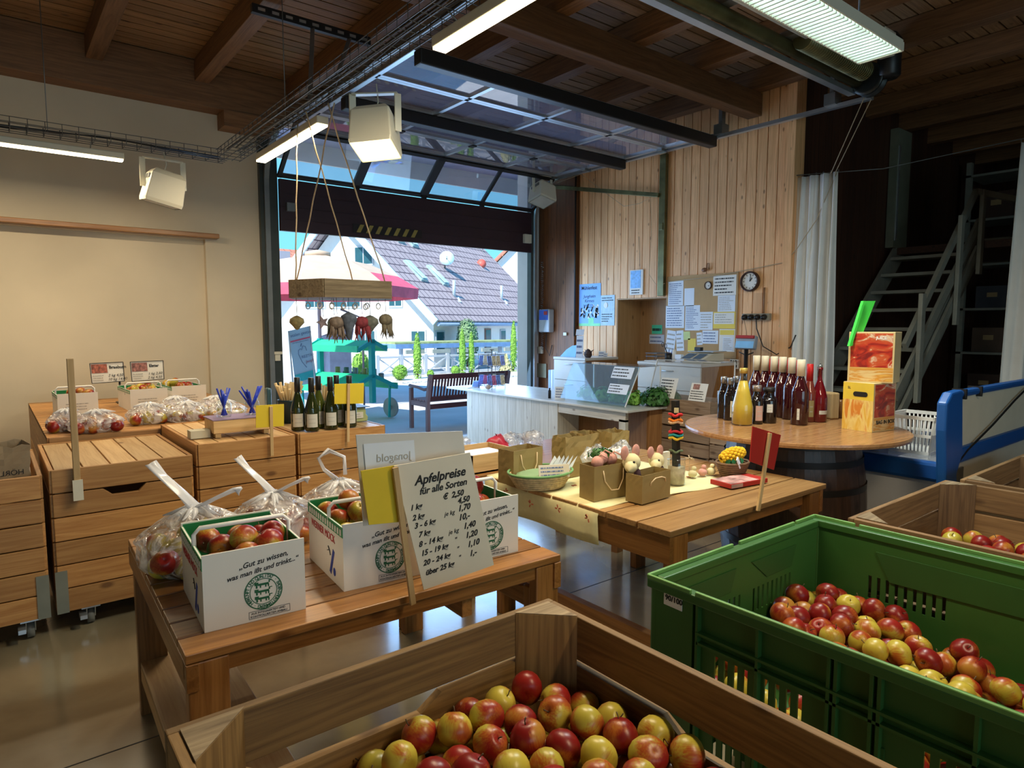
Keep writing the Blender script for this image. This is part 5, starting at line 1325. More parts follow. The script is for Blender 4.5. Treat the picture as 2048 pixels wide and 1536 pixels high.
def carrier_bag(c, rx, ry, rz_, label, group, kinds, n, seed, handles=True, sc=1.0, alabel='', loop=False):
    rnd = random.Random(seed); c = Vector(c)
    lo = (c.x - rx * 0.72, c.y - ry * 0.72); hi = (c.x + rx * 0.72, c.y + ry * 0.72)
    def surf(x, y):
        q = 1 - ((x - c.x) / rx) ** 2 - ((y - c.y) / ry) ** 2
        return c.z + 0.038 * sc + (rz_ * 1.15) * math.sqrt(max(q, 0.02)) * 0.62
    P = []
    rs = np.random.RandomState(seed)
    for k in range(n): x, y = rs.uniform(lo[0], hi[0]), rs.uniform(lo[1], hi[1]); P.append((x, y, c.z + 0.04 * sc + rs.uniform(0, rz_ * 0.6)))
    P = np.array(P)
    for it in range(120):
        D = P[:, None, :] - P[None, :, :]; R = np.sqrt((D ** 2).sum(-1)) + 1e-9; np.fill_diagonal(R, 9)
        d = 0.072 * sc; push = np.where(R < d, (d - R) * 0.3, 0); P = P + (D / R[..., None] * push[..., None]).sum(1); P[:, 2] -= 0.002
        P[:, 0] = np.clip(P[:, 0], lo[0], hi[0]); P[:, 1] = np.clip(P[:, 1], lo[1], hi[1]); P[:, 2] = np.maximum(P[:, 2], c.z + 0.038 * sc)
    for p in P: apple(tuple(p), rnd.choice(kinds), alabel, group, sc, False, rnd=rnd)
    top = float(P[:, 2].max()) + 0.04 * sc - c.z; rise = 0.055 * sc
    r = thing('carrier_bag', label, 'plastic bag', c)
    NU, NV = 56, 18; vs_ = []
    ph = [rnd.uniform(0, 6) for _ in range(6)]
    for j in range(NV + 1):
        f = j / NV; zz = c.z + 0.003 + (top + rise) * f; fb = top / (top + rise)
        if f < 0.15: prof = 0.80 + 0.24 * f / 0.15
        elif f < fb * 0.72: prof = 1.04
        else:
            q = (f - fb * 0.72) / (1 - fb * 0.72); prof = 1.04 * (1 - q ** 1.5) + 0.09
        for i in range(NU):
            a = 2 * PI * i / NU; wk = 0.4 + f
            wr_ = 1 + 0.04 * math.sin(a * 5 + ph[0] + f * 3) + 0.035 * wk * math.sin(a * 11 + ph[1] + f * 6) + 0.03 * wk * math.sin(a * 21 + ph[2] - f * 4)
            vs_.append((c.x + rx * prof * wr_ * math.cos(a), c.y + ry * prof * wr_ * math.sin(a), zz + 0.012 * math.sin(a * 7 + ph[3]) * f))
    fs = [(j * NU + i, j * NU + (i + 1) % NU, (j + 1) * NU + (i + 1) % NU, (j + 1) * NU + i) for j in range(NV) for i in range(NU)]
    mb = MB(); mb.add(vs_, fs, 0, True); part('film', mb, M_BAG, r)
    kt = c + Vector((0, 0, top + rise * 0.95))
    # gathered neck and handles
    mb = MB()
    for k in range(14):
        a = 2 * PI * k / 14 + rnd.uniform(-.2, .2); e_ = kt + Vector((math.cos(a) * rx * rnd.uniform(0.4, 0.8), math.sin(a) * ry * rnd.uniform(0.4, 0.8), -top * rnd.uniform(0.10, 0.25)))
        mb.tube([kt, kt * 0.6 + e_ * 0.4 + Vector((0, 0, 0.004)), e_], [0.010 * sc, 0.012 * sc, 0.002], 6)
    part('gathered_folds', mb, M_BAGW, r)
    if handles:
        def strap(pts, w0):
            m_ = MB(); P_ = [Vector(p) for p in pts]; n_ = len(P_); vv = []
            for i, p in enumerate(P_):
                a = P_[max(i - 1, 0)]; b_ = P_[min(i + 1, n_ - 1)]; d = (b_ - a).normalized(); s_ = d.cross(Vector((-0.7, 0.7, 0.1))).normalized()
                for q in (-1, -0.4, 0.1, 0.6, 1): vv.append(p + s_ * w0 * q + Vector((0.004 * math.sin(i * 2 + q * 5), 0.005 * math.cos(q * 7), 0)))
            m_.add(vv, [(i * 5 + k, i * 5 + k + 1, i * 5 + 6 + k, i * 5 + 5 + k) for i in range(n_ - 1) for k in range(4)], 0, True)
            h_ = part('handle_loop', m_, M_BAGW, r)
            so_ = h_.modifiers.new('film_thickness', 'SOLIDIFY'); so_.thickness = 0.002
        s = sc
        if loop:
            strap([kt, kt + Vector((-0.05, 0.03, 0.05)) * s, kt + Vector((-0.07, 0.04, 0.10)) * s, kt + Vector((-0.03, 0.02, 0.13)) * s, kt + Vector((0.02, -0.01, 0.10)) * s, kt + Vector((0.02, -0.02, 0.03)) * s], 0.012 * s)
        else:
            strap([kt, kt + Vector((-0.035, 0.02, 0.05)) * s, kt + Vector((-0.075, 0.05, 0.10)) * s, kt + Vector((-0.105, 0.07, 0.145)) * s], 0.020 * s)
            strap([kt, kt + Vector((0.05, -0.03, 0.03)) * s, kt + Vector((0.10, -0.06, 0.055)) * s, kt + Vector((0.115, -0.07, 0.05)) * s], 0.016 * s)
    return r
carrier_bag((0.52, 2.38, ZA), 0.165, 0.145, 0.2, 'knotted clear bag of apples at the left edge of the slatted table', 'apples in the left clear bag', ['mix', 'yel', 'mix', 'yel'], 19, 1, alabel='blushed apple inside the left clear bag', sc=1.1)
carrier_bag((0.82, 2.50, ZA), 0.145, 0.135, 0.2, 'middle clear bag of apples behind the cartons on the slatted table', 'apples in the middle clear bag', ['red', 'mix', 'mix'], 16, 2, alabel='reddish apple inside the middle clear bag', sc=1.0)
carrier_bag((1.10, 2.53, ZA), 0.155, 0.135, 0.2, 'clear bag of apples with an upright white loop, behind the yellow card', 'apples in the looped bag', ['yel', 'yel', 'mix'], 16, 3, alabel='yellowish apple inside the bag with the upright loop', loop=True, sc=1.0)

# handwritten price sheet on its stick
ps = thing('price_board', 'handwritten apple price sheet with yellow card, clipped on a wooden stick', 'sign', (1.0, 1.63, 0.60))
def pA(x, y, Y=1.70): return ony(x, y, Y)
q = [pA(788, 932), pA(940, 905), pA(988, 1130), pA(848, 1180)]
mb = MB(); mb.poly([q[3], q[2], q[1], q[0]], 0.003, nrm=(0, 1, 0)); sheetp = part('price_sheet', mb, M_OLDPAPER, ps, 'handwritten list sheet')
xd = (q[1] - q[0]); Wd = xd.length; xd.normalize(); yd = (q[0] - q[3]); Hd = yd.length; yd = (yd - xd * yd.dot(xd)).normalized()
def hw(s_, u, v, size, **k):
    o = q[3] * (1 - v) + q[0] * v; e_ = q[2] * (1 - v) + q[1] * v; p = o * (1 - u) + e_ * u + Vector((0, -0.0015, 0))
    text(s_, sheetp, p, (e_ - o), yd, size, M_INK, shear=0.22, name='handwriting', **k)
hw('Apfelpreise', 0.19, 0.825, 0.040, bold=0.0009); hw('für alle Sorten', 0.22, 0.745, 0.030, bold=0.0006)
hw('€  2,50', 0.50, 0.665, 0.026, bold=0.0007); hw('4,50', 0.68, 0.605, 0.026, bold=0.0007)
hw('1,70', 0.66, 0.54, 0.027, bold=0.0007); hw('10,-', 0.64, 0.465, 0.028, bold=0.0007); hw('1,40', 0.68, 0.385, 0.027, bold=0.0007); hw('1,20', 0.68, 0.305, 0.027, bold=0.0007); hw('1,10', 0.68, 0.225, 0.027, bold=0.0007); hw('1,-', 0.68, 0.145, 0.027, bold=0.0007)
for s_, v in (('1 kg', 0.64), ('2 kg', 0.56), ('3 - 6 kg', 0.495), (' 7 kg', 0.42), ('8 - 14 kg', 0.345), ('15 - 19 kg', 0.27), ('20 - 24 kg', 0.19), ('über 25 kg', 0.11)): hw(s_, 0.06, v, 0.024, bold=0.0006)
for v in (0.53, 0.375): hw('je kg', 0.47, v, 0.020)
for v in (0.295, 0.215, 0.14): hw('"', 0.52, v, 0.024)
mb = MB(); mb.poly([pA(738, 1050, 1.707), pA(808, 1043, 1.707), pA(796, 930, 1.707), pA(722, 942, 1.707)], 0.003, nrm=(0, 1, 0)); part('yellow_card', mb, M_YELLOW, ps, 'plain yellow card')
mb = MB(); mb.beam(pA(790, 935, 1.69) , pA(826, 1208, 1.69), 0.017, 0.010, upv=(0, 1, 0)); part('stick', mb, W_PALE[2], ps, 'round-ended wooden stick')
mb = MB(); mb.poly([pA(727, 1052, 1.76), pA(944, 1030, 1.76), pA(925, 862, 1.76), pA(712, 870, 1.76)], 0.003, nrm=(0, 1, 0))
bs = solo('back_sign', mb, plain('clear_sleeve', (0.66, 0.64, 0.60), 0.35, noise=0.03), 'large white-sleeved variety sign seen from behind, Jonagold in mirror writing', 'sign', loc=tuple(pA(820, 1040, 1.76)))
mb = MB(); mb.poly([pA(732, 945, 1.755), pA(832, 935, 1.755), pA(828, 880, 1.755), pA(727, 888, 1.755)], 0.0005, nrm=(0, 1, 0)); part('paler_patch', mb, M_PAPERB, bs)
text('Jonagold', bs, pA(822, 917, 1.753), (-1, 0, 0.03), (0, 0, 1), 0.034, M_GREYINK, name='mirrored_lettering')

q_ = pA(850, 1040, 1.768); mb = MB(); mb.box(q_.x - 0.01, q_.x + 0.01, 1.765, 1.775, ZA, q_.z + 0.1); part('stick', mb, W_PALE[2], bs)
# ================================================================== DISPLAY CRATES (left)
def display_unit(x0, x1, y0, y1, zt, label, top='lid', nb=6, z0=0.10, wheels=(), step=True, notch=None, plates=()):
    r = thing('display_crate', label, 'display crate', ((x0 + x1) / 2, (y0 + y1) / 2, 0))
    h_ = (zt - z0) / nb
    for k in range(nb):
        za, zb = z0 + k * h_ + 0.003, z0 + (k + 1) * h_ - 0.003
        mb = MB()
        if notch == k:
            xm = (x0 + x1) / 2; mb.poly([(x0 + 0.01, y0, za), (x1 - 0.01, y0, za), (x1 - 0.01, y0, zb), (xm + 0.09, y0, zb), (xm + 0.055, y0, zb - 0.035), (xm - 0.06, y0, zb - 0.035), (xm - 0.10, y0, zb), (x0 + 0.01, y0, zb)], 0.02, nrm=(0, 1, 0))
        else: mb.box(x0 + 0.01, x1 - 0.01, y0, y0 + 0.02, za, zb)
        part('front_board', mb, W_CRATE[0], r, bev=0.0025)
        boxes('side_board', [(x0, x0 + 0.02, y0 + 0.01, y1, za, zb), (x1 - 0.02, x1, y0 + 0.01, y1, za, zb)], W_CRATE[1], r, 0.0025)
    mb = MB(); mb.box(x0, x1, y1 - 0.02, y1, z0, zt); part('back_board', mb, W_CRATE[0], r)
    mb = MB()
    for x in (x0 + 0.02, x1 - 0.055): mb.box(x, x + 0.035, y0 + 0.02, y0 + 0.05, z0, zt - 0.02); mb.box(x, x + 0.035, y1 - 0.05, y1 - 0.02, z0, zt - 0.02)
    mb.box(x0 + 0.02, x1 - 0.02, y0 + 0.02, y1 - 0.02, z0, z0 + 0.02)
    part('inner_frame', mb, W_CRATE[2], r)
    if top == 'lid':
        mb = MB(); n = 5
        for k in range(n):
            a = x0 + 0.022 + k * (x1 - x0 - 0.044) / n; mb.box(a + 0.003, a + (x1 - x0 - 0.044) / n - 0.004, y0 + 0.02, y1 - 0.02, zt - 0.022, zt - 0.004)
        part('slatted_lid', mb, W_TOP[1], r, bev=0.002)
    elif top == 'slatx':
        mb = MB(); n = max(3, int((y1 - y0) / 0.11))
        for k in range(n):
            a = y0 + k * (y1 - y0) / n; mb.box(x0, x1, a + 0.006, a + (y1 - y0) / n - 0.010, zt - 0.02, zt)
        part('slatted_top', mb, W_CRATE[0], r, bev=0.002)
    elif top == 'open':
        mb = MB(); mb.box(x0 + 0.02, x1 - 0.02, y0 + 0.02, y1 - 0.02, zt - 0.14, zt - 0.12); part('false_floor', mb, W_TOP[0], r)
    for x, za, zb in plates:
        mb = MB(); mb.box(x, x + 0.05, y0 - 0.004, y0, za, zb); part('corner_plate', mb, plain('dull_zinc', (0.22, 0.23, 0.19), 0.55, 0.3), r, 'grey metal corner plate')
    for x, y in wheels:
        mb = MB(); mb.tube([(x - 0.015, y, 0.04), (x + 0.015, y, 0.04)], 0.038, 18); part('wheel', mb, plain('wheel_grey', (0.16, 0.16, 0.14), 0.5), r)
        mb = MB(); mb.poly([(x - 0.02, y + 0.03, 0.095), (x - 0.02, y - 0.05, 0.095), (x - 0.02, y - 0.03, 0.04), (x - 0.02, y + 0.01, 0.03)], 0.004, nrm=(1, 0, 0)); mb.poly([(x + 0.016, y + 0.03, 0.095), (x + 0.016, y - 0.05, 0.095), (x + 0.016, y - 0.03, 0.04), (x + 0.016, y + 0.01, 0.03)], 0.004, nrm=(1, 0, 0)); mb.box(x - 0.04, x + 0.04, y - 0.05, y + 0.04, 0.092, 0.10); mb.box(x - 0.05, x - 0.02, y - 0.09, y - 0.02, 0.055, 0.075); part('castor_fork', mb, M_GALV, r)
    return r
display_unit(-0.50, 0.165, 3.775, 4.60, 0.795, 'leftmost stack of display crates, holding paper bags', 'open', nb=6, wheels=((0.085, 3.84), (-0.4, 3.84)), plates=((0.115, 0.10, 0.31),))
display_unit(0.19, 0.825, 3.785, 4.66, 0.81, 'display crate stack with a pale slatted lid and a wooden stick at its front', 'lid', nb=6, notch=4, wheels=((0.33, 3.85), (0.7, 3.85)), plates=((0.19, 0.10, 0.31),))
display_unit(0.845, 1.39, 3.80, 4.72, 0.86, 'display crate stack under the wooden tray with blue pens', 'lid', nb=6)
display_unit(1.405, 1.98, 3.80, 4.55, 0.86, 'rightmost display crate stack, carrying the wine bottles', 'lid', nb=6)
display_unit(0.24, 0.90, 4.72, 6.95, 0.835, 'long slatted display bench along the plaster wall, its left half', 'slatx', nb=5)
display_unit(0.91, 1.66, 4.78, 6.95, 0.835, 'long slatted display bench along the plaster wall, its right half', 'slatx', nb=5)
ZBk = 0.8355
mb = MB(); mb.box(0.287, 0.315, 3.755, 3.783, 0.66, 1.34); r = solo('upright_batten', mb, W_PALE[2], 'tall thin batten standing at the front of the slatted-lid crate', 'batten', bev=0.002)
mb = MB(); mb.box(0.28, 0.322, 3.745, 3.756, 0.655, 0.755); part('metal_bracket', mb, M_CREAMP, r, 'white bracket with two screws')
# paper bags in the leftmost crate
def paperbag(c, w_, d_, h_, label, rz=0.0, crumple=0.02, seed=1, handles=True, mat=None, sides=True):
    rnd = random.Random(seed); r = thing('paper_bag', label, 'paper bag', c, rz, local=True)
    N, J = 24, 8; vs_ = []
    for j in range(J + 1):
        f = j / J
        for i in range(N):
            t = i / N * 4; s_ = int(t); u = t - s_
            cx_, cy_ = [(-1 + 2 * u, -1), (1, -1 + 2 * u), (1 - 2 * u, 1), (-1, 1 - 2 * u)][s_]
            k = crumple * (0.3 + f) ; vs_.append((cx_ * w_ / 2 * (1 + rnd.uniform(-k, k)), cy_ * d_ / 2 * (1 + rnd.uniform(-k, k) * 1.5), h_ * f + (rnd.uniform(-1, 1) * crumple * h_ * 0.8 if j == J else 0)))
    fs = [(j * N + i, j * N + (i + 1) % N, (j + 1) * N + (i + 1) % N, (j + 1) * N + i) for j in range(J) for i in range(N)] + [tuple(reversed(range(N)))]
    mb = MB(); mb.add(vs_, fs); o = part('bag_body', mb, mat or M_KRAFT, r); sm = o.modifiers.new('paper_thickness', 'SOLIDIFY'); sm.thickness = 0.002
    if handles:
        for y in (-d_ / 2 - 0.003,):
            mb = MB(); mb.tube([(-w_ * 0.27, y, h_ * 0.86), (-w_ * 0.24, y - 0.006, h_ * 0.55), (-w_ * 0.08, y - 0.01, h_ * 0.28), (w_ * 0.12, y - 0.01, h_ * 0.27), (w_ * 0.26, y - 0.006, h_ * 0.55), (w_ * 0.29, y, h_ * 0.86)] if handles == 'down' else [(-w_ * 0.24, y, h_ * 0.60), (-w_ * 0.23, y - 0.004, h_ * 0.72), (-w_ * 0.1, y - 0.006, h_ * 0.84), (w_ * 0.12, y - 0.006, h_ * 0.84), (w_ * 0.26, y - 0.004, h_ * 0.76), (w_ * 0.30, y, h_ * 0.63)], 0.0028, 6)
            part('cord_handle', mb, plain('paper_cord', (0.70, 0.52, 0.30), 0.8), r)
    return r
M_BAGP = plain('greyish_kraft', (0.34, 0.25, 0.15), 0.8, noise=0.1, nscale=20)
pb1 = paperbag((0.02, 4.02, 0.68), 0.20, 0.16, 0.24, 'crumpled brown paper bag with mirror lettering at the left edge, nearer the crate stack', 0.1, 0.07, 4, None, M_BAGP)
text('HÖRLICH', pb1, (0.075, -0.086, 0.10), (-1, 0, 0), (0, 0, 1), 0.035, M_INK, name='mirrored_lettering')
paperbag((-0.22, 4.05, 0.68), 0.20, 0.16, 0.25, 'crumpled brown paper bag cut by the left edge of the picture', -0.2, 0.08, 6, None, M_BAGP)

# small cartons, bags and signs on the long bench
cA = carton('', 'small carton of red apples at the left of the long bench', (0.365, 5.70, ZBk), 0.02, 0.25, 0.36, 0.17, small=True, seed=1)
cB = carton('', 'small carton of yellow apples, middle of three on the long bench', (0.83, 5.75, ZBk), 0.03, 0.26, 0.5, 0.17, small=True, seed=2)
cC = carton('', 'small carton of apples, rightmost of three on the long bench', (1.14, 5.85, ZBk), 0.03, 0.26, 0.5, 0.17, small=True, seed=3)
fill_carton(cA, 'small red apple in the left carton on the long bench', 'apples in the left bench carton', ['red'], 14, 0.25, 0.36, 0.17, seed=8, top=0.01)
fill_carton(cB, 'small yellowish apple in the middle carton on the long bench', 'apples in the middle bench carton', ['yel', 'yel', 'mix'], 20, 0.26, 0.5, 0.17, seed=9, top=0.015)
fill_carton(cC, 'small apple in the right carton on the long bench', 'apples in the right bench carton', ['yel', 'mix'], 20, 0.26, 0.5, 0.17, seed=10, top=0.015)
carrier_bag((0.36, 4.98, ZBk), 0.10, 0.10, 0.08, 'small clear bag of red apples, left one behind the upright batten', 'red apples in the left bench bag', ['red', 'mix'], 7, 11, handles=False, alabel='red apple in the small left bag on the long bench')
carrier_bag((0.50, 4.80, ZBk), 0.14, 0.10, 0.09, 'clear bag of small red apples right of the upright batten', 'red apples in the right bench bag', ['red'], 9, 12, handles=False, alabel='red apple in the bag right of the upright batten')
k = 0
for x, y, lab in ((0.83, 5.02, 'front left'), (1.06, 5.35, 'rear left'), (1.05, 4.95, 'front middle'), (1.30, 5.2, 'rear right'), (1.28, 4.86, 'front right')):
    carrier_bag((x, y, ZBk), 0.13, 0.13, 0.09, '%s clear bag of pale apples on the right of the long bench' % lab, 'pale apples in the %s bench bag' % lab, ['yel', 'mix'], 8, 20 + k, handles=False, alabel='pale apple in the %s bag on the long bench' % lab); k += 1

def stand_sign(px, label, title, l1, l2, seed):
    a, b_, c_, d_ = [ony(x, y, 6.45) for x, y in px]
    r = thing('product_sign', label, 'sign', ((a.x + b_.x) / 2, 6.45, d_.z))
    mb = MB(); mb.poly([d_, c_, b_, a], 0.006, nrm=(0, 1, 0)); part('sign_board', mb, M_CARTON, r)
    mb = MB()
    for p, q_ in ((a, b_), (b_, c_), (c_, d_), (d_, a)): mb.beam(p + Vector((0, -0.004, 0)), q_ + Vector((0, -0.004, 0)), 0.004, 0.005)
    part('dark_edge', mb, M_INK, r)
    u = (b_ - a); v = (a - d_); o = Vector((0, -0.002, 0))
    mb = MB(); mb.poly([d_ + v * 0.5 + u * 0.03 + o, d_ + v * 0.5 + u * 0.5 + o, d_ + v * 0.94 + u * 0.5 + o, d_ + v * 0.94 + u * 0.03 + o], 0.0006, nrm=(0, -1, 0)); part('product_photo', mb, plain('photo_red_%d' % seed, (0.35, 0.10, 0.06) if seed == 1 else (0.30, 0.12, 0.10), 0.5, noise=0.8, nscale=45), r)
    text(title, r, d_ + u * 0.55 + v * 0.70 + o, u, v, 0.034, M_INK, bold=0.001, name='title')
    text(l1, r, d_ + u * 0.50 + v * 0.30 + o, u, v, 0.030, M_INK, shear=0.3, name='handwriting'); text(l2, r, d_ + u * 0.48 + v * 0.10 + o, u, v, 0.030, M_INK, shear=0.3, name='handwriting')
    mb = MB(); scribble(mb, d_ + u * 0.05 + v * 0.08 + o, u, v, u.length * 0.35, v.length * 0.35, 3, 0, seed); part('small_print', mb, M_GREYINK, r)
    mb = MB(); mb.tube([(b_.x - 0.03 if seed == 1 else a.x + 0.03, 6.47, ZBk), (b_.x - 0.03 if seed == 1 else a.x + 0.03, 6.47, c_.z + 0.05)], 0.008, 8); mb.box((b_.x if seed == 1 else a.x) - 0.06, (b_.x if seed == 1 else a.x) + 0.06, 6.42, 6.52, ZBk, ZBk + 0.012); part('stand', mb, M_BLACK if seed == 1 else W_PALE[2], r)
stand_sign(((179, 727), (246, 724), (249, 762), (184, 767)), 'white product sign with dark photo, left of two against the plaster wall', 'Braeburn', '2 kg 4,50', '10 kg 14,00', 1)
stand_sign(((260, 724), (326, 721), (328, 758), (264, 763)), 'white product sign with onion photo, right of two against the plaster wall', 'Elstar', '1 kg 2,50', '2 kg 4,50', 2)

# wooden tray with jars of blue pens, on the third unit
ZU = 0.8605
r = thing('wooden_tray', 'upturned pale wooden box under the two pen jars', 'box', (1.1, 4.03, ZU))
mb = MB(); mb.box(0.97, 1.29, 3.93, 4.13, ZU + 0.025, ZU + 0.10); part('box_body', mb, W_PALE[0], r, bev=0.003)
mb = MB(); mb.box(0.965, 1.295, 3.925, 4.135, ZU + 0.10, ZU + 0.106); part('purple_cover', mb, plain('mauve_paper', (0.30, 0.22, 0.36), 0.6), r, 'mauve paper cover')
for x in (0.98, 1.25): mb = MB(); mb.box(x, x + 0.03, 3.935, 4.12, ZU, ZU + 0.025); part('foot', mb, W_PALE[0], r)
mb = MB(); mb.box(0.86, 0.965, 3.98, 4.06, ZU, ZU + 0.045); solo('wood_block', mb, plain('pale_block', (0.55, 0.52, 0.40), 0.7), 'small pale block beside the upturned box', 'block', bev=0.002)
def penjar(x, y, z, label, seed, fan):
    rnd = random.Random(seed); r = thing('pen_jar', label, 'jar', (x, y, z))
    mb = MB(); mb.lathe([(0.036, 0), (0.04, 0.005), (0.04, 0.075), (0.032, 0.085), (0.034, 0.095)], (x, y, z), 20); part('glass', mb, G_JAR, r)
    for k in range(12):
        a = rnd.uniform(0, 6.28); l = rnd.uniform(0.13, 0.17); t = rnd.uniform(0.02, 0.045)
        p0 = Vector((x - math.cos(a) * 0.015, y - math.sin(a) * 0.015, z + 0.008)); p1 = Vector((x + math.cos(a) * t * fan, y + math.sin(a) * t * fan, z + l))
        mb = MB(); mb.tube([p0, p1], 0.005, 6)
        o = solo('blue_pen', mb, plain('pen_blue', (0.01, 0.04, 0.50), 0.35), 'blue pen standing in the %s jar' % ('left' if seed == 1 else 'right'), 'pen', group='pens in the %s jar' % ('left' if seed == 1 else 'right'))
penjar(1.055, 4.03, ZU + 0.107, 'left glass jar of blue pens on the upturned box', 1, 1.3)
penjar(1.215, 4.03, ZU + 0.107, 'right glass jar of blue pens on the upturned box', 2, 1.8)

def card_on_stick(px_card, Y, px_stick, mat, label, depth=0.02, w_=0.018, smat=None, dot=False):
    P = [ony(x, y, Y) for x, y in px_card]; r = thing('sign_on_stick', label, 'sign', ((P[0].x + P[1].x) / 2, Y, ony(*px_stick[1], Y).z))
    mb = MB(); mb.poly([P[3], P[2], P[1], P[0]], 0.004, nrm=(0, 1, 0)); part('card', mb, mat, r)
    mb = MB(); a, b_ = [ony(x, y, Y - 0.008) for x, y in px_stick]; mb.beam(a, b_, w_, 0.010, upv=(0, 1, 0)); part('stick', mb, smat or W_PALE[2], r, bev=0.002)
    return r
card_on_stick(((512, 811), (568, 808), (568, 852), (512, 856)), 3.78, ((542, 813), (544, 912)), M_YELLOW, 'yellow card on a stick in front of the pen box')
yb = card_on_stick(((669, 768), (728, 766), (727, 807), (669, 808)), 3.78, ((697, 767), (696, 884)), M_YELLOW, 'yellow card on a stick in front of the wine bottles')

# wine bottles
def bottle_mesh_parts(h_=0.30, r_=0.0375, neck=0.013, shoulder=0.16, slope=0.24):
    return [(r_ * 0.9, 0), (r_, 0.006), (r_, shoulder), (r_ * 0.93, shoulder + 0.015), (r_ * 0.72, shoulder + (slope - shoulder) * 0.45), (neck * 1.3, slope - 0.015), (neck, slope), (neck, h_ - 0.018), (neck * 1.15, h_ - 0.016), (neck * 1.15, h_ - 0.002), (neck * 0.8, h_)]
def bottle(name, label, c, glassm, h_=0.30, r_=0.0375, neck=0.013, shoulder=0.15, slope=0.23, cap=None, capz=0.06, labelm=M_PAPER, lz=(0.04, 0.12), lang=(-2.6, -0.6), group=None, fill=None, capr=1.25, cat='bottle', dotlabel=None):
    r = thing(name, label, cat, c, local=True, group=group)
    if c[0] > 3: r.scale = (1.22, 1.22, 1.13)
    mb = MB(); mb.lathe(bottle_mesh_parts(h_, r_, neck, shoulder, slope), (0, 0, 0), 24); part('glass', mb, glassm, r)
    if fill:
        fm, fz = fill; bp_l = bottle_mesh_parts(h_, r_, neck, shoulder, slope); pf = [(p[0] * 0.93, max(p[1], 0.004)) for p in bp_l if p[1] < fz]; rf = float(np.interp(fz, [p[1] for p in bp_l], [p[0] for p in bp_l])) * 0.9
        pf.append((rf, fz)); pf.append((0.0001, fz)); mb = MB(); mb.lathe(pf, (0, 0, 0), 20); part('contents', mb, fm, r)
    if cap:
        mb = MB(); mb.lathe([(neck * capr, h_ - capz), (neck * capr, h_ + 0.001), (neck * capr * 0.9, h_ + 0.003), (0.0001, h_ + 0.003)], (0, 0, 0), 16); part('capsule', mb, cap, r)
    if labelm:
        a0, a1 = lang; n = 14; rr = r_ * 1.012; mb = MB(); vs_ = []
        for i in range(n + 1):
            a = a0 + (a1 - a0) * i / n
            for z in lz: vs_.append((rr * math.cos(a), rr * math.sin(a), z))
        mb.add(vs_, [(2 * i, 2 * i + 2, 2 * i + 3, 2 * i + 1) for i in range(n)], 0, True); part('label', mb, labelm, r)
        mb = MB(); vs_ = []; 
        for row in range(2):
            z0 = lz[0] + (lz[1] - lz[0]) * (0.3 + 0.3 * row)
            for i in range(5):
                a = a0 + (a1 - a0) * (0.2 + 0.12 * i); b_ = a + (a1 - a0) * 0.09; q = rr * 1.004
                mb.add([(q * math.cos(a), q * math.sin(a), z0), (q * math.cos(b_), q * math.sin(b_), z0), (q * math.cos(b_), q * math.sin(b_), z0 + 0.004), (q * math.cos(a), q * math.sin(a), z0 + 0.004)], [(0, 1, 2, 3)])
        part('label_print', mb, M_GREYINK, r)
    return r
M_WINE = plain('green_wine_glass', (0.020, 0.028, 0.006), 0.06, noise=0, spec=0.7)
M_WINEL = plain('olive_wine_glass', (0.07, 0.09, 0.012), 0.06, noise=0, spec=0.7)
M_CAPD = plain('dark_capsule', (0.03, 0.03, 0.03), 0.4, 0.3, noise=0)
M_LABW = plain('wine_label', (0.62, 0.58, 0.50), 0.7, noise=0.03)
for k, (x, y, lb) in enumerate(((1.455, 3.93, 'leftmost dark green wine bottle, half behind its neighbour'), (1.515, 3.86, 'second wine bottle from the left, standing in front with a full label'), (1.60, 3.96, 'wine bottle at the back between the two front bottles'), (1.635, 3.86, 'third front wine bottle with a cream label'), (1.715, 3.95, 'olive wine bottle lit from behind'), (1.765, 3.87, 'rightmost wine bottle, behind the yellow card'))):
    bottle('wine_bottle', lb, (x, y, ZU), [M_WINE, M_WINE, M_WINEL, M_WINE, M_WINEL, M_WINE][k], 0.32, 0.042, 0.014, 0.13, 0.235, M_CAPD, 0.085, M_LABW, (0.025, 0.105), (-2.7, -1.1))
# pot with breadsticks
r = thing('utensil_pot', 'dark blue-green pot behind the wine bottles holding pale brushes', 'pot', (1.56, 4.36, ZU))
mb = MB(); mb.lathe([(0.055, 0), (0.07, 0.14), (0.072, 0.15), (0.064, 0.15), (0.05, 0.01)], (1.53, 4.30, ZU), 20); part('pot', mb, plain('petrol_glaze', (0.008, 0.035, 0.05), 0.35), r)
mb = MB(); rnd = random.Random(3)
for k in range(26):
    a = rnd.uniform(0, 6.28); t = rnd.uniform(0.02, 0.10); z = rnd.uniform(0.20, 0.27); mb.tube([(1.53, 4.30, ZU + 0.05), (1.53 + math.cos(a) * t * 0.6, 4.30 + math.sin(a) * t * 0.6, ZU + 0.15), (1.53 + math.cos(a) * t, 4.30 + math.sin(a) * t, ZU + z)], [0.003, 0.004, 0.009], 6)
part('pale_brushes', mb, plain('straw', (0.62, 0.46, 0.24), 0.8), r)
r = thing('utensil_pot', 'second bunch of pale brushes half hidden behind the wine bottles', 'pot', (1.75, 4.3, ZU))
mb = MB(); mb.lathe([(0.05, 0), (0.06, 0.13), (0.055, 0.13), (0.045, 0.01)], (1.77, 4.30, ZU), 20); part('pot', mb, MATS['petrol_glaze'], r)
mb = MB()
for k in range(22):
    a = rnd.uniform(0, 6.28); t = rnd.uniform(0.02, 0.09); z = rnd.uniform(0.18, 0.24); mb.tube([(1.77, 4.30, ZU + 0.05), (1.77 + math.cos(a) * t, 4.30 + math.sin(a) * t, ZU + z)], [0.003, 0.009], 6)
part('pale_brushes', mb, MATS['straw'], r)
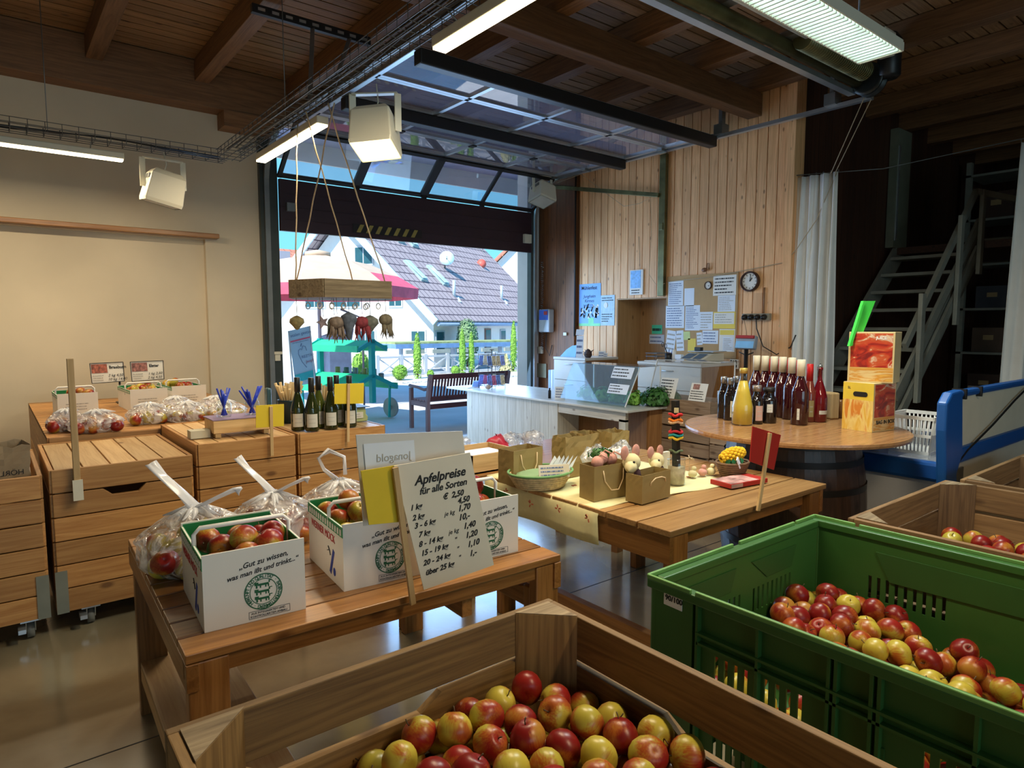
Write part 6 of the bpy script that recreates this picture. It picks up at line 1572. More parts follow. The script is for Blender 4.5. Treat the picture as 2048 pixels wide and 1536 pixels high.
mb = MB(); mb.box(1.40, 1.43, 4.32, 4.38, ZU, ZU + 0.23); solo('thin_bottle', mb, plain('petrol2', (0.05, 0.12, 0.15), 0.3), 'slim blue-grey bottle left of the dark pot', 'bottle', bev=0.01)
# old cash scale
r = thing('old_scale', 'pale green old table scale at the right end of the display crates', 'scale', (1.9, 4.05, ZU))
M_OLDG = plain('pale_green_enamel', (0.36, 0.40, 0.18), 0.4, noise=0.06)
mb = MB(); mb.poly([(1.80, 4.02, ZU), (2.02 - 0.06, 4.02, ZU), (1.965, 4.02, ZU + 0.03), (1.95, 4.02, ZU + 0.05), (1.95, 4.02, ZU + 0.075), (1.935, 4.02, ZU + 0.095), (1.81, 4.02, ZU + 0.095)], 0.28, nrm=(0, 1, 0)); part('lower_housing', mb, M_OLDG, r, bev=0.006)
mb = MB(); mb.poly([(1.82, 4.12, ZU + 0.10), (1.93, 4.12, ZU + 0.10), (1.93, 4.12, ZU + 0.13), (1.91, 4.12, ZU + 0.16), (1.91, 4.12, ZU + 0.19), (1.89, 4.12, ZU + 0.22), (1.82, 4.12, ZU + 0.22)], 0.16, nrm=(0, 1, 0)); part('dial_housing', mb, M_OLDG, r, bev=0.006)
mb = MB(); mb.box(1.79, 1.97, 4.0, 4.3, ZU + 0.096, ZU + 0.10); part('dark_plate', mb, M_DARKM, r)
mb = MB(); mb.box(1.84, 1.925, 4.013, 4.019, ZU + 0.025, ZU + 0.065); part('maker_label', mb, M_LABW, r); mb = MB(); scribble(mb, (1.845, 4.012, ZU + 0.03), (1, 0, 0), (0, 0, 1), 0.07, 0.03, 2, 0, 3); part('label_print', mb, M_GREYINK, r)

# ================================================================== HANGING TRAY WITH ORNAMENTS
hang = thing('hanging_tray', 'shallow wooden tray hung on four ropes in front of the door opening', 'hanging display', (2.05, 4.4, 1.72))
YH = 4.4
top_ = [ony(587, 577, 4.42), ony(645, 562, 4.15), ony(768, 561, 4.15)]
zt, zb = 1.80, 1.68
poly_ = [(1.60, 4.40), (1.72, 4.12), (2.20, 4.12), (2.34, 4.40), (2.20, 4.68), (1.74, 4.68)]
mb = MB()
for i in range(6):
    a = Vector((*poly_[i], (zt + zb) / 2)); b_ = Vector((*poly_[(i + 1) % 6], (zt + zb) / 2)); mb.beam(a, b_, 0.018, zt - zb)
part('rim_board', mb, W_GREY[0], hang)
mb = MB(); mb.poly([(x, y, zb) for x, y in poly_], 0.012, nrm=(0, 0, 1)); part('tray_floor', mb, W_GREY[0], hang)
ends = [((1.64, 4.40), (1.70, 4.45, 2.84)), ((1.74, 4.66), (1.72, 3.9, 2.84)), ((2.18, 4.66), (1.66, 4.2, 2.85)), ((2.18, 4.16), (1.70, 3.95, 2.85))]
for (x, y), e_ in ends:
    mb = MB(); p0 = Vector((x, y, zt)); p1 = Vector(e_); pts = [p0.lerp(p1, i / 10) + Vector((0.004 * math.sin(i * 2.1), 0.004 * math.cos(i * 1.7), 0)) for i in range(11)]
    mb.tube(pts, 0.0045, 6); part('rope', mb, M_ROPE, hang)
rnd = random.Random(5)
orn = [((1.64, 4.40), 'gourd', (0.30, 0.24, 0.10), 0.05), ((1.74, 4.2), 'star', (0.20, 0.15, 0.16), 0.045), ((1.82, 4.16), 'herb', (0.22, 0.16, 0.12), 0.07), ((1.90, 4.15), 'gourd', (0.10, 0.12, 0.16), 0.055), ((2.0, 4.16), 'herb', (0.24, 0.03, 0.04), 0.07), ((2.07, 4.18), 'gourd', (0.16, 0.16, 0.13), 0.06), ((2.2, 4.2), 'herb', (0.20, 0.16, 0.10), 0.07), ((1.86, 4.3), 'herb', (0.14, 0.16, 0.14), 0.06)]
names = ['tan flat gourd at the far left', 'small grey star', 'brown dried bunch', 'long dark hanging gourd', 'red-brown dried bunch', 'round grey gourd', 'tattered grey-brown bunch at the right', 'grey-green bunch behind the others']
for k, ((x, y), kd, cc, s_) in enumerate(orn):
    mt = plain('dried_%d' % k, cc, 0.8, noise=0.4, nscale=30); z = zb - 0.14 - rnd.uniform(0, 0.03); mb = MB()
    mb.tube([(x, y, zb), (x + 0.003, y, z + s_ * 0.8)], 0.002, 5)
    if kd == 'gourd':
        mb.lathe([(0.001, -s_ * (2.6 if k == 3 else 1.1)), (s_ * 0.30, -s_ * (2.3 if k == 3 else 0.95)), (s_ * 0.45, -s_ * (1.3 if k == 3 else 0.7)), (s_, -0.1 * s_), (s_ * 0.9, s_ * 0.4), (s_ * 0.35, s_ * 0.75), (0.002, s_ * 0.85)], (x, y, z), 14)
    elif kd == 'star':
        pts = [(x + s_ * (1 if i % 2 else 0.45) * math.cos(i * PI / 5), y, z + s_ * (1 if i % 2 else 0.45) * math.sin(i * PI / 5)) for i in range(10)]; mb.poly(pts, 0.012, nrm=(0, 1, 0))
    else:
        mb.sphere((x, y, z), s_ * 0.75, 0, 12, (1, 0.7, 0.8))
        for j in range(14):
            a = rnd.uniform(-1, 1); mb.tube([(x + a * s_ * 0.6, y, z), (x + a * s_ * 0.8, y + rnd.uniform(-.02, .02), z - s_), (x + a * s_ * 0.9 + rnd.uniform(-.02, .02), y, z - s_ * rnd.uniform(1.4, 2.0))], [s_ * 0.2, s_ * 0.12, 0.002], 5)
    solo('dried_ornament', mb, mt, names[k] + ' hanging under the wooden tray', 'ornament', loc=(x, y, z))
for k in range(12):
    x = 1.72 + (k % 6) * 0.085; y = 4.2 + (k // 6) * 0.2; mb = MB(); s_ = 0.016; z = zb - 0.05
    mb.tube([(x, y, zb), (x, y, z + s_)], 0.0015, 4); mb.tube([(x + s_ * math.cos(t), y, z + s_ * 1.3 * math.sin(t)) for t in np.linspace(0, 2 * PI, 9)[:-1]], 0.004, 5, closed=True)
    solo('white_ring', mb, M_PAPER, 'small white ring hanging directly under the wooden tray', 'ornament', group='white rings under the tray')

# ================================================================== TABLE B
ZB = 0.72
tb = thing('display_table', 'brown plank table with the cream runner, paper bags and red card', 'table', (2.6, 2.2, 0))
X0, X1, Y0, Y1 = 1.985, 3.20, 1.53, 2.72
mb = MB(); n = 7
for k in range(n):
    y0 = Y0 + k * (Y1 - Y0) / n; mb.box(X0, X1, y0 + 0.004, y0 + (Y1 - Y0) / n - 0.005, ZB - 0.025, ZB)
part('table_top', mb, wood('table_top_b', (0.40, 0.225, 0.085), (0.25, 0.125, 0.042), 'X', rough=0.4), tb, bev=0.003)
boxes('end_apron', [(X0 + 0.005, X0 + 0.03, Y0 + 0.01, Y1 - 0.01, ZB - 0.135, ZB - 0.027), (X1 - 0.05, X1 - 0.02, Y0 + 0.01, Y1 - 0.01, ZB - 0.135, ZB - 0.027)], W_TABLE[1], tb)
mb = MB(); mb.box(X0 + 0.05, X1 - 0.05, Y0 + 0.05, Y0 + 0.075, ZB - 0.09, ZB - 0.027); part('long_apron', mb, W_TABLE[0], tb)
for x, y in ((X0 + 0.032, Y0 + 0.012), (X1 - 0.14, Y0 + 0.012), (X0 + 0.032, Y1 - 0.1), (X1 - 0.14, Y1 - 0.1)):
    mb = MB(); mb.box(x, x + 0.09, y, y + 0.05, 0, ZB - 0.03); part('leg', mb, W_TABLE[2], tb, bev=0.003)
mb = MB(); mb.beam((X0 + 0.08, Y0 + 0.05, 0.2), (X0 + 0.08, Y1 - 0.05, 0.2), 0.04, 0.08); part('stretcher', mb, W_TABLE[1], tb)
# runner
cl = MB(); NX, NY = 26, 20; vs_ = []
for j in range(NY + 1):
    for i in range(NX + 1):
        u = i / NX; v = j / NY
        s_ = -0.15 + u * 1.05; y = 1.90 + v * 0.80 + 0.03 * math.sin(u * 5) - u * 0.06 * (1 - v)
        if s_ < 0: x = X0 - 0.006 - 0.01 * math.sin(v * 9) * abs(s_) * 8; z = ZB + s_
        else: x = X0 + s_; z = ZB + 0.002 + 0.002 * math.sin(u * 23 + v * 13)
        vs_.append((x, y, z))
cl.add(vs_, [(j * (NX + 1) + i, j * (NX + 1) + i + 1, (j + 1) * (NX + 1) + i + 1, (j + 1) * (NX + 1) + i) for j in range(NY) for i in range(NX)], 0, True)
o = solo('table_runner', cl, M_CLOTH, 'cream cloth with small red flowers hanging over the left edge of the plank table', 'tablecloth'); so_ = o.modifiers.new('cloth_thickness', 'SOLIDIFY'); so_.thickness = 0.0015; so_.offset = 1
mb = MB(); rnd = random.Random(8)
for k in range(4):
    y = 1.95 + k * 0.19; z = ZB - 0.02 - rnd.random() * 0.09
    for j in range(4):
        a = rnd.uniform(0, 6.28); mb.obox((X0 - 0.022, y + 0.012 * math.cos(a), z + 0.012 * math.sin(a)), (0.001, 0.007, 0.003), (1, 0, 0), (0, math.cos(a), math.sin(a)), (0, -math.sin(a), math.cos(a)))
for k in range(9):
    x, y = X0 + 0.08 + rnd.random() * 0.8, 1.95 + rnd.random() * 0.6
    for j in range(3):
        a = rnd.uniform(0, 6.28); mb.obox((x, y, ZB + 0.006), (0.014, 0.003, 0.001), (math.cos(a), math.sin(a), 0), (-math.sin(a), math.cos(a), 0), (0, 0, 1))
part('flower_print', mb, plain('faded_red', (0.50, 0.13, 0.06), 0.9), o)
ZB2 = ZB + 0.006
M_WICK = plain('wicker', (0.50, 0.38, 0.20), 0.8, noise=0.3, nscale=50)
# oval basket with card and paper strips
c = Vector((1.98 + 0.07, 2.36, ZB2)); r = thing('oval_basket', 'oval pale basket with green rim and a small card', 'basket', c)
mb = MB()
for j in range(6):
    rr = 0.10 + 0.006 * j; mb.tube([(c.x + rr * math.cos(t) * 1.25, c.y + rr * math.sin(t), c.z + 0.008 + j * 0.011) for t in np.linspace(0, 2 * PI, 29)[:-1]], 0.0062, 6, closed=True)
mb.lathe([(0.0001, 0.003), (0.11, 0.003)], c, 20); part('woven_wall', mb, M_WICK, r)
mb = MB(); mb.tube([(c.x + 0.135 * math.cos(t) * 1.25, c.y + 0.135 * math.sin(t), c.z + 0.075) for t in np.linspace(0, 2 * PI, 33)[:-1]], 0.006, 6, closed=True); part('rim', mb, plain('rim_green', (0.15, 0.32, 0.12), 0.7), r, 'green rim')
mb = MB(); mb.sphere((c.x, c.y, c.z + 0.06), 0.11, 0, 14, (1.2, 0.95, 0.12)); part('filling', mb, plain('napkin_green', (0.25, 0.38, 0.20), 0.8), r)
mb = MB()
for k in range(6):
    a = Vector((c.x + 0.05 + k * 0.014, c.y + 0.02 - k * 0.012, c.z + 0.06)); mb.poly([a, a + Vector((0.03, -0.01, 0)), a + Vector((0.055 + k * 0.006, -0.02 + k * 0.005, 0.06)), a + Vector((0.05 + k * 0.006, -0.01, 0.075))], 0.001)
solo('paper_strips', mb, M_PAPERB, 'fanned white paper strips standing in the oval basket', 'papers')
o = card('basket_card', 'small cream card with handwriting standing on the oval basket', 'sign', (c.x - 0.0, c.y - 0.10, c.z + 0.06), 0.15, 0.06, M_OLDPAPER, 0.25, 3, 12, face=(-0.45, -1, 0))
# paper gift bags
M_KOL = plain('olive_kraft', (0.30, 0.21, 0.075), 0.65, noise=0.05, nscale=30)
g1 = paperbag((2.155, 2.035, ZB2), 0.215, 0.10, 0.155, 'larger kraft gift bag with a drooping cord handle on the plank table', math.radians(-5), 0.004, 3, 'down', M_KOL)
g2 = paperbag((2.275, 1.885, ZB2), 0.205, 0.09, 0.125, 'smaller kraft gift bag with a raised cord handle, nearest on the plank table', math.radians(3), 0.004, 4, True, M_KOL)
for k, (p, w_, h_, lb) in enumerate((((2.04, 2.50, ZB2), 0.20, 0.17, 'kraft gift bag with a side handle behind the oval basket'), ((2.34, 2.45, ZB2), 0.17, 0.205, 'tall crumpled kraft bag behind the gift bags, left one'), ((2.50, 2.50, ZB2), 0.14, 0.20, 'tall crumpled kraft bag behind the gift bags, middle one'), ((2.60, 2.40, ZB2), 0.13, 0.21, 'tall crumpled kraft bag behind the gift bags, right one'))):
    paperbag(p, w_, 0.11, h_, lb, random.uniform(-.2, .2), 0.01 if k == 0 else 0.035, 40 + k, 'down' if k == 0 else None, M_KOL)
# plush apples/mice in the bags
M_FLESH = plain('pink_felt', (0.62, 0.30, 0.24), 0.95, noise=0.1, nscale=60); M_CREAMF = plain('cream_felt', (0.68, 0.58, 0.32), 0.95, noise=0.05)
def toy_mouse(c, s_, label, flip=1):
    c = Vector(c); r = thing('felt_mouse', label, 'toy', c)
    mb = MB(); mb.sphere(c, 0.038 * s_, 0, 16, (1.0, 0.9, 0.95)); mb.lathe([(0.026 * s_, 0), (0.018 * s_, 0.02 * s_), (0.002, 0.038 * s_)], c + Vector((-0.022 * flip, -0.015, -0.012)) * s_, 12, axis=(-0.8 * flip, -0.5, -0.2)); part('head', mb, M_CREAMF, r)
    for dx in (-0.035, 0.03):
        mb = MB(); mb.sphere(c + Vector((dx, 0.005, 0.04)) * s_, 0.026 * s_, 0, 12, (0.9, 0.25, 1.1)); part('ear', mb, M_FLESH, r, 'pink ear')
    mb = MB(); mb.sphere(c + Vector((-0.02 * flip, -0.03, 0.008)) * s_, 0.005 * s_, 0, 8); part('eye', mb, M_INK, r)
    mb = MB(); mb.sphere(c + Vector((0.01 * flip, 0.0, -0.05)) * s_, 0.036 * s_, 0, 12, (0.9, 0.9, 1.0)); part('body', mb, plain('dark_felt', (0.06, 0.025, 0.03), 0.95), r)
    return r
toy_mouse((2.235, 1.95, ZB + 0.165), 1.15, 'felt mouse toy looking out of the smaller gift bag', 1)
toy_mouse((2.47, 2.0, ZB + 0.135), 1.05, 'felt mouse toy with a raised pink ear right of the gift bags', 1)
for k, (x, y, z) in enumerate(((2.10, 2.03, 0.17), (2.16, 2.06, 0.178), (2.21, 2.05, 0.168))):
    mb = MB(); mb.sphere((x, y, ZB + z), 0.032, 0, 12, (1, 0.8, 0.9)); mb.tube([(x, y, ZB + z + 0.02), (x + 0.01, y - 0.01, ZB + z + 0.035), (x + 0.03, y - 0.03, ZB + z + 0.02)], 0.004, 5)
    solo('pink_soap', mb, M_FLESH, ['leftmost', 'middle', 'rightmost'][k] + ' pink felt ball peeping out of the larger gift bag', 'toy')
solo('fir_sprig', greens('l', (2.17, 2.08, ZB + 0.185), 0.07, 120, '', M_LEAFD, 5, (1, 0.5, 0.5), 0.03), M_LEAFD, 'dark green sprig tucked into the larger gift bag', 'sprig')
for k in range(4):
    c = Vector((2.28 + k * 0.085, 2.24 + 0.04 * (k % 2), ZB + 0.12)); mb = MB(); rnd = random.Random(60 + k)
    mb.sphere(c, 0.055, 0, 14, (1, 0.9, 1.1)); mb.v = [(x + rnd.uniform(-.014, .014), y + rnd.uniform(-.014, .014), z + rnd.uniform(-.014, .014)) for x, y, z in mb.v]
    o = solo('cellophane_packet', mb, M_BAG, ['leftmost', 'second', 'third', 'rightmost'][k] + ' crinkled clear packet behind the felt mouse', 'packet')
# jar with a black rod of felt rings
jc = onz(1352, 968, ZB2); r = thing('glass_jar', 'straight glass jar of sand holding the black ring stick', 'jar', jc)
mb = MB(); mb.lathe([(0.040, 0), (0.043, 0.004), (0.043, 0.105), (0.040, 0.112), (0.044, 0.12), (0.044, 0.124)], jc, 24); part('glass', mb, G_JAR, r)
mb = MB(); mb.lathe([(0.038, 0.004), (0.040, 0.006), (0.040, 0.088), (0.0001, 0.090)], jc, 24); part('sand_fill', mb, M_JARSAND, r)
kt = onz(1343, 752, 1.0); top = jc + Vector((-0.008, 0.008, 0.41))
mb = MB(); mb.beam(jc + Vector((0, 0, 0.07)), top, 0.028, 0.028, upv=(0, 1, 0)); rod = solo('ring_stick', mb, M_BLACK, 'black square stick threaded with bright felt rings, standing in the sand jar', 'stick')
mb = MB(); mb.obox(top + Vector((-0.012, -0.016, -0.045)), (0.011, 0.002, 0.012), (1, -0.6, 0), (0.6, 1, 0), (0, 0, 1)); part('round_tag', mb, M_CREAMF, rod)
for k, (f, cc, nm) in enumerate(((0.80, (0.50, 0.02, 0.02), 'upper red'), (0.725, (0.75, 0.20, 0.02), 'orange'), (0.695, (0.70, 0.45, 0.28), 'salmon'), (0.56, (0.50, 0.02, 0.03), 'lower red'), (0.51, (0.02, 0.28, 0.30), 'teal'), (0.465, (0.80, 0.50, 0.03), 'yellow'), (0.28, (0.12, 0.16, 0.09), 'grey-green'))):
    p = (jc + Vector((0, 0, 0.07))).lerp(top, f); mb = MB(); n = 28
    mb.tube([p + Vector(((0.026 + 0.005 * math.cos(5 * t)) * math.cos(t), (0.026 + 0.005 * math.cos(5 * t)) * math.sin(t), 0.004 * math.sin(3 * t + k))) for t in np.linspace(0, 2 * PI, n + 1)[:-1]], 0.0065 if k < 6 else 0.005, 7, closed=True)
    solo('felt_ring', mb, plain('felt_%d' % k, cc, 0.95), nm + ' felt ring on the black stick', 'ring', loc=tuple(p))
mb = MB(); mb.box(2.63, 2.70, 2.10, 2.12, ZB2, ZB2 + 0.13); solo('white_card', mb, M_OLDPAPER, 'blank cream card standing behind the sand jar', 'card')
for k, (px, py, lb) in enumerate(((1405, 952, 'pale soap shape nearest the wicker basket, left one'), (1422, 950, 'pale soap shape between the jar and the wicker basket'), (1385, 955, 'pale shape just right of the sand jar'))):
    q = onz(px, py, ZB2); mb = MB(); mb.sphere(q + Vector((0, 0, 0.02)), 0.022, 0, 10, (1.2, 1, 0.9)); mb.sphere(q + Vector((0.01, 0, 0.045)), 0.014, 0, 8); solo('soap_figure', mb, M_FLESH if k == 0 else M_CREAMF, lb, 'ornament')
q = onz(1378, 955, ZB2); mb = MB(); mb.tube([q, q + Vector((0, 0, 0.10))], 0.002, 5)
for k in range(8): a = k * 0.8; mb.tube([q + Vector((0, 0, 0.10)), q + Vector((0.025 * math.cos(a), 0.025 * math.sin(a), 0.10 + 0.01 * math.sin(2 * a)))], 0.0025, 5)
solo('string_bow', mb, M_ROPE, 'tied bow of natural string standing right of the sand jar', 'bow')
# wicker basket with yellow knitted corn
c = onz(1470, 955, ZB2) + Vector((0.02, 0.03, 0)); r = thing('wicker_basket', 'small dark wicker basket holding the yellow knitted corn cob', 'basket', c)
mb = MB()
for j in range(7):
    rr = 0.058 + 0.004 * j; mb.tube([(c.x + rr * math.cos(t) * 1.15, c.y + rr * math.sin(t) * 0.9, c.z + 0.008 + j * 0.011) for t in np.linspace(0, 2 * PI, 25)[:-1]], 0.0062, 6, closed=True)
mb.lathe([(0.0001, 0.003), (0.06, 0.003)], c, 20); part('woven_wall', mb, plain('dark_wicker', (0.16, 0.085, 0.04), 0.8, noise=0.3, nscale=50), r)
mb = MB(); a_ = Vector((0.85, -0.4, 0.28)).normalized(); cc = c + Vector((-0.03, 0.01, 0.10))
for j in range(9):
    f = j / 8; rr = 0.034 * math.sin(PI * (0.12 + 0.8 * f)) ** 0.6; ce = cc + a_ * (f * 0.12 - 0.03); U = a_.orthogonal().normalized(); V_ = a_.cross(U)
    for k in range(10): t = 2 * PI * (k + 0.5 * (j % 2)) / 10; mb.sphere(ce + U * rr * math.cos(t) + V_ * rr * math.sin(t), 0.0105, 0, 8)
mb.tube([cc - a_ * 0.02, cc + a_ * 0.08], 0.026, 10)
solo('knitted_corn', mb, plain('knit_yellow', (0.80, 0.48, 0.015), 0.9), 'yellow knitted corn cob lying in the dark wicker basket', 'toy')
solo('felt_leaves', greens('l', (c.x, c.y - 0.01, c.z + 0.08), 0.05, 60, '', M_LEAFD, 7, (1.2, 0.9, 0.5), 0.035), plain('felt_green', (0.01, 0.12, 0.04), 0.9), 'dark green felt leaves under the knitted corn', 'leaves')
mb = MB(); mb.obox(c + Vector((-0.045, -0.065, 0.085)), (0.012, 0.003, 0.028), (0.8, 0.3, 0.5), (-0.3, 1, 0), (-0.5, 0, 0.8)); solo('blue_tag', mb, M_PAPERB, 'tiny pale blue tag on the front of the dark wicker basket', 'tag')
# red book
c = onz(1478, 966, ZB2); r = thing('red_book', 'thin red box of sweets lying flat on the plank table', 'box', c, math.radians(-8), local=True)
mb = MB(); mb.box(-0.13, 0.13, -0.065, 0.065, 0, 0.022); part('box_body', mb, M_REDC, r, bev=0.002)
mb = MB(); mb.box(-0.125, 0.07, -0.062, 0.062, 0.0222, 0.023); part('top_picture', mb, plain('sweet_photo', (0.55, 0.30, 0.28), 0.35, noise=0.7, nscale=25), r); mb = MB(); mb.box(-0.128, -0.05, -0.0662, -0.0655, 0.002, 0.02); part('pale_side', mb, plain('pale_pink', (0.6, 0.38, 0.32), 0.5), r)
# red card on stick
rc = card_on_stick(((1506, 853), (1562, 870), (1548, 940), (1500, 923)), 1.515, ((1540, 866), (1516, 1022)), M_REDC, 'dark red card on a leaning stick clipped to the front of the plank table', w_=0.022)
# second table behind with trays and packets
t2 = thing('display_table', 'low table behind the plank table, mostly hidden by gift bags', 'table', (2.5, 3.2, 0))
mb = MB(); mb.box(1.95, 3.25, 2.86, 3.5, 0.66, 0.685); part('table_top', mb, W_TABLE[0], t2, bev=0.003)
for x, y in ((1.97, 2.88), (3.17, 2.88), (1.97, 3.43), (3.17, 3.43)): mb = MB(); mb.box(x, x + 0.06, y, y + 0.05, 0, 0.66); part('leg', mb, W_TABLE[2], t2)
r = thing('shallow_tray', 'shallow wooden tray with papers behind the price sheet', 'tray', (2.13, 2.6, ZB2))
c = Vector((1.95, 2.80, 0.0))
mb = MB(); mb.box(2.02, 2.36, 2.90, 3.20, 0.686, 0.695); mb.box(2.02, 2.36, 2.90, 2.912, 0.686, 0.79); mb.box(2.02, 2.36, 3.19, 3.2, 0.686, 0.79); mb.box(2.02, 2.032, 2.9, 3.2, 0.686, 0.79); mb.box(2.348, 2.36, 2.9, 3.2, 0.686, 0.79); part('tray_body', mb, W_PALE[0], r)
mb = MB(); mb.box(2.06, 2.30, 2.94, 3.12, 0.76, 0.775); solo('loose_papers', mb, M_PAPERB, 'papers lying in the shallow wooden tray', 'papers')
for k in range(5):
    c = Vector((2.10 + k * 0.15 + (0.1 if k > 1 else 0), 3.30 + 0.05 * (k % 2), 0.75)); mb = MB(); rnd = random.Random(80 + k); mb.sphere(c, 0.065, 0, 14, (1.2, 0.9, 0.9)); mb.v = [(x + rnd.uniform(-.016, .016), y + rnd.uniform(-.016, .016), max(0.687, z - 0.01 + rnd.uniform(-.016, .016))) for x, y, z in mb.v]
    solo('cellophane_packet', mb, plain('red_packet', (0.5, 0.03, 0.06), 0.4) if k == 2 else M_BAG, ['far left', 'second', 'red', 'fourth', 'far right'][k] + ' packet on the low table behind the gift bags', 'packet')

# ================================================================== BARREL TABLE
BC = Vector((3.72, 2.0, 0)); ZR = 0.90
br = thing('barrel_table', 'round brown tabletop standing on a dark wine barrel', 'table', BC)
mb = MB(); mb.lathe([(0.60, ZR - 0.028), (0.617, ZR - 0.026), (0.62, ZR - 0.014), (0.617, ZR - 0.002), (0.61, ZR), (0.0001, ZR)], BC, 72, smooth=False); mb.lathe([(0.0001, ZR - 0.028), (0.60, ZR - 0.028)], BC, 72); part('round_top', mb, W_BTOP[0], br)
mb = MB(); prof = [(0.355 + 0.055 * math.sin(PI * f), f * (ZR - 0.03)) for f in np.linspace(0, 1, 15)]; mb.lathe(prof, BC, 28, smooth=False); part('staves', mb, W_BARREL[2], br)
for f in (0.03, 0.14, 0.30, 0.68, 0.85, 0.96):
    mb = MB(); z = f * (ZR - 0.03); rr = 0.355 + 0.055 * math.sin(PI * f) + 0.004; mb.lathe([(rr, z - 0.018), (rr, z + 0.018)], BC, 40, caps=False); part('hoop', mb, M_DARKM, br)
ZR += 0.0005
def sph(x, y, z=ZR): p = onz(x, y, z); return (p.x, p.y, ZR)
G_BROWN = plain('dark_red_bottle', (0.035, 0.004, 0.006), 0.07, noise=0, spec=0.7); G_COLA = plain('black_bottle', (0.010, 0.006, 0.006), 0.06, noise=0, spec=0.7); G_ROSE = plain('ruby_bottle', (0.13, 0.004, 0.008), 0.06, noise=0, spec=0.7)
J_YEL = plain('cloudy_apple_juice', (0.62, 0.40, 0.035), 0.5, noise=0.06, nscale=20)
M_CAPC = plain('cream_capsule', (0.70, 0.60, 0.44), 0.5, noise=0.02)
# six tall red juice bottles with cream capsules
lab = ['first', 'second', 'third', 'fourth', 'fifth', 'sixth']
for k, (px, py) in enumerate(((1510, 826), (1527, 828), (1545, 831), (1562, 834), (1580, 838), (1598, 849))):
    bottle('juice_bottle', lab[k] + ' from the left of the six tall dark red bottles with cream capsules', sph(px, py), G_BROWN, 0.345, 0.040, 0.0155, 0.175, 0.255, M_CAPC, 0.085, M_LABW if k == 5 else None, (0.03, 0.09), (-2.95, -2.65), capr=1.28)
for k, (px, py) in enumerate(((1538, 822), (1556, 824), (1573, 826), (1590, 829))):
    bottle('juice_bottle', lab[k] + ' from the left of the red-capped bottles in the back row', sph(px, py), G_BROWN, 0.32, 0.038, 0.014, 0.16, 0.24, M_REDC, 0.09, None, capr=1.25)
bottle('juice_bottle', 'small dark bottle with a silver cap at the far left of the round table', sph(1446, 836), G_COLA, 0.235, 0.030, 0.0135, 0.13, 0.19, plain('silver_cap', (0.4, 0.4, 0.42), 0.3, 0.8), 0.035, M_LABW, (0.02, 0.10), (-2.2, -1.7), capr=1.2)
bottle('juice_bottle', 'second small dark bottle, with a cream label strip, left of the yellow juice', sph(1459, 840), G_COLA, 0.235, 0.030, 0.0135, 0.13, 0.19, MATS['silver_cap'], 0.035, M_CAPC, (0.02, 0.11), (-2.5, -2.1), capr=1.2)
bottle('juice_bottle', 'small dark bottle hidden behind the yellow juice bottle', sph(1471, 834), G_COLA, 0.235, 0.030, 0.0135, 0.13, 0.19, MATS['silver_cap'], 0.035, None, capr=1.2)
bottle('juice_bottle', 'clear bottle of cloudy yellow apple juice at the front of the round table', sph(1484, 849), G_JAR, 0.30, 0.051, 0.016, 0.10, 0.25, plain('gold_cap', (0.6, 0.42, 0.1), 0.4, 0.5), 0.025, None, fill=(J_YEL, 0.235), capr=1.2)
bottle('juice_bottle', 'short dark bottle with a pinkish label right of the yellow juice', sph(1512, 847), G_COLA, 0.205, 0.034, 0.016, 0.12, 0.165, plain('foil_cap', (0.35, 0.30, 0.28), 0.35, 0.7), 0.03, plain('label_pink', (0.55, 0.32, 0.25), 0.7), (0.02, 0.10), (-2.7, -1.6), capr=1.4)
bottle('juice_bottle', 'squat dark jar-like bottle with a small cream label', sph(1536, 845), G_COLA, 0.19, 0.040, 0.024, 0.12, 0.155, M_DARKM, 0.02, M_LABW, (0.06, 0.105), (-2.8, -2.1), capr=1.2)
bottle('wine_bottle', 'clear bottle with a bright red capsule behind the last tall bottle', sph(1616, 843), plain('rose_glass', (0.16, 0.03, 0.02), 0.06, noise=0, spec=0.7), 0.315, 0.034, 0.0135, 0.15, 0.235, plain('bright_red', (0.5, 0.01, 0.01), 0.35), 0.10, plain('label_gold', (0.30, 0.22, 0.08), 0.6), (0.03, 0.12), (-2.6, -1.9), capr=1.2)
rb = bottle('swing_top_bottle', 'ruby bottle with a wire swing stopper on the round table', sph(1636, 843), G_ROSE, 0.30, 0.040, 0.012, 0.13, 0.235, None, 0.03, M_LABW, (0.045, 0.065), (-2.6, -1.2))
mb = MB(); mb.sphere((0, 0, 0.305), 0.012, 0, 10); mb.tube([(-0.016, 0, 0.25), (-0.02, 0, 0.29), (0, 0, 0.325), (0.02, 0, 0.29), (0.016, 0, 0.25)], 0.0016, 5); part('wire_stopper', mb, M_STEEL, rb)
# orange-brown block and jar behind
c = onz(1662, 838, ZR); mb = MB(); mb.obox(c + Vector((0.02, 0.02, 0.085)), (0.032, 0.05, 0.085), (0.9, -0.4, 0), (0.4, 0.9, 0), (0, 0, 1)); solo('wood_block', mb, W_PALE[2], 'orange-brown rounded wooden block behind the bottles on the round table', 'block', bev=0.01)
c = onz(1680, 836, ZR); mb = MB(); mb.lathe([(0.02, 0), (0.026, 0.05), (0.02, 0.11), (0.012, 0.12)], c, 14); solo('small_glass', mb, plain('amber', (0.2, 0.08, 0.02), 0.3), 'small amber glass between the block and the juice box', 'glass')
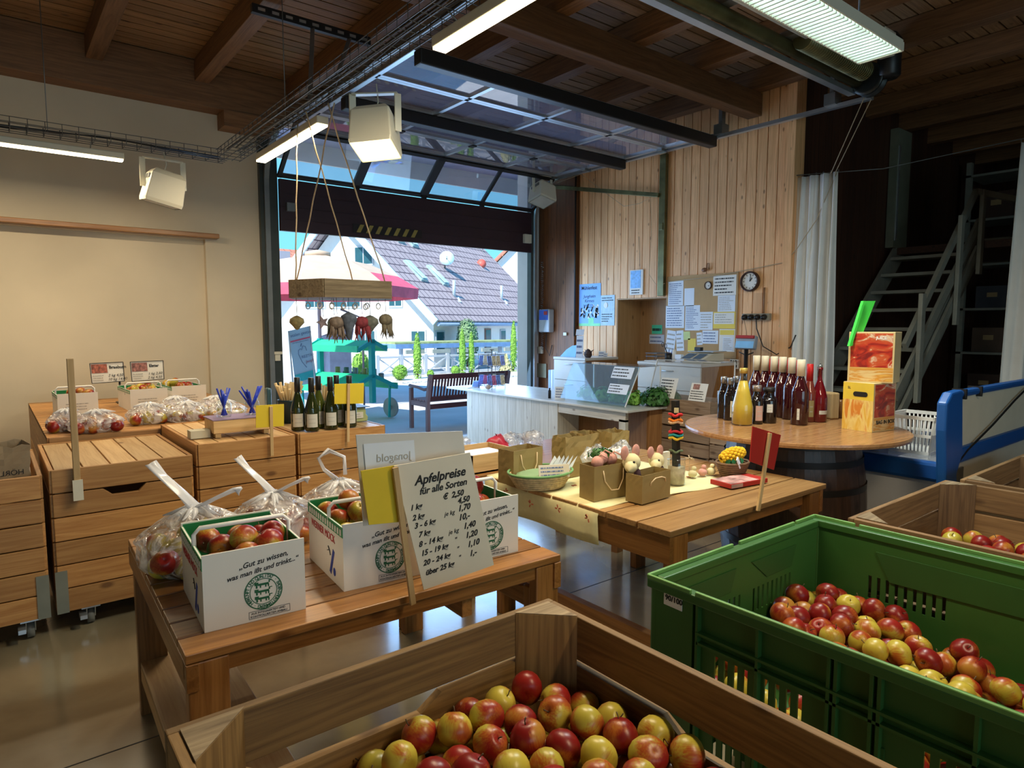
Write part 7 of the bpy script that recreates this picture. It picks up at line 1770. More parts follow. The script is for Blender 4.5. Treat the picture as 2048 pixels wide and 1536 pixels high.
# juice boxes
def juicebox(c, rz, w_, d_, h_, label, lower):
    r = thing('juice_box', label, 'box', c, rz, local=True)
    mb = MB(); mb.box(0, w_, 0, d_, 0, h_); part('carton', mb, plain('juice_carton_cream', (0.66, 0.50, 0.24), 0.5, noise=0.06), r, bev=0.002)
    mb = MB(); mb.box(0.012, w_ - 0.01, -0.0012, 0, h_ * 0.30, h_ * 0.97); part('apple_picture', mb, fruit_print(), r, 'red apple and splash print')
    mb = MB(); mb.box(0.01, w_ - 0.004, -0.0010, 0, h_ * 0.03, h_ * 0.30); part('juice_picture', mb, splash_print(), r)
    if lower:
        mb = MB(); mb.box(-0.0012, 0, 0.0, d_, h_ * 0.64, h_ * 0.99); part('yellow_panel', mb, plain('panel_yellow', (0.78, 0.55, 0.05), 0.5), r, 'yellow panel with hand hole')
        mb = MB(); mb.box(-0.0010, 0, 0.0, d_, 0.0, h_ * 0.64); part('glass_picture', mb, juice_print(), r)
        mb = MB(); yc = d_ * 0.42; mb.obox((-0.002, yc, h_ * 0.76), (0.001, 0.03, 0.014), (1, 0, 0), (0, 1, 0), (0, 0, 1)); mb.lathe([(0.0001, 0), (0.014, 0)], (-0.0031, yc - 0.03, h_ * 0.76), 14, axis=(-1, 0, 0)); mb.lathe([(0.0001, 0), (0.014, 0)], (-0.0031, yc + 0.03, h_ * 0.76), 14, axis=(-1, 0, 0)); part('hand_hole', mb, M_BLACK, r)
        text('5L', r, (-0.002, d_ * 0.85, h_ * 0.86), (0, -1, 0), (0, 0, 1), 0.02, M_INK)
        text('BAG IN BOX', r, (0.03, -0.002, h_ * 0.16), (1, 0, 0), (0, 0, 1), 0.03, M_INK, bold=0.0008)
    else:
        text('JUICE', r, (w_ * 0.60, -0.002, h_ * 0.86), (1, 0, 0), (0, 0, 1), 0.022, M_PAPER, bold=0.0006)
    return r
def print_mat(name, cols, scale, dist, stretch):
    if name in MATS: return MATS[name]
    mt, n, L, b = newmat(name); t = n.new('ShaderNodeTexCoord'); mp = n.new('ShaderNodeMapping'); mp.inputs['Scale'].default_value = stretch
    L.new(t.outputs['Object'], mp.inputs[0]); nz = n.new('ShaderNodeTexNoise'); nz.inputs['Scale'].default_value = scale; nz.inputs['Detail'].default_value = 4; nz.inputs['Distortion'].default_value = dist
    L.new(mp.outputs[0], nz.inputs['Vector']); r = n.new('ShaderNodeValToRGB'); e_ = r.color_ramp.elements
    while len(e_) < len(cols): e_.new(0.5)
    for i, (p, c_) in enumerate(cols): e_[i].position = p; e_[i].color = (*c_, 1)
    L.new(nz.outputs[0], r.inputs[0]); L.new(r.outputs[0], b.inputs['Base Color']); b.inputs['Roughness'].default_value = 0.4; MATS[name] = mt; return mt
def fruit_print(): return print_mat('apple_print', [(0.36, (0.20, 0.01, 0.01)), (0.47, (0.48, 0.03, 0.012)), (0.56, (0.55, 0.10, 0.03)), (0.62, (0.72, 0.58, 0.40)), (0.68, (0.50, 0.05, 0.02))], 7, 2.2, (1, 1, 1.4))
def splash_print(): return print_mat('splash_print', [(0.40, (0.70, 0.50, 0.22)), (0.52, (0.60, 0.25, 0.03)), (0.62, (0.75, 0.45, 0.10))], 10, 2.0, (0.5, 0.5, 3))
def juice_print(): return print_mat('juice_print', [(0.40, (0.72, 0.42, 0.06)), (0.52, (0.80, 0.60, 0.20)), (0.62, (0.65, 0.22, 0.03))], 8, 1.5, (2, 2, 0.6))
jb = juicebox((3.84, 1.60, ZR), math.radians(-10), 0.205, 0.185, 0.275, 'lower cider-yellow juice box with a hand hole on the round table', True)
juicebox((3.875, 1.765, ZR + 0.2755), math.radians(-80), 0.235, 0.16, 0.285, 'upper juice box with the large red apple print, topmost of the two', False)
# lime strip stuck to the upper box
P_ = [onz(1697, 690, 0) for _ in (0,)]
def plx(x, y): # plane facing the camera through the box's rear corner
    n_ = Vector((-0.45, -0.89, 0)); p0 = Vector((3.93, 1.72, 1.3)); r_ = ray(x, y); return CAM + r_ * ((p0 - CAM).dot(n_) / r_.dot(n_))
mb = MB(); mb.poly([plx(1699, 692), plx(1716, 689), plx(1750, 602), plx(1726, 602)], 0.004); mb.poly([plx(1699, 692), plx(1726, 602), plx(1722, 602), plx(1694, 692)], 0.02)
solo('lime_strip', mb, M_LIME, 'bright lime green strip standing up beside the upper juice box', 'sign')

# ================================================================== FREEZER
fz = thing('chest_freezer', 'blue-rimmed chest freezer with its lid raised behind the apple bins', 'freezer', (4.7, 1.6, 0))
fx0, fx1, fy0, fy1, fzt = 4.06, 5.9, 1.30, 1.80, 0.74
mb = MB(); mb.box(fx0 + 0.03, fx1, fy0 + 0.02, fy1, 0.05, fzt - 0.10); part('cabinet_body', mb, M_FREEZ, fz, bev=0.03)
mb = MB()
mb.box(fx0, fx1, fy0, fy0 + 0.06, fzt - 0.11, fzt); mb.box(fx0, fx1, fy1 - 0.03, fy1 + 0.03, fzt - 0.11, fzt); mb.box(fx0, fx0 + 0.07, fy0, fy1, fzt - 0.11, fzt); mb.box(fx1 - 0.06, fx1, fy0, fy1, fzt - 0.11, fzt); part('blue_rim', mb, M_BLUEP, fz, 'blue rim', bev=0.02)
mb = MB(); mb.box(fx0 + 0.07, fx1 - 0.05, fy0 + 0.06, fy1 - 0.03, fzt - 0.3, fzt - 0.29); part('inner_floor', mb, M_FREEZ, fz)
Yl = 1.285
mb = MB(); A = [ony(1872, 1080, Yl), ony(1870, 860, Yl), ony(1873, 805, Yl), ony(1884, 784, Yl), ony(1905, 778, Yl), ony(1905, 905, Yl), ony(1893, 945, Yl), ony(1897, 1078, Yl)]
mb.poly(A, 0.05, nrm=(0, -1, 0)); part('hinge_bracket', mb, M_BLUEP, fz, 'blue lid bracket', bev=0.01)
a, b_ = ony(1884, 786, Yl), ony(2048, 762 + 6, Yl); mb = MB()
xl0, xl1 = ony(1890, 800, Yl).x, 5.85; zt_, zb_ = ony(1890, 784, Yl).z, ony(1890, 925, Yl).z
mb.box(xl0, xl1, Yl - 0.03, Yl + 0.02, zt_ - 0.04, zt_); mb.box(xl0, xl1, Yl - 0.03, Yl + 0.02, zb_ - 0.02, zb_ + 0.07); part('lid_frame', mb, M_BLUEP, fz, 'blue lid frame', bev=0.015)
mb = MB(); mb.box(xl0 + 0.03, xl1, Yl - 0.012, Yl + 0.01, zb_ + 0.06, zt_ - 0.03); part('lid_panel', mb, M_BEIGE, fz, 'beige lid panel')
mb = MB(); mb.box(xl0 + 0.05, fx1, Yl - 0.01, Yl + 0.01, 0.10, zb_ - 0.02); part('rear_panel', mb, plain('warm_white', (0.56, 0.53, 0.44), 0.5, noise=0.04), fz)
mb = MB(); mb.box(xl0 + 0.08, xl0 + 0.28, Yl - 0.02, Yl - 0.01, zb_ - 0.15, zb_ - 0.05); part('vent_grille', mb, M_STEEL, fz)
mb = MB(); mb.tube([ony(1903, 975, Yl - 0.03), ony(1905, 940, Yl - 0.03), ony(1935, 900, Yl - 0.03), ony(1985, 850, Yl - 0.03), ony(2030, 800, Yl - 0.03), ony(2060, 770, Yl - 0.03)], 0.006, 6); part('black_cord', mb, M_BLACK, fz)
for px in (1917, 1948): q = ony(px, 785, Yl); mb = MB(); mb.box(q.x - 0.008, q.x + 0.008, Yl - 0.04, Yl + 0.03, zt_ - 0.05, zt_ + 0.006); part('cable_tie', mb, M_BLACK, fz)
mb = MB(); mb.box(fx0 + 0.05, fx1 - 0.05, fy0 + 0.05, fy1 - 0.02, fzt + 0.001, fzt + 0.006); part('glass_lid', mb, G_CLEAR, fz)
# white basket hanging in the freezer
r = thing('wire_basket', 'white slotted plastic basket standing in the freezer beside the lid', 'basket', (4.2, 1.5, fzt))
bx0, bx1, by0, by1 = 4.20, 4.50, 1.42, 1.68; bz = fzt + 0.012
mb = MB()
for (xa, ya, xb, yb_) in ((bx0, by0, bx1, by0), (bx0, by1, bx1, by1), (bx0, by0, bx0, by1), (bx1, by0, bx1, by1)):
    L0 = math.hypot(xb - xa, yb_ - ya); n = int(L0 / 0.022); cxm, cym = (bx0 + bx1) / 2, (by0 + by1) / 2
    def lean(x, y, f): return (cxm + (x - cxm) * (0.82 + 0.18 * f), cym + (y - cym) * (0.82 + 0.18 * f), bz + 0.21 * f)
    for k in range(n + 1): f = k / n; x, y = xa + (xb - xa) * f, ya + (yb_ - ya) * f; mb.tube([lean(x, y, 0), lean(x, y, 1)], 0.0045, 5)
    for f in (0.02, 0.5, 1.0): mb.beam(lean(xa, ya, f), lean(xb, yb_, f), 0.012, 0.016 if f < 1 else 0.02)
mb.box(cxm - 0.13, cxm + 0.13, cym - 0.1, cym + 0.1, bz - 0.005, bz + 0.003)
part('slotted_wall', mb, M_PAPER, r)

# ================================================================== WOODEN BULK BINS
def bulk_bin(x0, x1, y0, y1, zt, label, W, zf=0.44, boards=((0.64, 0.755), (0.50, 0.625), (0.36, 0.485), (0.22, 0.345)), drop=(), notch_sides=False):
    r = thing('apple_bin', label, 'wooden bin', ((x0 + x1) / 2, (y0 + y1) / 2, 0))
    t = 0.022
    for k, (za, zb) in enumerate(boards):
        za += zt - 0.755; zb += zt - 0.755
        if k == 1 and notch_sides:
            # second board dips in the middle for the forks
            for yy in (y1 - t, y0):
                mb = MB(); L0 = x1 - x0; mb.poly([(x0, yy, za), (x1, yy, za), (x1, yy, zb), (x0 + L0 * 0.62, yy, zb), (x0 + L0 * 0.56, yy, zb - 0.035), (x0 + L0 * 0.2, yy, zb - 0.035), (x0 + L0 * 0.14, yy, zb), (x0, yy, zb)], t, nrm=(0, 1, 0)); part('end_board', mb, W[0], r)
            for xx in (x0, x1 - t):
                mb = MB(); L0 = y1 - y0; mb.poly([(xx, y0 + t, za), (xx, y1 - t, za), (xx, y1 - t, zb), (xx, y0 + L0 * 0.66, zb), (xx, y0 + L0 * 0.60, zb - 0.04), (xx, y0 + L0 * 0.1, zb - 0.04), (xx, y0 + t, zb)], t, nrm=(1, 0, 0)); part('side_board', mb, W[1], r)
        else:
            for yy in (y0, y1 - t): mb = MB(); mb.box(x0, x1, yy, yy + t, za, zb); part('end_board', mb, W[0], r, bev=0.003)
            for xx in (x0, x1 - t): mb = MB(); mb.box(xx, xx + t, y0 + t, y1 - t, za, zb); part('side_board', mb, W[1], r, bev=0.003)
    s_ = 0.115
    for sx_, sy_ in ((0, 0), (0, 1), (1, 0), (1, 1)):
        cx_ = x0 + t if sx_ == 0 else x1 - t; cy_ = y0 + t if sy_ == 0 else y1 - t; dx = s_ if sx_ == 0 else -s_; dy = s_ if sy_ == 0 else -s_
        mb = MB(); mb.poly([(cx_, cy_, 0.12), (cx_ + dx, cy_, 0.12), (cx_, cy_ + dy, 0.12)], zt + 0.003 - 0.12, nrm=(0, 0, 1)); part('corner_post', mb, W[2], r, bev=0.003)
        mb = MB(); mb.poly([(cx_, cy_, zt + 0.003), (cx_ + dx, cy_, zt + 0.003), (cx_, cy_ + dy, zt + 0.003)], 0.001, nrm=(0, 0, 1)); part('end_grain', mb, W_GREY[0], r, 'weathered grey end grain')
    mb = MB(); n = 8
    for k in range(n): a = y0 + k * (y1 - y0) / n; mb.box(x0 + 0.03, x1 - 0.03, a + 0.003, a + (y1 - y0) / n - 0.003, zf, zf + 0.02)
    part('false_floor_boards', mb, W[0], r)  # false floor, raised to carry the heap and hide gaps
    for f in (0.0, 0.5, 1.0): a = x0 + f * (x1 - x0 - 0.1); mb = MB(); mb.box(a, a + 0.1, y0, y1, 0, 0.11); part('skid', mb, W[1], r)
    return r
bulk_bin(0.215, 1.165, 0.10, 1.305, 0.755, 'wooden bulk bin of apples in the foreground, nearest the viewer', W_BIN, notch_sides=True)
bulk_bin(2.56, 3.56, -0.06, 1.14, 0.76, 'wooden bulk bin beyond the green plastic bin', W_BIN2)
bulk_bin(3.63, 4.63, -0.10, 1.10, 0.76, 'farthest wooden bulk bin, in front of the freezer', W_BIN2)

def surfA(x, y):
    cx_, cy_ = 0.95, 1.05; d = math.hypot((x - cx_) * 1.1, (y - cy_) * 0.7)
    return 0.605 - 0.15 * max(0, d - 0.2) - 0.55 * max(0, 0.62 - x) ** 1.3
lo, hi = (0.36, 0.66), (1.103, 1.243)
P = heap(lo, hi, surfA, 118, 0.081, 11)
# keep clear of the triangular corner posts
rnd = random.Random(2); G1 = 'apples heaped in the foreground bin'
for p in P:
    if (1.143 - p[0]) + (1.283 - p[1]) < 0.175 or (p[0] - 0.237) + (1.283 - p[1]) < 0.175: continue
    kd = rnd.choice(['mix', 'mix', 'mix', 'yel', 'yel', 'red'])
    apple(tuple(p), kd, {'mix': 'red-blushed yellow apple in the heap in the foreground bin', 'yel': 'mostly yellow-green apple in the heap in the foreground bin', 'red': 'deep red apple in the heap in the foreground bin'}[kd], G1, 1.06, True, rnd=rnd)

# ================================================================== GREEN PLASTIC BIN
gx0, gx1, gy0, gy1, gz = 1.508, 2.512, 0.045, 1.245, 0.755
gb = thing('green_bin', 'large green plastic bulk bin of red apples', 'plastic bin', ((gx0 + gx1) / 2, (gy0 + gy1) / 2, 0))
t = 0.028
def gwall(axis, pos, a0, a1, out):
    """panel wall with slot rows; axis 'x': wall plane x=pos running along y. out = +1/-1 outward"""
    mb = MB()
    def B(u0, u1, z0, z1, d0=0.0, d1=0.006):
        lo_, hi_ = sorted((pos + out * d0, pos - out * d1)) if False else sorted((pos - out * d0, pos - out * d1))
        if axis == 'x': mb.box(lo_, hi_, u0, u1, z0, z1)
        else: mb.box(u0, u1, lo_, hi_, z0, z1)
    D0, D1 = 0.022, 0.028      # skin lies 22-28 mm inside the rib face
    L0 = a1 - a0; c0 = (a0 + a1) / 2
    groups = [(a0 + 0.16, a0 + 0.46), (a1 - 0.46, a1 - 0.16)]
    # solid bands
    B(a0, a1, 0.60, gz - 0.03, D0, D1); B(a0, a1, 0.12, 0.20, D0, D1)
    # slotted band 0.44..0.60 and 0.24..0.40
    for zc0, zc1, zn in ((0.44, 0.60, 0.20), ):
        pass
    slots = []
    for g0, g1 in groups:
        u = g0 + 0.02
        while u < g1 - 0.02: slots.append(u); u += 0.03
    u = a0
    for s_ in slots:
        B(u, s_ - 0.006, 0.20, 0.60, D0, D1)
        B(s_ - 0.006, s_ + 0.006, 0.20, 0.27, D0, D1); B(s_ - 0.006, s_ + 0.006, 0.37, 0.50, D0, D1); B(s_ - 0.006, s_ + 0.006, 0.585, 0.60, D0, D1)
        u = s_ + 0.006
    B(u, a1, 0.20, 0.60, D0, D1)
    return mb, B
M_GR = M_GREEN
def ribs(axis, pos, a0, a1, out):
    mb = MB()
    def B(u0, u1, z0, z1, d0, d1):
        lo_, hi_ = sorted((pos - out * d0, pos - out * d1))
        if axis == 'x': mb.box(lo_, hi_, u0, u1, z0, z1)
        else: mb.box(u0, u1, lo_, hi_, z0, z1)
    c0 = (a0 + a1) / 2
    for u in (a0 + 0.145, a0 + 0.33, a0 + 0.515, c0 - 0.04, c0 + 0.04, a1 - 0.515, a1 - 0.33, a1 - 0.145): B(u - 0.004, u + 0.004, 0.14, gz - 0.03, 0.004, 0.024)
    B(a0 + 0.145, a1 - 0.145, gz - 0.12, gz - 0.113, 0.0, 0.024); B(a0 + 0.145, a1 - 0.145, gz - 0.15, gz - 0.143, 0.004, 0.024)
    for u in (c0 - 0.06, c0 + 0.06): B(u - 0.008, u + 0.008, 0.49, 0.55, 0.018, 0.0215)
    for u0, u1 in ((a0, a0 + 0.13), (a1 - 0.13, a1)): B(u0, u1, 0.0, gz - 0.03, 0.006, 0.024)
    B(a0, a1, 0.10, 0.14, 0.002, 0.024)
    return mb
for nm, ax, pos, a0, a1, out in (('long_wall', 'x', gx0, gy0 + 0.028, gy1 - 0.028, -1), ('long_wall', 'x', gx1, gy0 + 0.028, gy1 - 0.028, 1), ('short_wall', 'y', gy1, gx0 + 0.028, gx1 - 0.028, 1), ('short_wall', 'y', gy0, gx0 + 0.028, gx1 - 0.028, -1)):
    mb, _ = gwall(ax, pos, a0 - 0.0, a1 + 0.0, out); wl = part(nm, mb, M_GR, gb)
    part('ribs', ribs(ax, pos, a0, a1, out), M_GR, gb)
mb = MB()
for x in (gx0 + 0.006, gx1 - 0.034):
    for y in (gy0 + 0.006, gy1 - 0.034): mb.box(x, x + 0.028, y, y + 0.028, 0.0, gz - 0.02)
part('corner_column', mb, M_GR, gb, bev=0.008)
mb = MB(); w_ = 0.034
mb.box(gx0 - 0.004, gx0 + w_, gy0, gy1, gz - 0.035, gz - 0.008); mb.box(gx1 - w_, gx1 + 0.004, gy0, gy1, gz - 0.035, gz - 0.008); mb.box(gx0 + w_, gx1 - w_, gy0 - 0.004, gy0 + w_, gz - 0.035, gz - 0.008); mb.box(gx0 + w_, gx1 - w_, gy1 - w_, gy1 + 0.004, gz - 0.035, gz - 0.008)
part('rim', mb, M_GR, gb, bev=0.004)
mb = MB()   # raised outer lip with gaps
for x0_, x1_ in ((gx0 - 0.004, gx0 + 0.006), (gx1 - 0.006, gx1 + 0.004)):
    for ya, yb_ in ((gy0, gy0 + 0.15), (gy0 + 0.17, gy1 - 0.17), (gy1 - 0.155, gy1)): mb.box(x0_, x1_, ya, yb_, gz - 0.01, gz + 0.004)
for y0_, y1_ in ((gy1 - 0.006, gy1 + 0.004), (gy0 - 0.004, gy0 + 0.006)):
    for xa, xb in ((gx0, gx0 + 0.44), (gx0 + 0.48, gx1 - 0.16), (gx1 - 0.145, gx1)): mb.box(xa, xb, y0_, y1_, gz - 0.01, gz + 0.004)
part('raised_lip', mb, M_GREENRIM, gb, 'worn pale green lip', bev=0.003)
mb = MB(); mb.box(gx0 + 0.03, gx1 - 0.03, gy0 + 0.03, gy1 - 0.03, 0.34, 0.36); part('false_bin_floor', mb, M_GR, gb)  # false bottom raised to just below the apples
for x in (gx0 + 0.02, (gx0 + gx1) / 2 - 0.05, gx1 - 0.12): mb = MB(); mb.box(x, x + 0.1, gy0 + 0.02, gy1 - 0.02, 0, 0.11); part('skid', mb, M_GR, gb)
# inner hand-hold recesses: darker shallow pockets on inner faces
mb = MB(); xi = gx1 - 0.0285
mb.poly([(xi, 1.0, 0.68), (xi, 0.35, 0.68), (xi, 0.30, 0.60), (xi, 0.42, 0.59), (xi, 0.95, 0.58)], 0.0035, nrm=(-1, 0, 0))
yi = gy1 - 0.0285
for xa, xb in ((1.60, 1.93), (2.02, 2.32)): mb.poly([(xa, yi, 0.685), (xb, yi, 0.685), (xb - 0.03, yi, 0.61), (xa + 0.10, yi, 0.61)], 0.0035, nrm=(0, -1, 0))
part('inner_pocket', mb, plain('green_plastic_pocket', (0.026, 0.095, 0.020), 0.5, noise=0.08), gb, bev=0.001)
q = onx(1346, 1199, gx0 + 0.005); mb = MB(); mb.obox(q, (0.001, 0.032, 0.024), (1, 0, 0), (0, 1, 0.02), (0, 0, 1)); lb = part('size_label', mb, M_PAPER, gb, 'white sticker reading 90/100')
text('90/100', gb, (gx0 + 0.0035, q.y + 0.027, q.z - 0.007), (0, -1, 0), (0, 0, 1), 0.022, M_INK, bold=0.0007, name='handwriting')

def surfG(x, y):
    return 0.525 - 0.13 * max(0, 1.15 - y) + 0.05 * (x - 2.0) - 0.02 * math.sin(x * 9)
P = heap((1.88, 0.40), (2.43, 1.175), surfG, 104, 0.079, 21)
rnd = random.Random(3); G2 = 'apples in the green bin'
for p in P:
    kd = rnd.choice(['red', 'red', 'red', 'mix', 'mix', 'yel', 'yel'])
    apple(tuple(p), kd, {'red': 'dark red apple in the green plastic bin', 'mix': 'red and yellow apple in the green plastic bin', 'yel': 'mostly yellow apple in the green plastic bin'}[kd], G2, 1.05, True, rnd=rnd)
GB = MB(); Pn = heap((1.578, 0.30), (1.84, 1.175), lambda x, y: surfG(x, y) - 0.01, 62, 0.079, 31)
for p in Pn:
    M_ = Matrix.Translation(Vector(p)) @ Euler((rnd.gauss(0, 0.9), rnd.gauss(0, 0.9), rnd.uniform(0, 6.28))).to_matrix().to_4x4(); kd = rnd.randrange(3); me = AM[('red', 'mix', 'yel')[kd]][0]
    GB.add([M_ @ v.co for v in me.vertices], [tuple(f.vertices) for f in me.polygons], kd, True)
solo('hidden_apples', GB, [A_RED, A_MIX, A_YEL], 'apples against the near wall of the green bin, glimpsed through its slots', 'apples', kind='stuff')
def surfC(x, y): return 0.60 - 0.9 * max(0, math.hypot(x - 3.15, y - 0.85) - 0.22)
rs = np.random.RandomState(4); Pc = []
for k in range(18):
    a = rs.uniform(0, 6.28); d = math.sqrt(rs.uniform(0, 1)) * 0.27; Pc.append((3.12 + d * math.cos(a), 0.80 + d * math.sin(a) * 0.9, 0.6))
Pc = relax(Pc, 0.078, (2.65, 0.1), (3.48, 1.05), lambda x, y: 0.60 - 0.12 * max(0, math.hypot(x - 3.1, y - 0.9) - 0.1) * 2)
G3 = 'apples in the wooden bin beyond the green one'
for p in Pc:
    kd = rnd.choice(['red', 'red', 'red', 'mix', 'yel']); apple(tuple(p), kd, {'red': 'bright red apple in the wooden bin beyond the green one', 'mix': 'orange-red apple in the wooden bin beyond the green one', 'yel': 'yellow apple in the wooden bin beyond the green one'}[kd], G3, 1.05, True, rnd=rnd)

# ================================================================== OUTSIDE
# slatted bench just outside the door
r = thing('garden_bench', 'dark red slatted garden bench standing outside the open door, seen from behind', 'bench', (5.5, 8.25, 0))
M_BGREY = W3('bench_grey', (0.30, 0.20, 0.22), (0.20, 0.12, 0.14), rough=0.6)
bx0, bx1, by = 4.83, 6.28, 8.02
for x in (bx0, bx1 - 0.05):
    mb = MB(); mb.beam((x + 0.025, by + 0.02, -0.02), (x + 0.025, by + 0.02, 0.42), 0.05, 0.05); mb.beam((x + 0.025, by + 0.02, 0.42), (x + 0.025, by - 0.06, 0.80), 0.05, 0.05); mb.box(x, x + 0.05, by + 0.46, by + 0.51, -0.02, 0.58); part('leg', mb, M_BGREY[2], r)
    mb = MB(); mb.tube([(x + 0.025, by - 0.01, 0.60), (x + 0.025, by + 0.12, 0.575), (x + 0.025, by + 0.3, 0.60), (x + 0.025, by + 0.53, 0.61)], 0.022, 8); mb.box(x + 0.005, x + 0.045, by, by + 0.5, 0.33, 0.40); part('armrest', mb, M_BGREY[1], r)
mb = MB(); mb.box(bx0 + 0.05, bx1 - 0.05, by - 0.07, by - 0.035, 0.73, 0.80); mb.box(bx0 + 0.05, bx1 - 0.05, by - 0.0, by + 0.03, 0.42, 0.48); mb.box(bx0 + 0.05, bx1 - 0.05, by + 0.0, by + 0.03, 0.30, 0.37); part('back_rail', mb, W_RED[0], r)
n = 26
for k in range(n):
    x = bx0 + 0.075 + k * (bx1 - bx0 - 0.15) / (n - 1); mb = MB(); mb.beam((x, by + 0.012, 0.47), (x, by - 0.05, 0.74), 0.026, 0.014, upv=(0, 1, 0)); part('back_slat', mb, W_RED[2], r)
mb = MB()
for k in range(6): mb.box(bx0 + 0.03, bx1 - 0.03, by + 0.05 + k * 0.078, by + 0.115 + k * 0.078, 0.40, 0.425)
part('seat_slats', mb, M_BGREY[0], r)

# leaning banner in a metal frame
a, b_, c_, d_ = ony(577, 662, 9.2), ony(619, 652, 9.2), ony(634, 765, 9.2), ony(592, 772, 9.2)
r = thing('banner_frame', 'tall pale blue banner with an apple outline, leaning outside at the left of the opening', 'banner', ((a.x + b_.x) / 2, 9.2, 0))
mb = MB(); mb.poly([d_, c_, b_, a], 0.01, nrm=(0, 1, 0)); part('banner_cloth', mb, plain('banner_blue', (0.38, 0.60, 0.82), 0.7, noise=0.03), r)
u = (b_ - a); v = (a - d_); o = Vector((0, -0.006, 0)); un = u.normalized(); vn = v.normalized()
mb = MB(); mb.poly([d_ + v * 0.79 + o, d_ + u + v * 0.79 + o, d_ + u + v * 0.815 + o, d_ + v * 0.815 + o], 0.002, nrm=(0, -1, 0)); part('red_stripe', mb, plain('stripe_red', (0.65, 0.10, 0.20), 0.6), r)
mb = MB(); mb.poly([d_ + v * 0.06 + u * 0.02 + o, d_ + u * 0.98 + v * 0.06 + o, d_ + u * 0.98 + v * 0.20 + o, d_ + v * 0.20 + u * 0.02 + o], 0.002, nrm=(0, -1, 0)); part('teal_stripe', mb, plain('stripe_teal', (0.03, 0.45, 0.55), 0.6), r)
o2 = Vector((0, -0.012, 0)); text('stalen gestze', r, d_ + u * 0.04 + v * 0.88 + o2, u, v, 0.060, M_BINK, name='banner_lettering'); text('REZTAR', r, d_ + u * 0.42 + v * 0.46 + o2, u, v, 0.055, M_BINK, name='banner_lettering'); text('|xopf', r, d_ + u * 0.60 + v * 0.36 + o2, u, v, 0.055, plain('faint_red', (0.35, 0.05, 0.1), 0.7), name='banner_lettering'); text('sehr feine obst produkte', r, d_ + u * 0.08 + v * 0.755 + o2, u, v, 0.024, M_BINK, name='banner_lettering')
mb = MB(); P = [d_ + u * x + v * y + o2 for x, y in ((0.60, 0.28), (0.42, 0.40), (0.30, 0.55), (0.32, 0.62), (0.42, 0.64), (0.47, 0.61), (0.55, 0.68), (0.66, 0.66), (0.70, 0.58))]; mb.tube(P, 0.004, 5); mb.tube([d_ + u * 0.45 + v * 0.68 + o2, d_ + u * 0.50 + v * 0.73 + o2], 0.006, 5); part('apple_outline', mb, M_BINK, r)
mb = MB(); mb.beam(d_ + Vector((0, 0, -0.8)) , a, 0.02, 0.02); mb.beam(c_ + Vector((0.02, 0, -0.8)), b_, 0.02, 0.02); mb.beam(d_ + Vector((0, 0, -0.8)), d_ + Vector((-0.1, 0.6, -0.78)), 0.02, 0.02); part('frame', mb, M_GALV, r)

# green two-tier market cart
th = math.radians(106)
r = thing('market_cart', 'turquoise and green two-tier market cart with a grey wheel outside the door', 'cart', (4.70, 9.45, -0.02), th, local=True)
Lc = 1.25     # length along local x, gable end at x=0
mb = MB()
def ctier(z, hw, rise, m_):
    for s_ in (-1, 1):
        mb_ = MB(); mb_.poly([(0, 0, z + rise), (Lc, 0, z + rise), (Lc, s_ * hw, z), (0, s_ * hw, z)], 0.02, nrm=(0, 0, 1)); part('sloping_shelf', mb_, M_MINT, r)
    for xx in (-0.02, Lc): mb_ = MB(); mb_.beam((xx, 0, z + rise + 0.01), (xx, -hw, z + 0.01), 0.03, 0.06); mb_.beam((xx, 0, z + rise + 0.01), (xx, hw, z + 0.01), 0.03, 0.06); part('gable_rail', mb_, M_TEAL, r)
    for s_ in (-1, 1): mb_ = MB(); mb_.box(-0.02, Lc + 0.02, s_ * hw - 0.015, s_ * hw + 0.015, z - 0.02, z + 0.08); part('edge_board', mb_, M_MINT, r)
ctier(1.12, 0.30, 0.14, 0); ctier(0.50, 0.52, 0.22, 1)
for x in (0.0, Lc): mb = MB(); mb.box(x - 0.035, x + 0.035, -0.04, 0.04, 0.30, 1.30); part('upright_post', mb, M_TEAL, r)
for x, y in ((0.05, -0.42), (0.05, 0.42), (Lc - 0.05, 0.42)): mb = MB(); mb.beam((x, y * 0.95, 0.02), (x, y, 0.55), 0.03, 0.03); part('leg', mb, M_TEAL, r)
mb = MB(); mb.tube([(0.1, -0.50, 0.17), (0.1, -0.47, 0.17)], 0.165, 24); mb.tube([(0.1, -0.52, 0.17), (0.1, -0.45, 0.17)], 0.04, 12); part('wheel', mb, plain('wheel_pale', (0.30, 0.33, 0.34), 0.5, noise=0.15), r)
mb = MB(); mb.box(0.3, 0.42, -0.31, -0.30, 1.12, 1.25); part('white_notice', mb, M_PAPER, r)
rnd = random.Random(12)
for k in range(10):
    x = 0.18 + (k % 5) * 0.22; y = -0.2 if k < 5 else -0.36; z = 0.70 if k < 5 else 0.62
    mb = MB(); mb.lathe([(0.04, 0), (0.045, 0.02), (0.045, 0.11), (0.035, 0.12)], (0, 0, 0), 10)
    p = world(r, (x + 0.0, y, z)); o = solo('preserve_jar', mb, plain('preserve_%d' % (k % 3), [(0.10, 0.14, 0.12), (0.35, 0.30, 0.10), (0.2, 0.25, 0.3)][k % 3], 0.3), 'preserve jar standing on the lower tier of the market cart', 'jar', loc=(0, 0, 0), group='jars on the market cart'); o.location = p

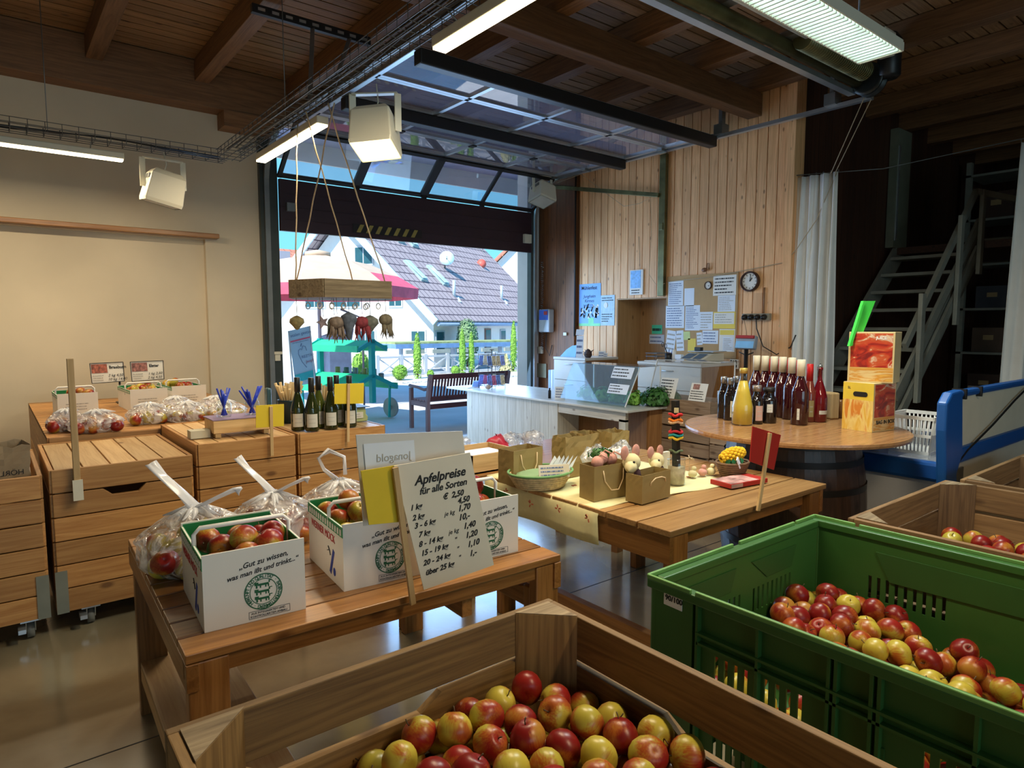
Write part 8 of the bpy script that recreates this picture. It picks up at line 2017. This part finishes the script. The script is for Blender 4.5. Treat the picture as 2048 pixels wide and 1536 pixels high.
# parasol
PC = Vector((5.15, 12.6, 0)); r = thing('parasol', 'large cream parasol with a red and pink border outside', 'parasol', PC)
mb = MB(); n = 8; R_ = 1.95; zt_, ze = 2.86, 2.22
def pring(rr, z): return [(PC.x + rr * math.cos(2 * PI * (k + 0.3) / n), PC.y + rr * math.sin(2 * PI * (k + 0.3) / n), z) for k in range(n)]
r0, r1_, r2, r3 = pring(0.16, zt_), pring(1.0, zt_ - 0.17), pring(1.55, zt_ - 0.40), pring(R_, ze)
for A_, B_, mi in ((r0, r1_, 0), (r1_, r2, 0), (r2, r3, 1)):
    for k in range(n): mb.quad(A_[k], B_[k], B_[(k + 1) % n], A_[(k + 1) % n], mi if k in (6, 7) else 0)
r4 = pring(R_ * 0.99, ze - 0.2)
for k in range(n): mb.quad(r3[k], r4[k], r4[(k + 1) % n], r3[(k + 1) % n], 1)
part('canopy', mb, [M_ORANGE, plain('pink_fabric', (0.75, 0.12, 0.20), 0.8)], r)
mb = MB(); mb.lathe([(0.25, zt_ - 0.03), (0.24, zt_ + 0.06), (0.05, zt_ + 0.10), (0.0001, zt_ + 0.1)], PC, 16); part('vent_cap', mb, M_ORANGE, r)
mb = MB(); mb.tube([PC + Vector((0, 0, -0.02)), PC + Vector((0, 0, 2.9))], 0.035, 10); part('pole', mb, plain('pole_lilac', (0.35, 0.32, 0.42), 0.5), r)
mb = MB()
for k in range(n): mb.beam(PC + Vector((0, 0, 2.78)), Vector(r3[k]) + Vector((0, 0, 0.0)), 0.02, 0.02)
part('rib', mb, M_BARK, r)
mb = MB(); mb.tube([(5.3, 11.0, -0.02), (5.3, 11.0, 1.62), (4.95, 11.15, 1.78)], 0.02, 8); solo('bent_pole', mb, plain('pole_dark', (0.12, 0.11, 0.16), 0.5), 'thin bent dark pole behind the banner', 'pole')
mb = MB(); a = onz(735, 735, 0.5)
r = thing('covered_box', 'grey-violet covered cabinet standing behind the market cart', 'cabinet', (6.0, 12.6, 0))
a, b_, c_, d_ = ony(665, 672, 12.3), ony(708, 657, 12.3), ony(703, 688, 12.3), ony(660, 694, 12.3)
mb = MB(); mb.poly([d_, c_, b_, a], 0.7, nrm=(0.1, 1, 0)); part('sloping_cover', mb, M_CONTR, r)
a2, b2 = ony(662, 720, 12.3), ony(701, 716, 12.3)
mb = MB(); mb.box(d_.x, c_.x, 12.32, 13.0, -0.02, d_.z + 0.02); part('cabinet_body', mb, plain('lilac_grey', (0.30, 0.36, 0.52), 0.8), r)

# shrubs
def foliage(c, sx_, sy_, sz_, n, leaf, seed, shape='ball'):
    rnd = random.Random(seed); mb = MB(); c = Vector(c)
    for k in range(n):
        d = Vector((rnd.gauss(0, 1), rnd.gauss(0, 1), rnd.gauss(0, 1))).normalized(); q = rnd.uniform(0.86, 1.0)
        if shape == 'cone':
            f = rnd.random() ** 1.3; rr = (1 - f) * q + 0.05; a = rnd.uniform(0, 6.28)
            p = c + Vector((math.cos(a) * rr * sx_, math.sin(a) * rr * sy_, (f * 2 - 1) * sz_)); d = Vector((math.cos(a), math.sin(a), 0.4)).normalized()
        elif shape == 'column':
            f = rnd.random(); rr = math.sin(PI * min(0.98, max(0.12, 0.25 + 0.75 * f)) ) ** 0.5 * q; a = rnd.uniform(0, 6.28)
            p = c + Vector((math.cos(a) * rr * sx_, math.sin(a) * rr * sy_, (f * 2 - 1) * sz_)); d = Vector((math.cos(a), math.sin(a), 0.5)).normalized()
        else: p = c + Vector((d.x * sx_, d.y * sy_, d.z * sz_)) * q
        t = d.orthogonal().normalized(); t = Matrix.Rotation(rnd.uniform(0, 6.3), 3, d) @ t; n_ = (d + t * rnd.uniform(-0.7, 0.7)).normalized(); t = n_.orthogonal().normalized(); b_ = n_.cross(t); l = leaf * rnd.uniform(0.6, 1.3)
        mb.add([p - t * l, p - b_ * l * 0.5, p + t * l, p + b_ * l * 0.5], [(0, 1, 2, 3)])
    if shape == 'ball': mb.sphere(c, 0.86, 0, 14, (sx_, sy_, sz_))
    elif shape == 'column': mb.sphere(c, 0.85, 0, 12, (sx_, sy_, sz_))
    else: mb.lathe([(sx_ * 0.8, -sz_), (0.02, sz_ * 0.9)], c, 10)
    return mb
def shrub(name, px, py, Y, w_, h_, mat, label, shape='ball', n=700, leaf=0.03, seed=1, cat='shrub'):
    b_ = ony(px, py, Y); r = thing(name, label, cat, (b_.x, Y, -0.02)); zc = -0.02 + h_ / 2 + (0.05 if shape != 'cone' else 0)
    part('foliage', foliage((b_.x, Y, zc), w_ / 2, w_ / 2, h_ / 2, n, leaf, seed, shape), mat, r)
    mb = MB(); mb.tube([(b_.x, Y, -0.02), (b_.x, Y, zc)], 0.03, 6); part('trunk', mb, M_BARK, r)
shrub('box_ball', 800, 750, 15.6, 0.42, 0.42, M_LEAF, 'largest clipped round bush on the gravel strip', seed=1)
shrub('box_ball', 861, 750, 15.6, 0.20, 0.24, M_LEAF, 'smallest clipped round bush, right of the first cypress', seed=2, n=300)
shrub('box_ball', 911, 750, 16.0, 0.28, 0.30, M_LEAF, 'clipped round bush left of the twin cypresses', seed=3, n=400)
shrub('box_ball', 722, 730, 15.0, 0.50, 0.85, M_LEAF, 'bushy green shrub behind the turquoise cart', seed=4)
shrub('cypress', 835, 750, 15.8, 0.24, 1.25, M_LEAF, 'slim cypress column left of centre in the garden strip', 'column', 700, seed=5)
shrub('cypress', 925, 750, 16.4, 0.22, 1.35, M_LEAF, 'left one of the two close cypress columns', 'column', 700, seed=6)
shrub('cypress', 943, 750, 16.4, 0.20, 1.25, M_LEAF, 'right one of the two close cypress columns', 'column', 700, seed=7)
shrub('cypress', 1027, 740, 16.4, 0.22, 1.6, M_LEAF, 'cypress column beside the white door jamb', 'column', 700, seed=8)
shrub('grey_tree', 935, 745, 19.78, 0.85, 1.75, M_LEAFG, 'loose grey-green bush in front of the dark house wall', 'ball', 1200, 0.05, seed=9)
shrub('grass_clump', 1012, 748, 16.4, 0.5, 0.6, plain('dry_grass', (0.55, 0.55, 0.28), 0.8), 'pale tuft of ornamental grass at the right of the fence', 'cone', 500, 0.05, seed=10)
mb = MB(); rnd = random.Random(5)
mb.box(8.3, 15.5, 15.0, 17.2, -0.02, 0.03)
solo('gravel_bed', mb, plain('white_gravel', (0.62, 0.62, 0.60), 0.9, noise=0.5, nscale=22), 'pale gravel bed along the white fence', 'gravel bed')
# fence with crossed braces
r = thing('white_fence', 'pale fence with crossed braces in front of the garden shed', 'fence', (11, 17.0, 0))
xs = [ony(x, 720, 17.0).x for x in (755, 803, 851, 895, 943, 990, 1037)]
for x in xs: mb = MB(); mb.box(x - 0.05, x + 0.05, 16.96, 17.04, -0.02, 0.64); part('post', mb, M_WFRAME, r)
for a, b_ in zip(xs[:-1], xs[1:]):
    mb = MB(); mb.box(a + 0.05, b_ - 0.05, 16.97, 17.03, 0.54, 0.60); mb.box(a + 0.05, b_ - 0.05, 16.97, 17.03, 0.04, 0.10); part('rail', mb, M_WFRAME, r)
    mb = MB(); mb.beam((a + 0.05, 16.99, 0.10), (b_ - 0.05, 16.99, 0.54), 0.03, 0.04); mb.beam((a + 0.05, 17.02, 0.54), (b_ - 0.05, 17.02, 0.10), 0.03, 0.04); part('crossed_brace', mb, M_WFRAME, r)
# low planted roof behind the fence
r = thing('planted_carport', 'low carport with a planted flat roof behind the white fence', 'shelter', (12, 18.4, 0))
mb = MB(); mb.box(9.6, 15.6, 17.7, 19.3, 0.78, 0.92); part('roof_slab', mb, plain('blue_fascia', (0.16, 0.30, 0.55), 0.6), r); mb = MB(); mb.box(9.6, 15.6, 17.75, 19.25, 0.92, 0.97); part('planting', mb, plain('sedum', (0.30, 0.36, 0.16), 0.9, noise=0.4, nscale=6), r)
for x in (9.8, 11.7, 13.6, 15.4): mb = MB(); mb.box(x, x + 0.1, 17.8, 17.9, -0.02, 0.78); part('post', mb, M_WFRAME, r)
for k in range(6): mb = MB(); mb.box(9.9 + k * 0.95, 10.55 + k * 0.95, 17.62, 17.70, 0.62, 0.74); part('planter_box', mb, plain('planter_grey', (0.35, 0.38, 0.34), 0.7), r)

# farmhouse, rotated
TH = math.radians(26.1); HC = Vector((12.35, 20, 0))
hs = thing('farmhouse', 'white farmhouse with a large brown tiled roof across the yard', 'house', HC, TH, local=True)
M_TILE = tile_mat('brown_roof_tiles', (0.44, 0.36, 0.37), (0.06, 0.04, 0.06), 3.2, 'x')
HU, HG, ZE, ZRI = 9.6, 7.8, 1.95, 5.75
mb = MB(); mb.box(0, HU, 0, HG, -0.02, ZE - 0.1); mb.add([(0, 0, ZE - 0.1), (0, HG, ZE - 0.1), (0, HG / 2, ZRI - 0.2), (HU, 0, ZE - 0.1), (HU, HG, ZE - 0.1), (HU, HG / 2, ZRI - 0.2)], [(0, 1, 2), (3, 5, 4)]); part('house_walls', mb, M_HOUSE, hs)
def roofp(u, s_):  # s 0 at eave .. 1 at ridge
    e0 = Vector((0, -0.45, ZE - 0.38)); e1 = Vector((0, HG / 2, ZRI)); return Vector((u, 0, 0)) + e0.lerp(e1, s_)
def slab(side):
    mb = MB(); vs_ = []
    for u, s_ in ((-0.55, 0), (HU + 0.5, 0), (HU + 0.5, 1), (-0.55, 1)):
        p = roofp(u, s_)
        if side: p = Vector((p.x, HG - p.y, p.z))
        vs_.append(p)
    if side: vs_ = vs_[::-1]
    mb.poly(vs_, 0.12); return mb
for sd_ in (0, 1):
    mt = M_TILE
    o = part('roof_slope', slab(sd_), mt, hs, 'tiled roof slope')
# rows of tiles as real stepped courses on the front slope
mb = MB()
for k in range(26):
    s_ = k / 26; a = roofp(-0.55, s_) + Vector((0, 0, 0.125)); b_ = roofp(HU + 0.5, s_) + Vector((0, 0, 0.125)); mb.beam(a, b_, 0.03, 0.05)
part('tile_course', mb, plain('tile_course_dark', (0.16, 0.11, 0.15), 0.8), hs)  # darker strips along the tile rows
mb = MB(); mb.beam(roofp(-0.58, 0) + Vector((0, 0, 0.02)), roofp(-0.58, 1) + Vector((0, 0, 0.02)), 0.06, 0.26); q0, q1 = roofp(-0.58, 0), roofp(-0.58, 1); mb.beam((q0.x, HG - q0.y, q0.z + 0.02), (q1.x, HG - q1.y, q1.z + 0.02), 0.06, 0.26); part('verge_board', mb, plain('verge_blue', (0.50, 0.66, 0.85), 0.6), hs)
mb = MB(); mb.tube([roofp(-0.5, -0.01), roofp(HU + 0.4, -0.01)], 0.07, 8); part('gutter', mb, plain('gutter_blue', (0.25, 0.36, 0.55), 0.5), hs)
def hwin(v0, v1, z0, z1):
    mb = MB(); mb.box(-0.04, 0.0, v0 - 0.06, v1 + 0.06, z0 - 0.06, z1 + 0.06); f_ = part('window_frame', mb, M_WFRAME, hs); mb = MB(); mb.box(-0.05, -0.04, v0, v1, z0, z1); part('window_pane', mb, M_DGLASS, f_)
    mb = MB(); mb.box(-0.06, -0.05, (v0 + v1) / 2 - 0.02, (v0 + v1) / 2 + 0.02, z0, z1); part('glazing_bar', mb, M_WFRAME, f_)
hwin(2.55, 3.35, 0.6, 1.27); hwin(0.36, 0.90, 0.6, 1.27); hwin(1.34, 1.85, 2.20, 2.80); hwin(2.6, 3.35, 3.75, 4.35); hwin(3.2, 4.4, 2.2, 2.75); hwin(4.9, 5.8, 2.2, 2.8)
def ewin(u0, u1, z0, z1, door=False):
    mb = MB(); mb.box(u0 - 0.06, u1 + 0.06, -0.04, 0.0, z0 - 0.06, z1 + 0.06); f_ = part('window_frame' if not door else 'entrance_door', mb, M_WFRAME if not door else plain('door_brown', (0.25, 0.15, 0.12), 0.6), hs); mb = MB(); mb.box(u0, u1, -0.05, -0.04, z0, z1); part('window_pane', mb, M_DGLASS, f_)
ewin(0.15, 0.65, 0.5, 1.25); ewin(3.9, 4.3, 0.1, 1.3, True); ewin(5.3, 5.7, 0.6, 1.25)
for u, s_ in ((1.9, 0.80), (2.75, 0.78), (0.95, 0.42), (2.35, 0.40)):
    mb = MB(); a, b_ = roofp(u, s_ - 0.09), roofp(u, s_ + 0.09); mb.beam(a + Vector((0, -0.02, 0.19)), b_ + Vector((0, -0.02, 0.19)), 0.42, 0.08, upv=(0, -1, 1)); f_ = part('skylight', mb, plain('skylight_frame', (0.35, 0.50, 0.52), 0.4), hs)
    mb = MB(); mb.beam(a + Vector((0, -0.05, 0.28)), b_ + Vector((0, -0.05, 0.22)), 0.30, 0.02, upv=(0, -1, 1)); part('skylight_glass', mb, plain('sky_glass', (0.55, 0.78, 0.85), 0.1), f_)
def onroof(x, y):
    r_ = ray(x, y); R3 = Matrix.Rotation(TH, 3, 'Z'); e0 = R3 @ roofp(0, 0) + HC; e1 = R3 @ roofp(0, 1) + HC; eu = R3 @ Vector((1, 0, 0)); n_ = eu.cross(e1 - e0); t = (e0 - CAM).dot(n_) / r_.dot(n_); return CAM + r_ * t
p = onroof(890, 545); r = thing('satellite_dish', 'white satellite dish on the brown roof', 'dish', p)
mb = MB(); c = p + Vector((0, -0.15, 0.55)); ax = Vector((-0.5, -0.8, 0.25)); mb.lathe([(0.0001, -0.05), (0.15, -0.03), (0.27, 0.02), (0.30, 0.05), (0.30, 0.07), (0.0001, -0.02)], c, 24, axis=ax); part('dish', mb, plain('dish_blue', (0.55, 0.78, 0.92), 0.5), r); mb = MB(); mb.tube([p, p + Vector((0, 0, 0.5)), c], 0.03, 8); mb.tube([c, c + ax.normalized() * 0.3], 0.01, 5); part('mast', mb, M_STEEL, r)
for px, py, lb in ((908, 600, 'left grey vent pipe on the brown roof'), (1003, 605, 'right grey vent pipe on the brown roof')):
    p = onroof(px, py); mb = MB(); mb.tube([p, p + Vector((0, 0, 0.75))], 0.06, 8); mb.beam(p + Vector((0, -0.25, -0.1)), p + Vector((0.1, 0.1, 0.12)), 0.3, 0.05); solo('vent_pipe', mb, plain('vent_grey', (0.45, 0.55, 0.62), 0.5), lb, 'pipe')
p = onroof(963, 545); mb = MB(); c = ony(963, 528, p.y + 0.3); mb.lathe([(0.0001, 0), (0.20, 0.03), (0.22, 0.06), (0.0001, 0.05)], c, 20, axis=(-0.5, -0.8, 0.2)); mb.tube([c, (c.x, c.y, c.z - 0.5)], 0.025, 6)
solo('red_dish', mb, plain('dish_red', (0.65, 0.13, 0.10), 0.5), 'small red dish at the right edge of the brown roof', 'dish')
c = ony(965, 500, 27.0); mb = MB(); mb.tube([(c.x, c.y, c.z - 1.2), (c.x, c.y, c.z + 0.15)], 0.02, 5); mb.tube([(c.x - 0.35, c.y, c.z + 0.1), (c.x + 0.35, c.y, c.z + 0.1)], 0.015, 5)
for k in range(6): mb.tube([(c.x - 0.3 + k * 0.12, c.y - 0.12, c.z + 0.1), (c.x - 0.3 + k * 0.12, c.y + 0.12, c.z + 0.1)], 0.01, 4)
solo('tv_antenna', mb, M_STEEL, 'thin rooftop antenna against the sky', 'antenna')
# neighbour houses
def house(cx_, cy_, w_, d_, ze, zr, rz, label, col):
    r = thing('neighbour_house', label, 'house', (cx_, cy_, 0), rz, local=True)
    mb = MB(); mb.box(-w_ / 2, w_ / 2, -d_ / 2, d_ / 2, -0.02, ze); mb.add([(-w_ / 2, -d_ / 2, ze), (-w_ / 2, d_ / 2, ze), (-w_ / 2, 0, zr - 0.1), (w_ / 2, -d_ / 2, ze), (w_ / 2, d_ / 2, ze), (w_ / 2, 0, zr - 0.1)], [(0, 1, 2), (3, 5, 4)]); part('house_walls', mb, M_HOUSE, r)
    for s_ in (-1, 1):
        v = [(-w_ / 2 - 0.3, s_ * (d_ / 2 + 0.3), ze - 0.2), (w_ / 2 + 0.3, s_ * (d_ / 2 + 0.3), ze - 0.2), (w_ / 2 + 0.3, 0, zr), (-w_ / 2 - 0.3, 0, zr)]
        mb = MB(); mb.poly(v if s_ < 0 else v[::-1], 0.1); part('roof_slope', mb, col, r)
    mb = MB(); mb.box(0.2, 1.1, -d_ / 4 - 0.3, -d_ / 4 + 0.3, (ze + zr) / 2 + 0.1, (ze + zr) / 2 + 0.7); part('dormer', mb, M_WFRAME, r)
M_RT = tile_mat('red_roof_tiles', (0.62, 0.24, 0.15), (0.30, 0.10, 0.07), 3.0, 'x')
c = ony(1003, 600, 38); house(c.x + 0.6, 38, 7, 7, 3.4, 7.0, math.radians(60), 'red-roofed house behind the right end of the farmhouse', M_RT)
c = ony(590, 560, 34); house(c.x - 2.2, 34, 9, 7, 3.4, 5.3, math.radians(5), 'low red roof at the far left behind the parasol', M_RT)
c = ony(645, 640, 40); r = thing('conifer', 'bluish conifer rising behind the parasol', 'tree', (c.x, 40, -0.02))
part('foliage', foliage((c.x, 40, 4.7), 1.7, 1.7, 2.6, 2200, 0.16, 3, 'cone'), plain('conifer_green', (0.12, 0.24, 0.14), 0.8, noise=0.3), r)
mb = MB(); mb.tube([(c.x, 40, -0.02), (c.x, 40, 3)], 0.2, 8); part('trunk', mb, M_BARK, r)

_o = solo('small_apples', FAR, [A_RED, A_MIX, A_YEL], 'small distant apples filling the cartons and clear bags on the long bench', 'apples', kind='stuff')
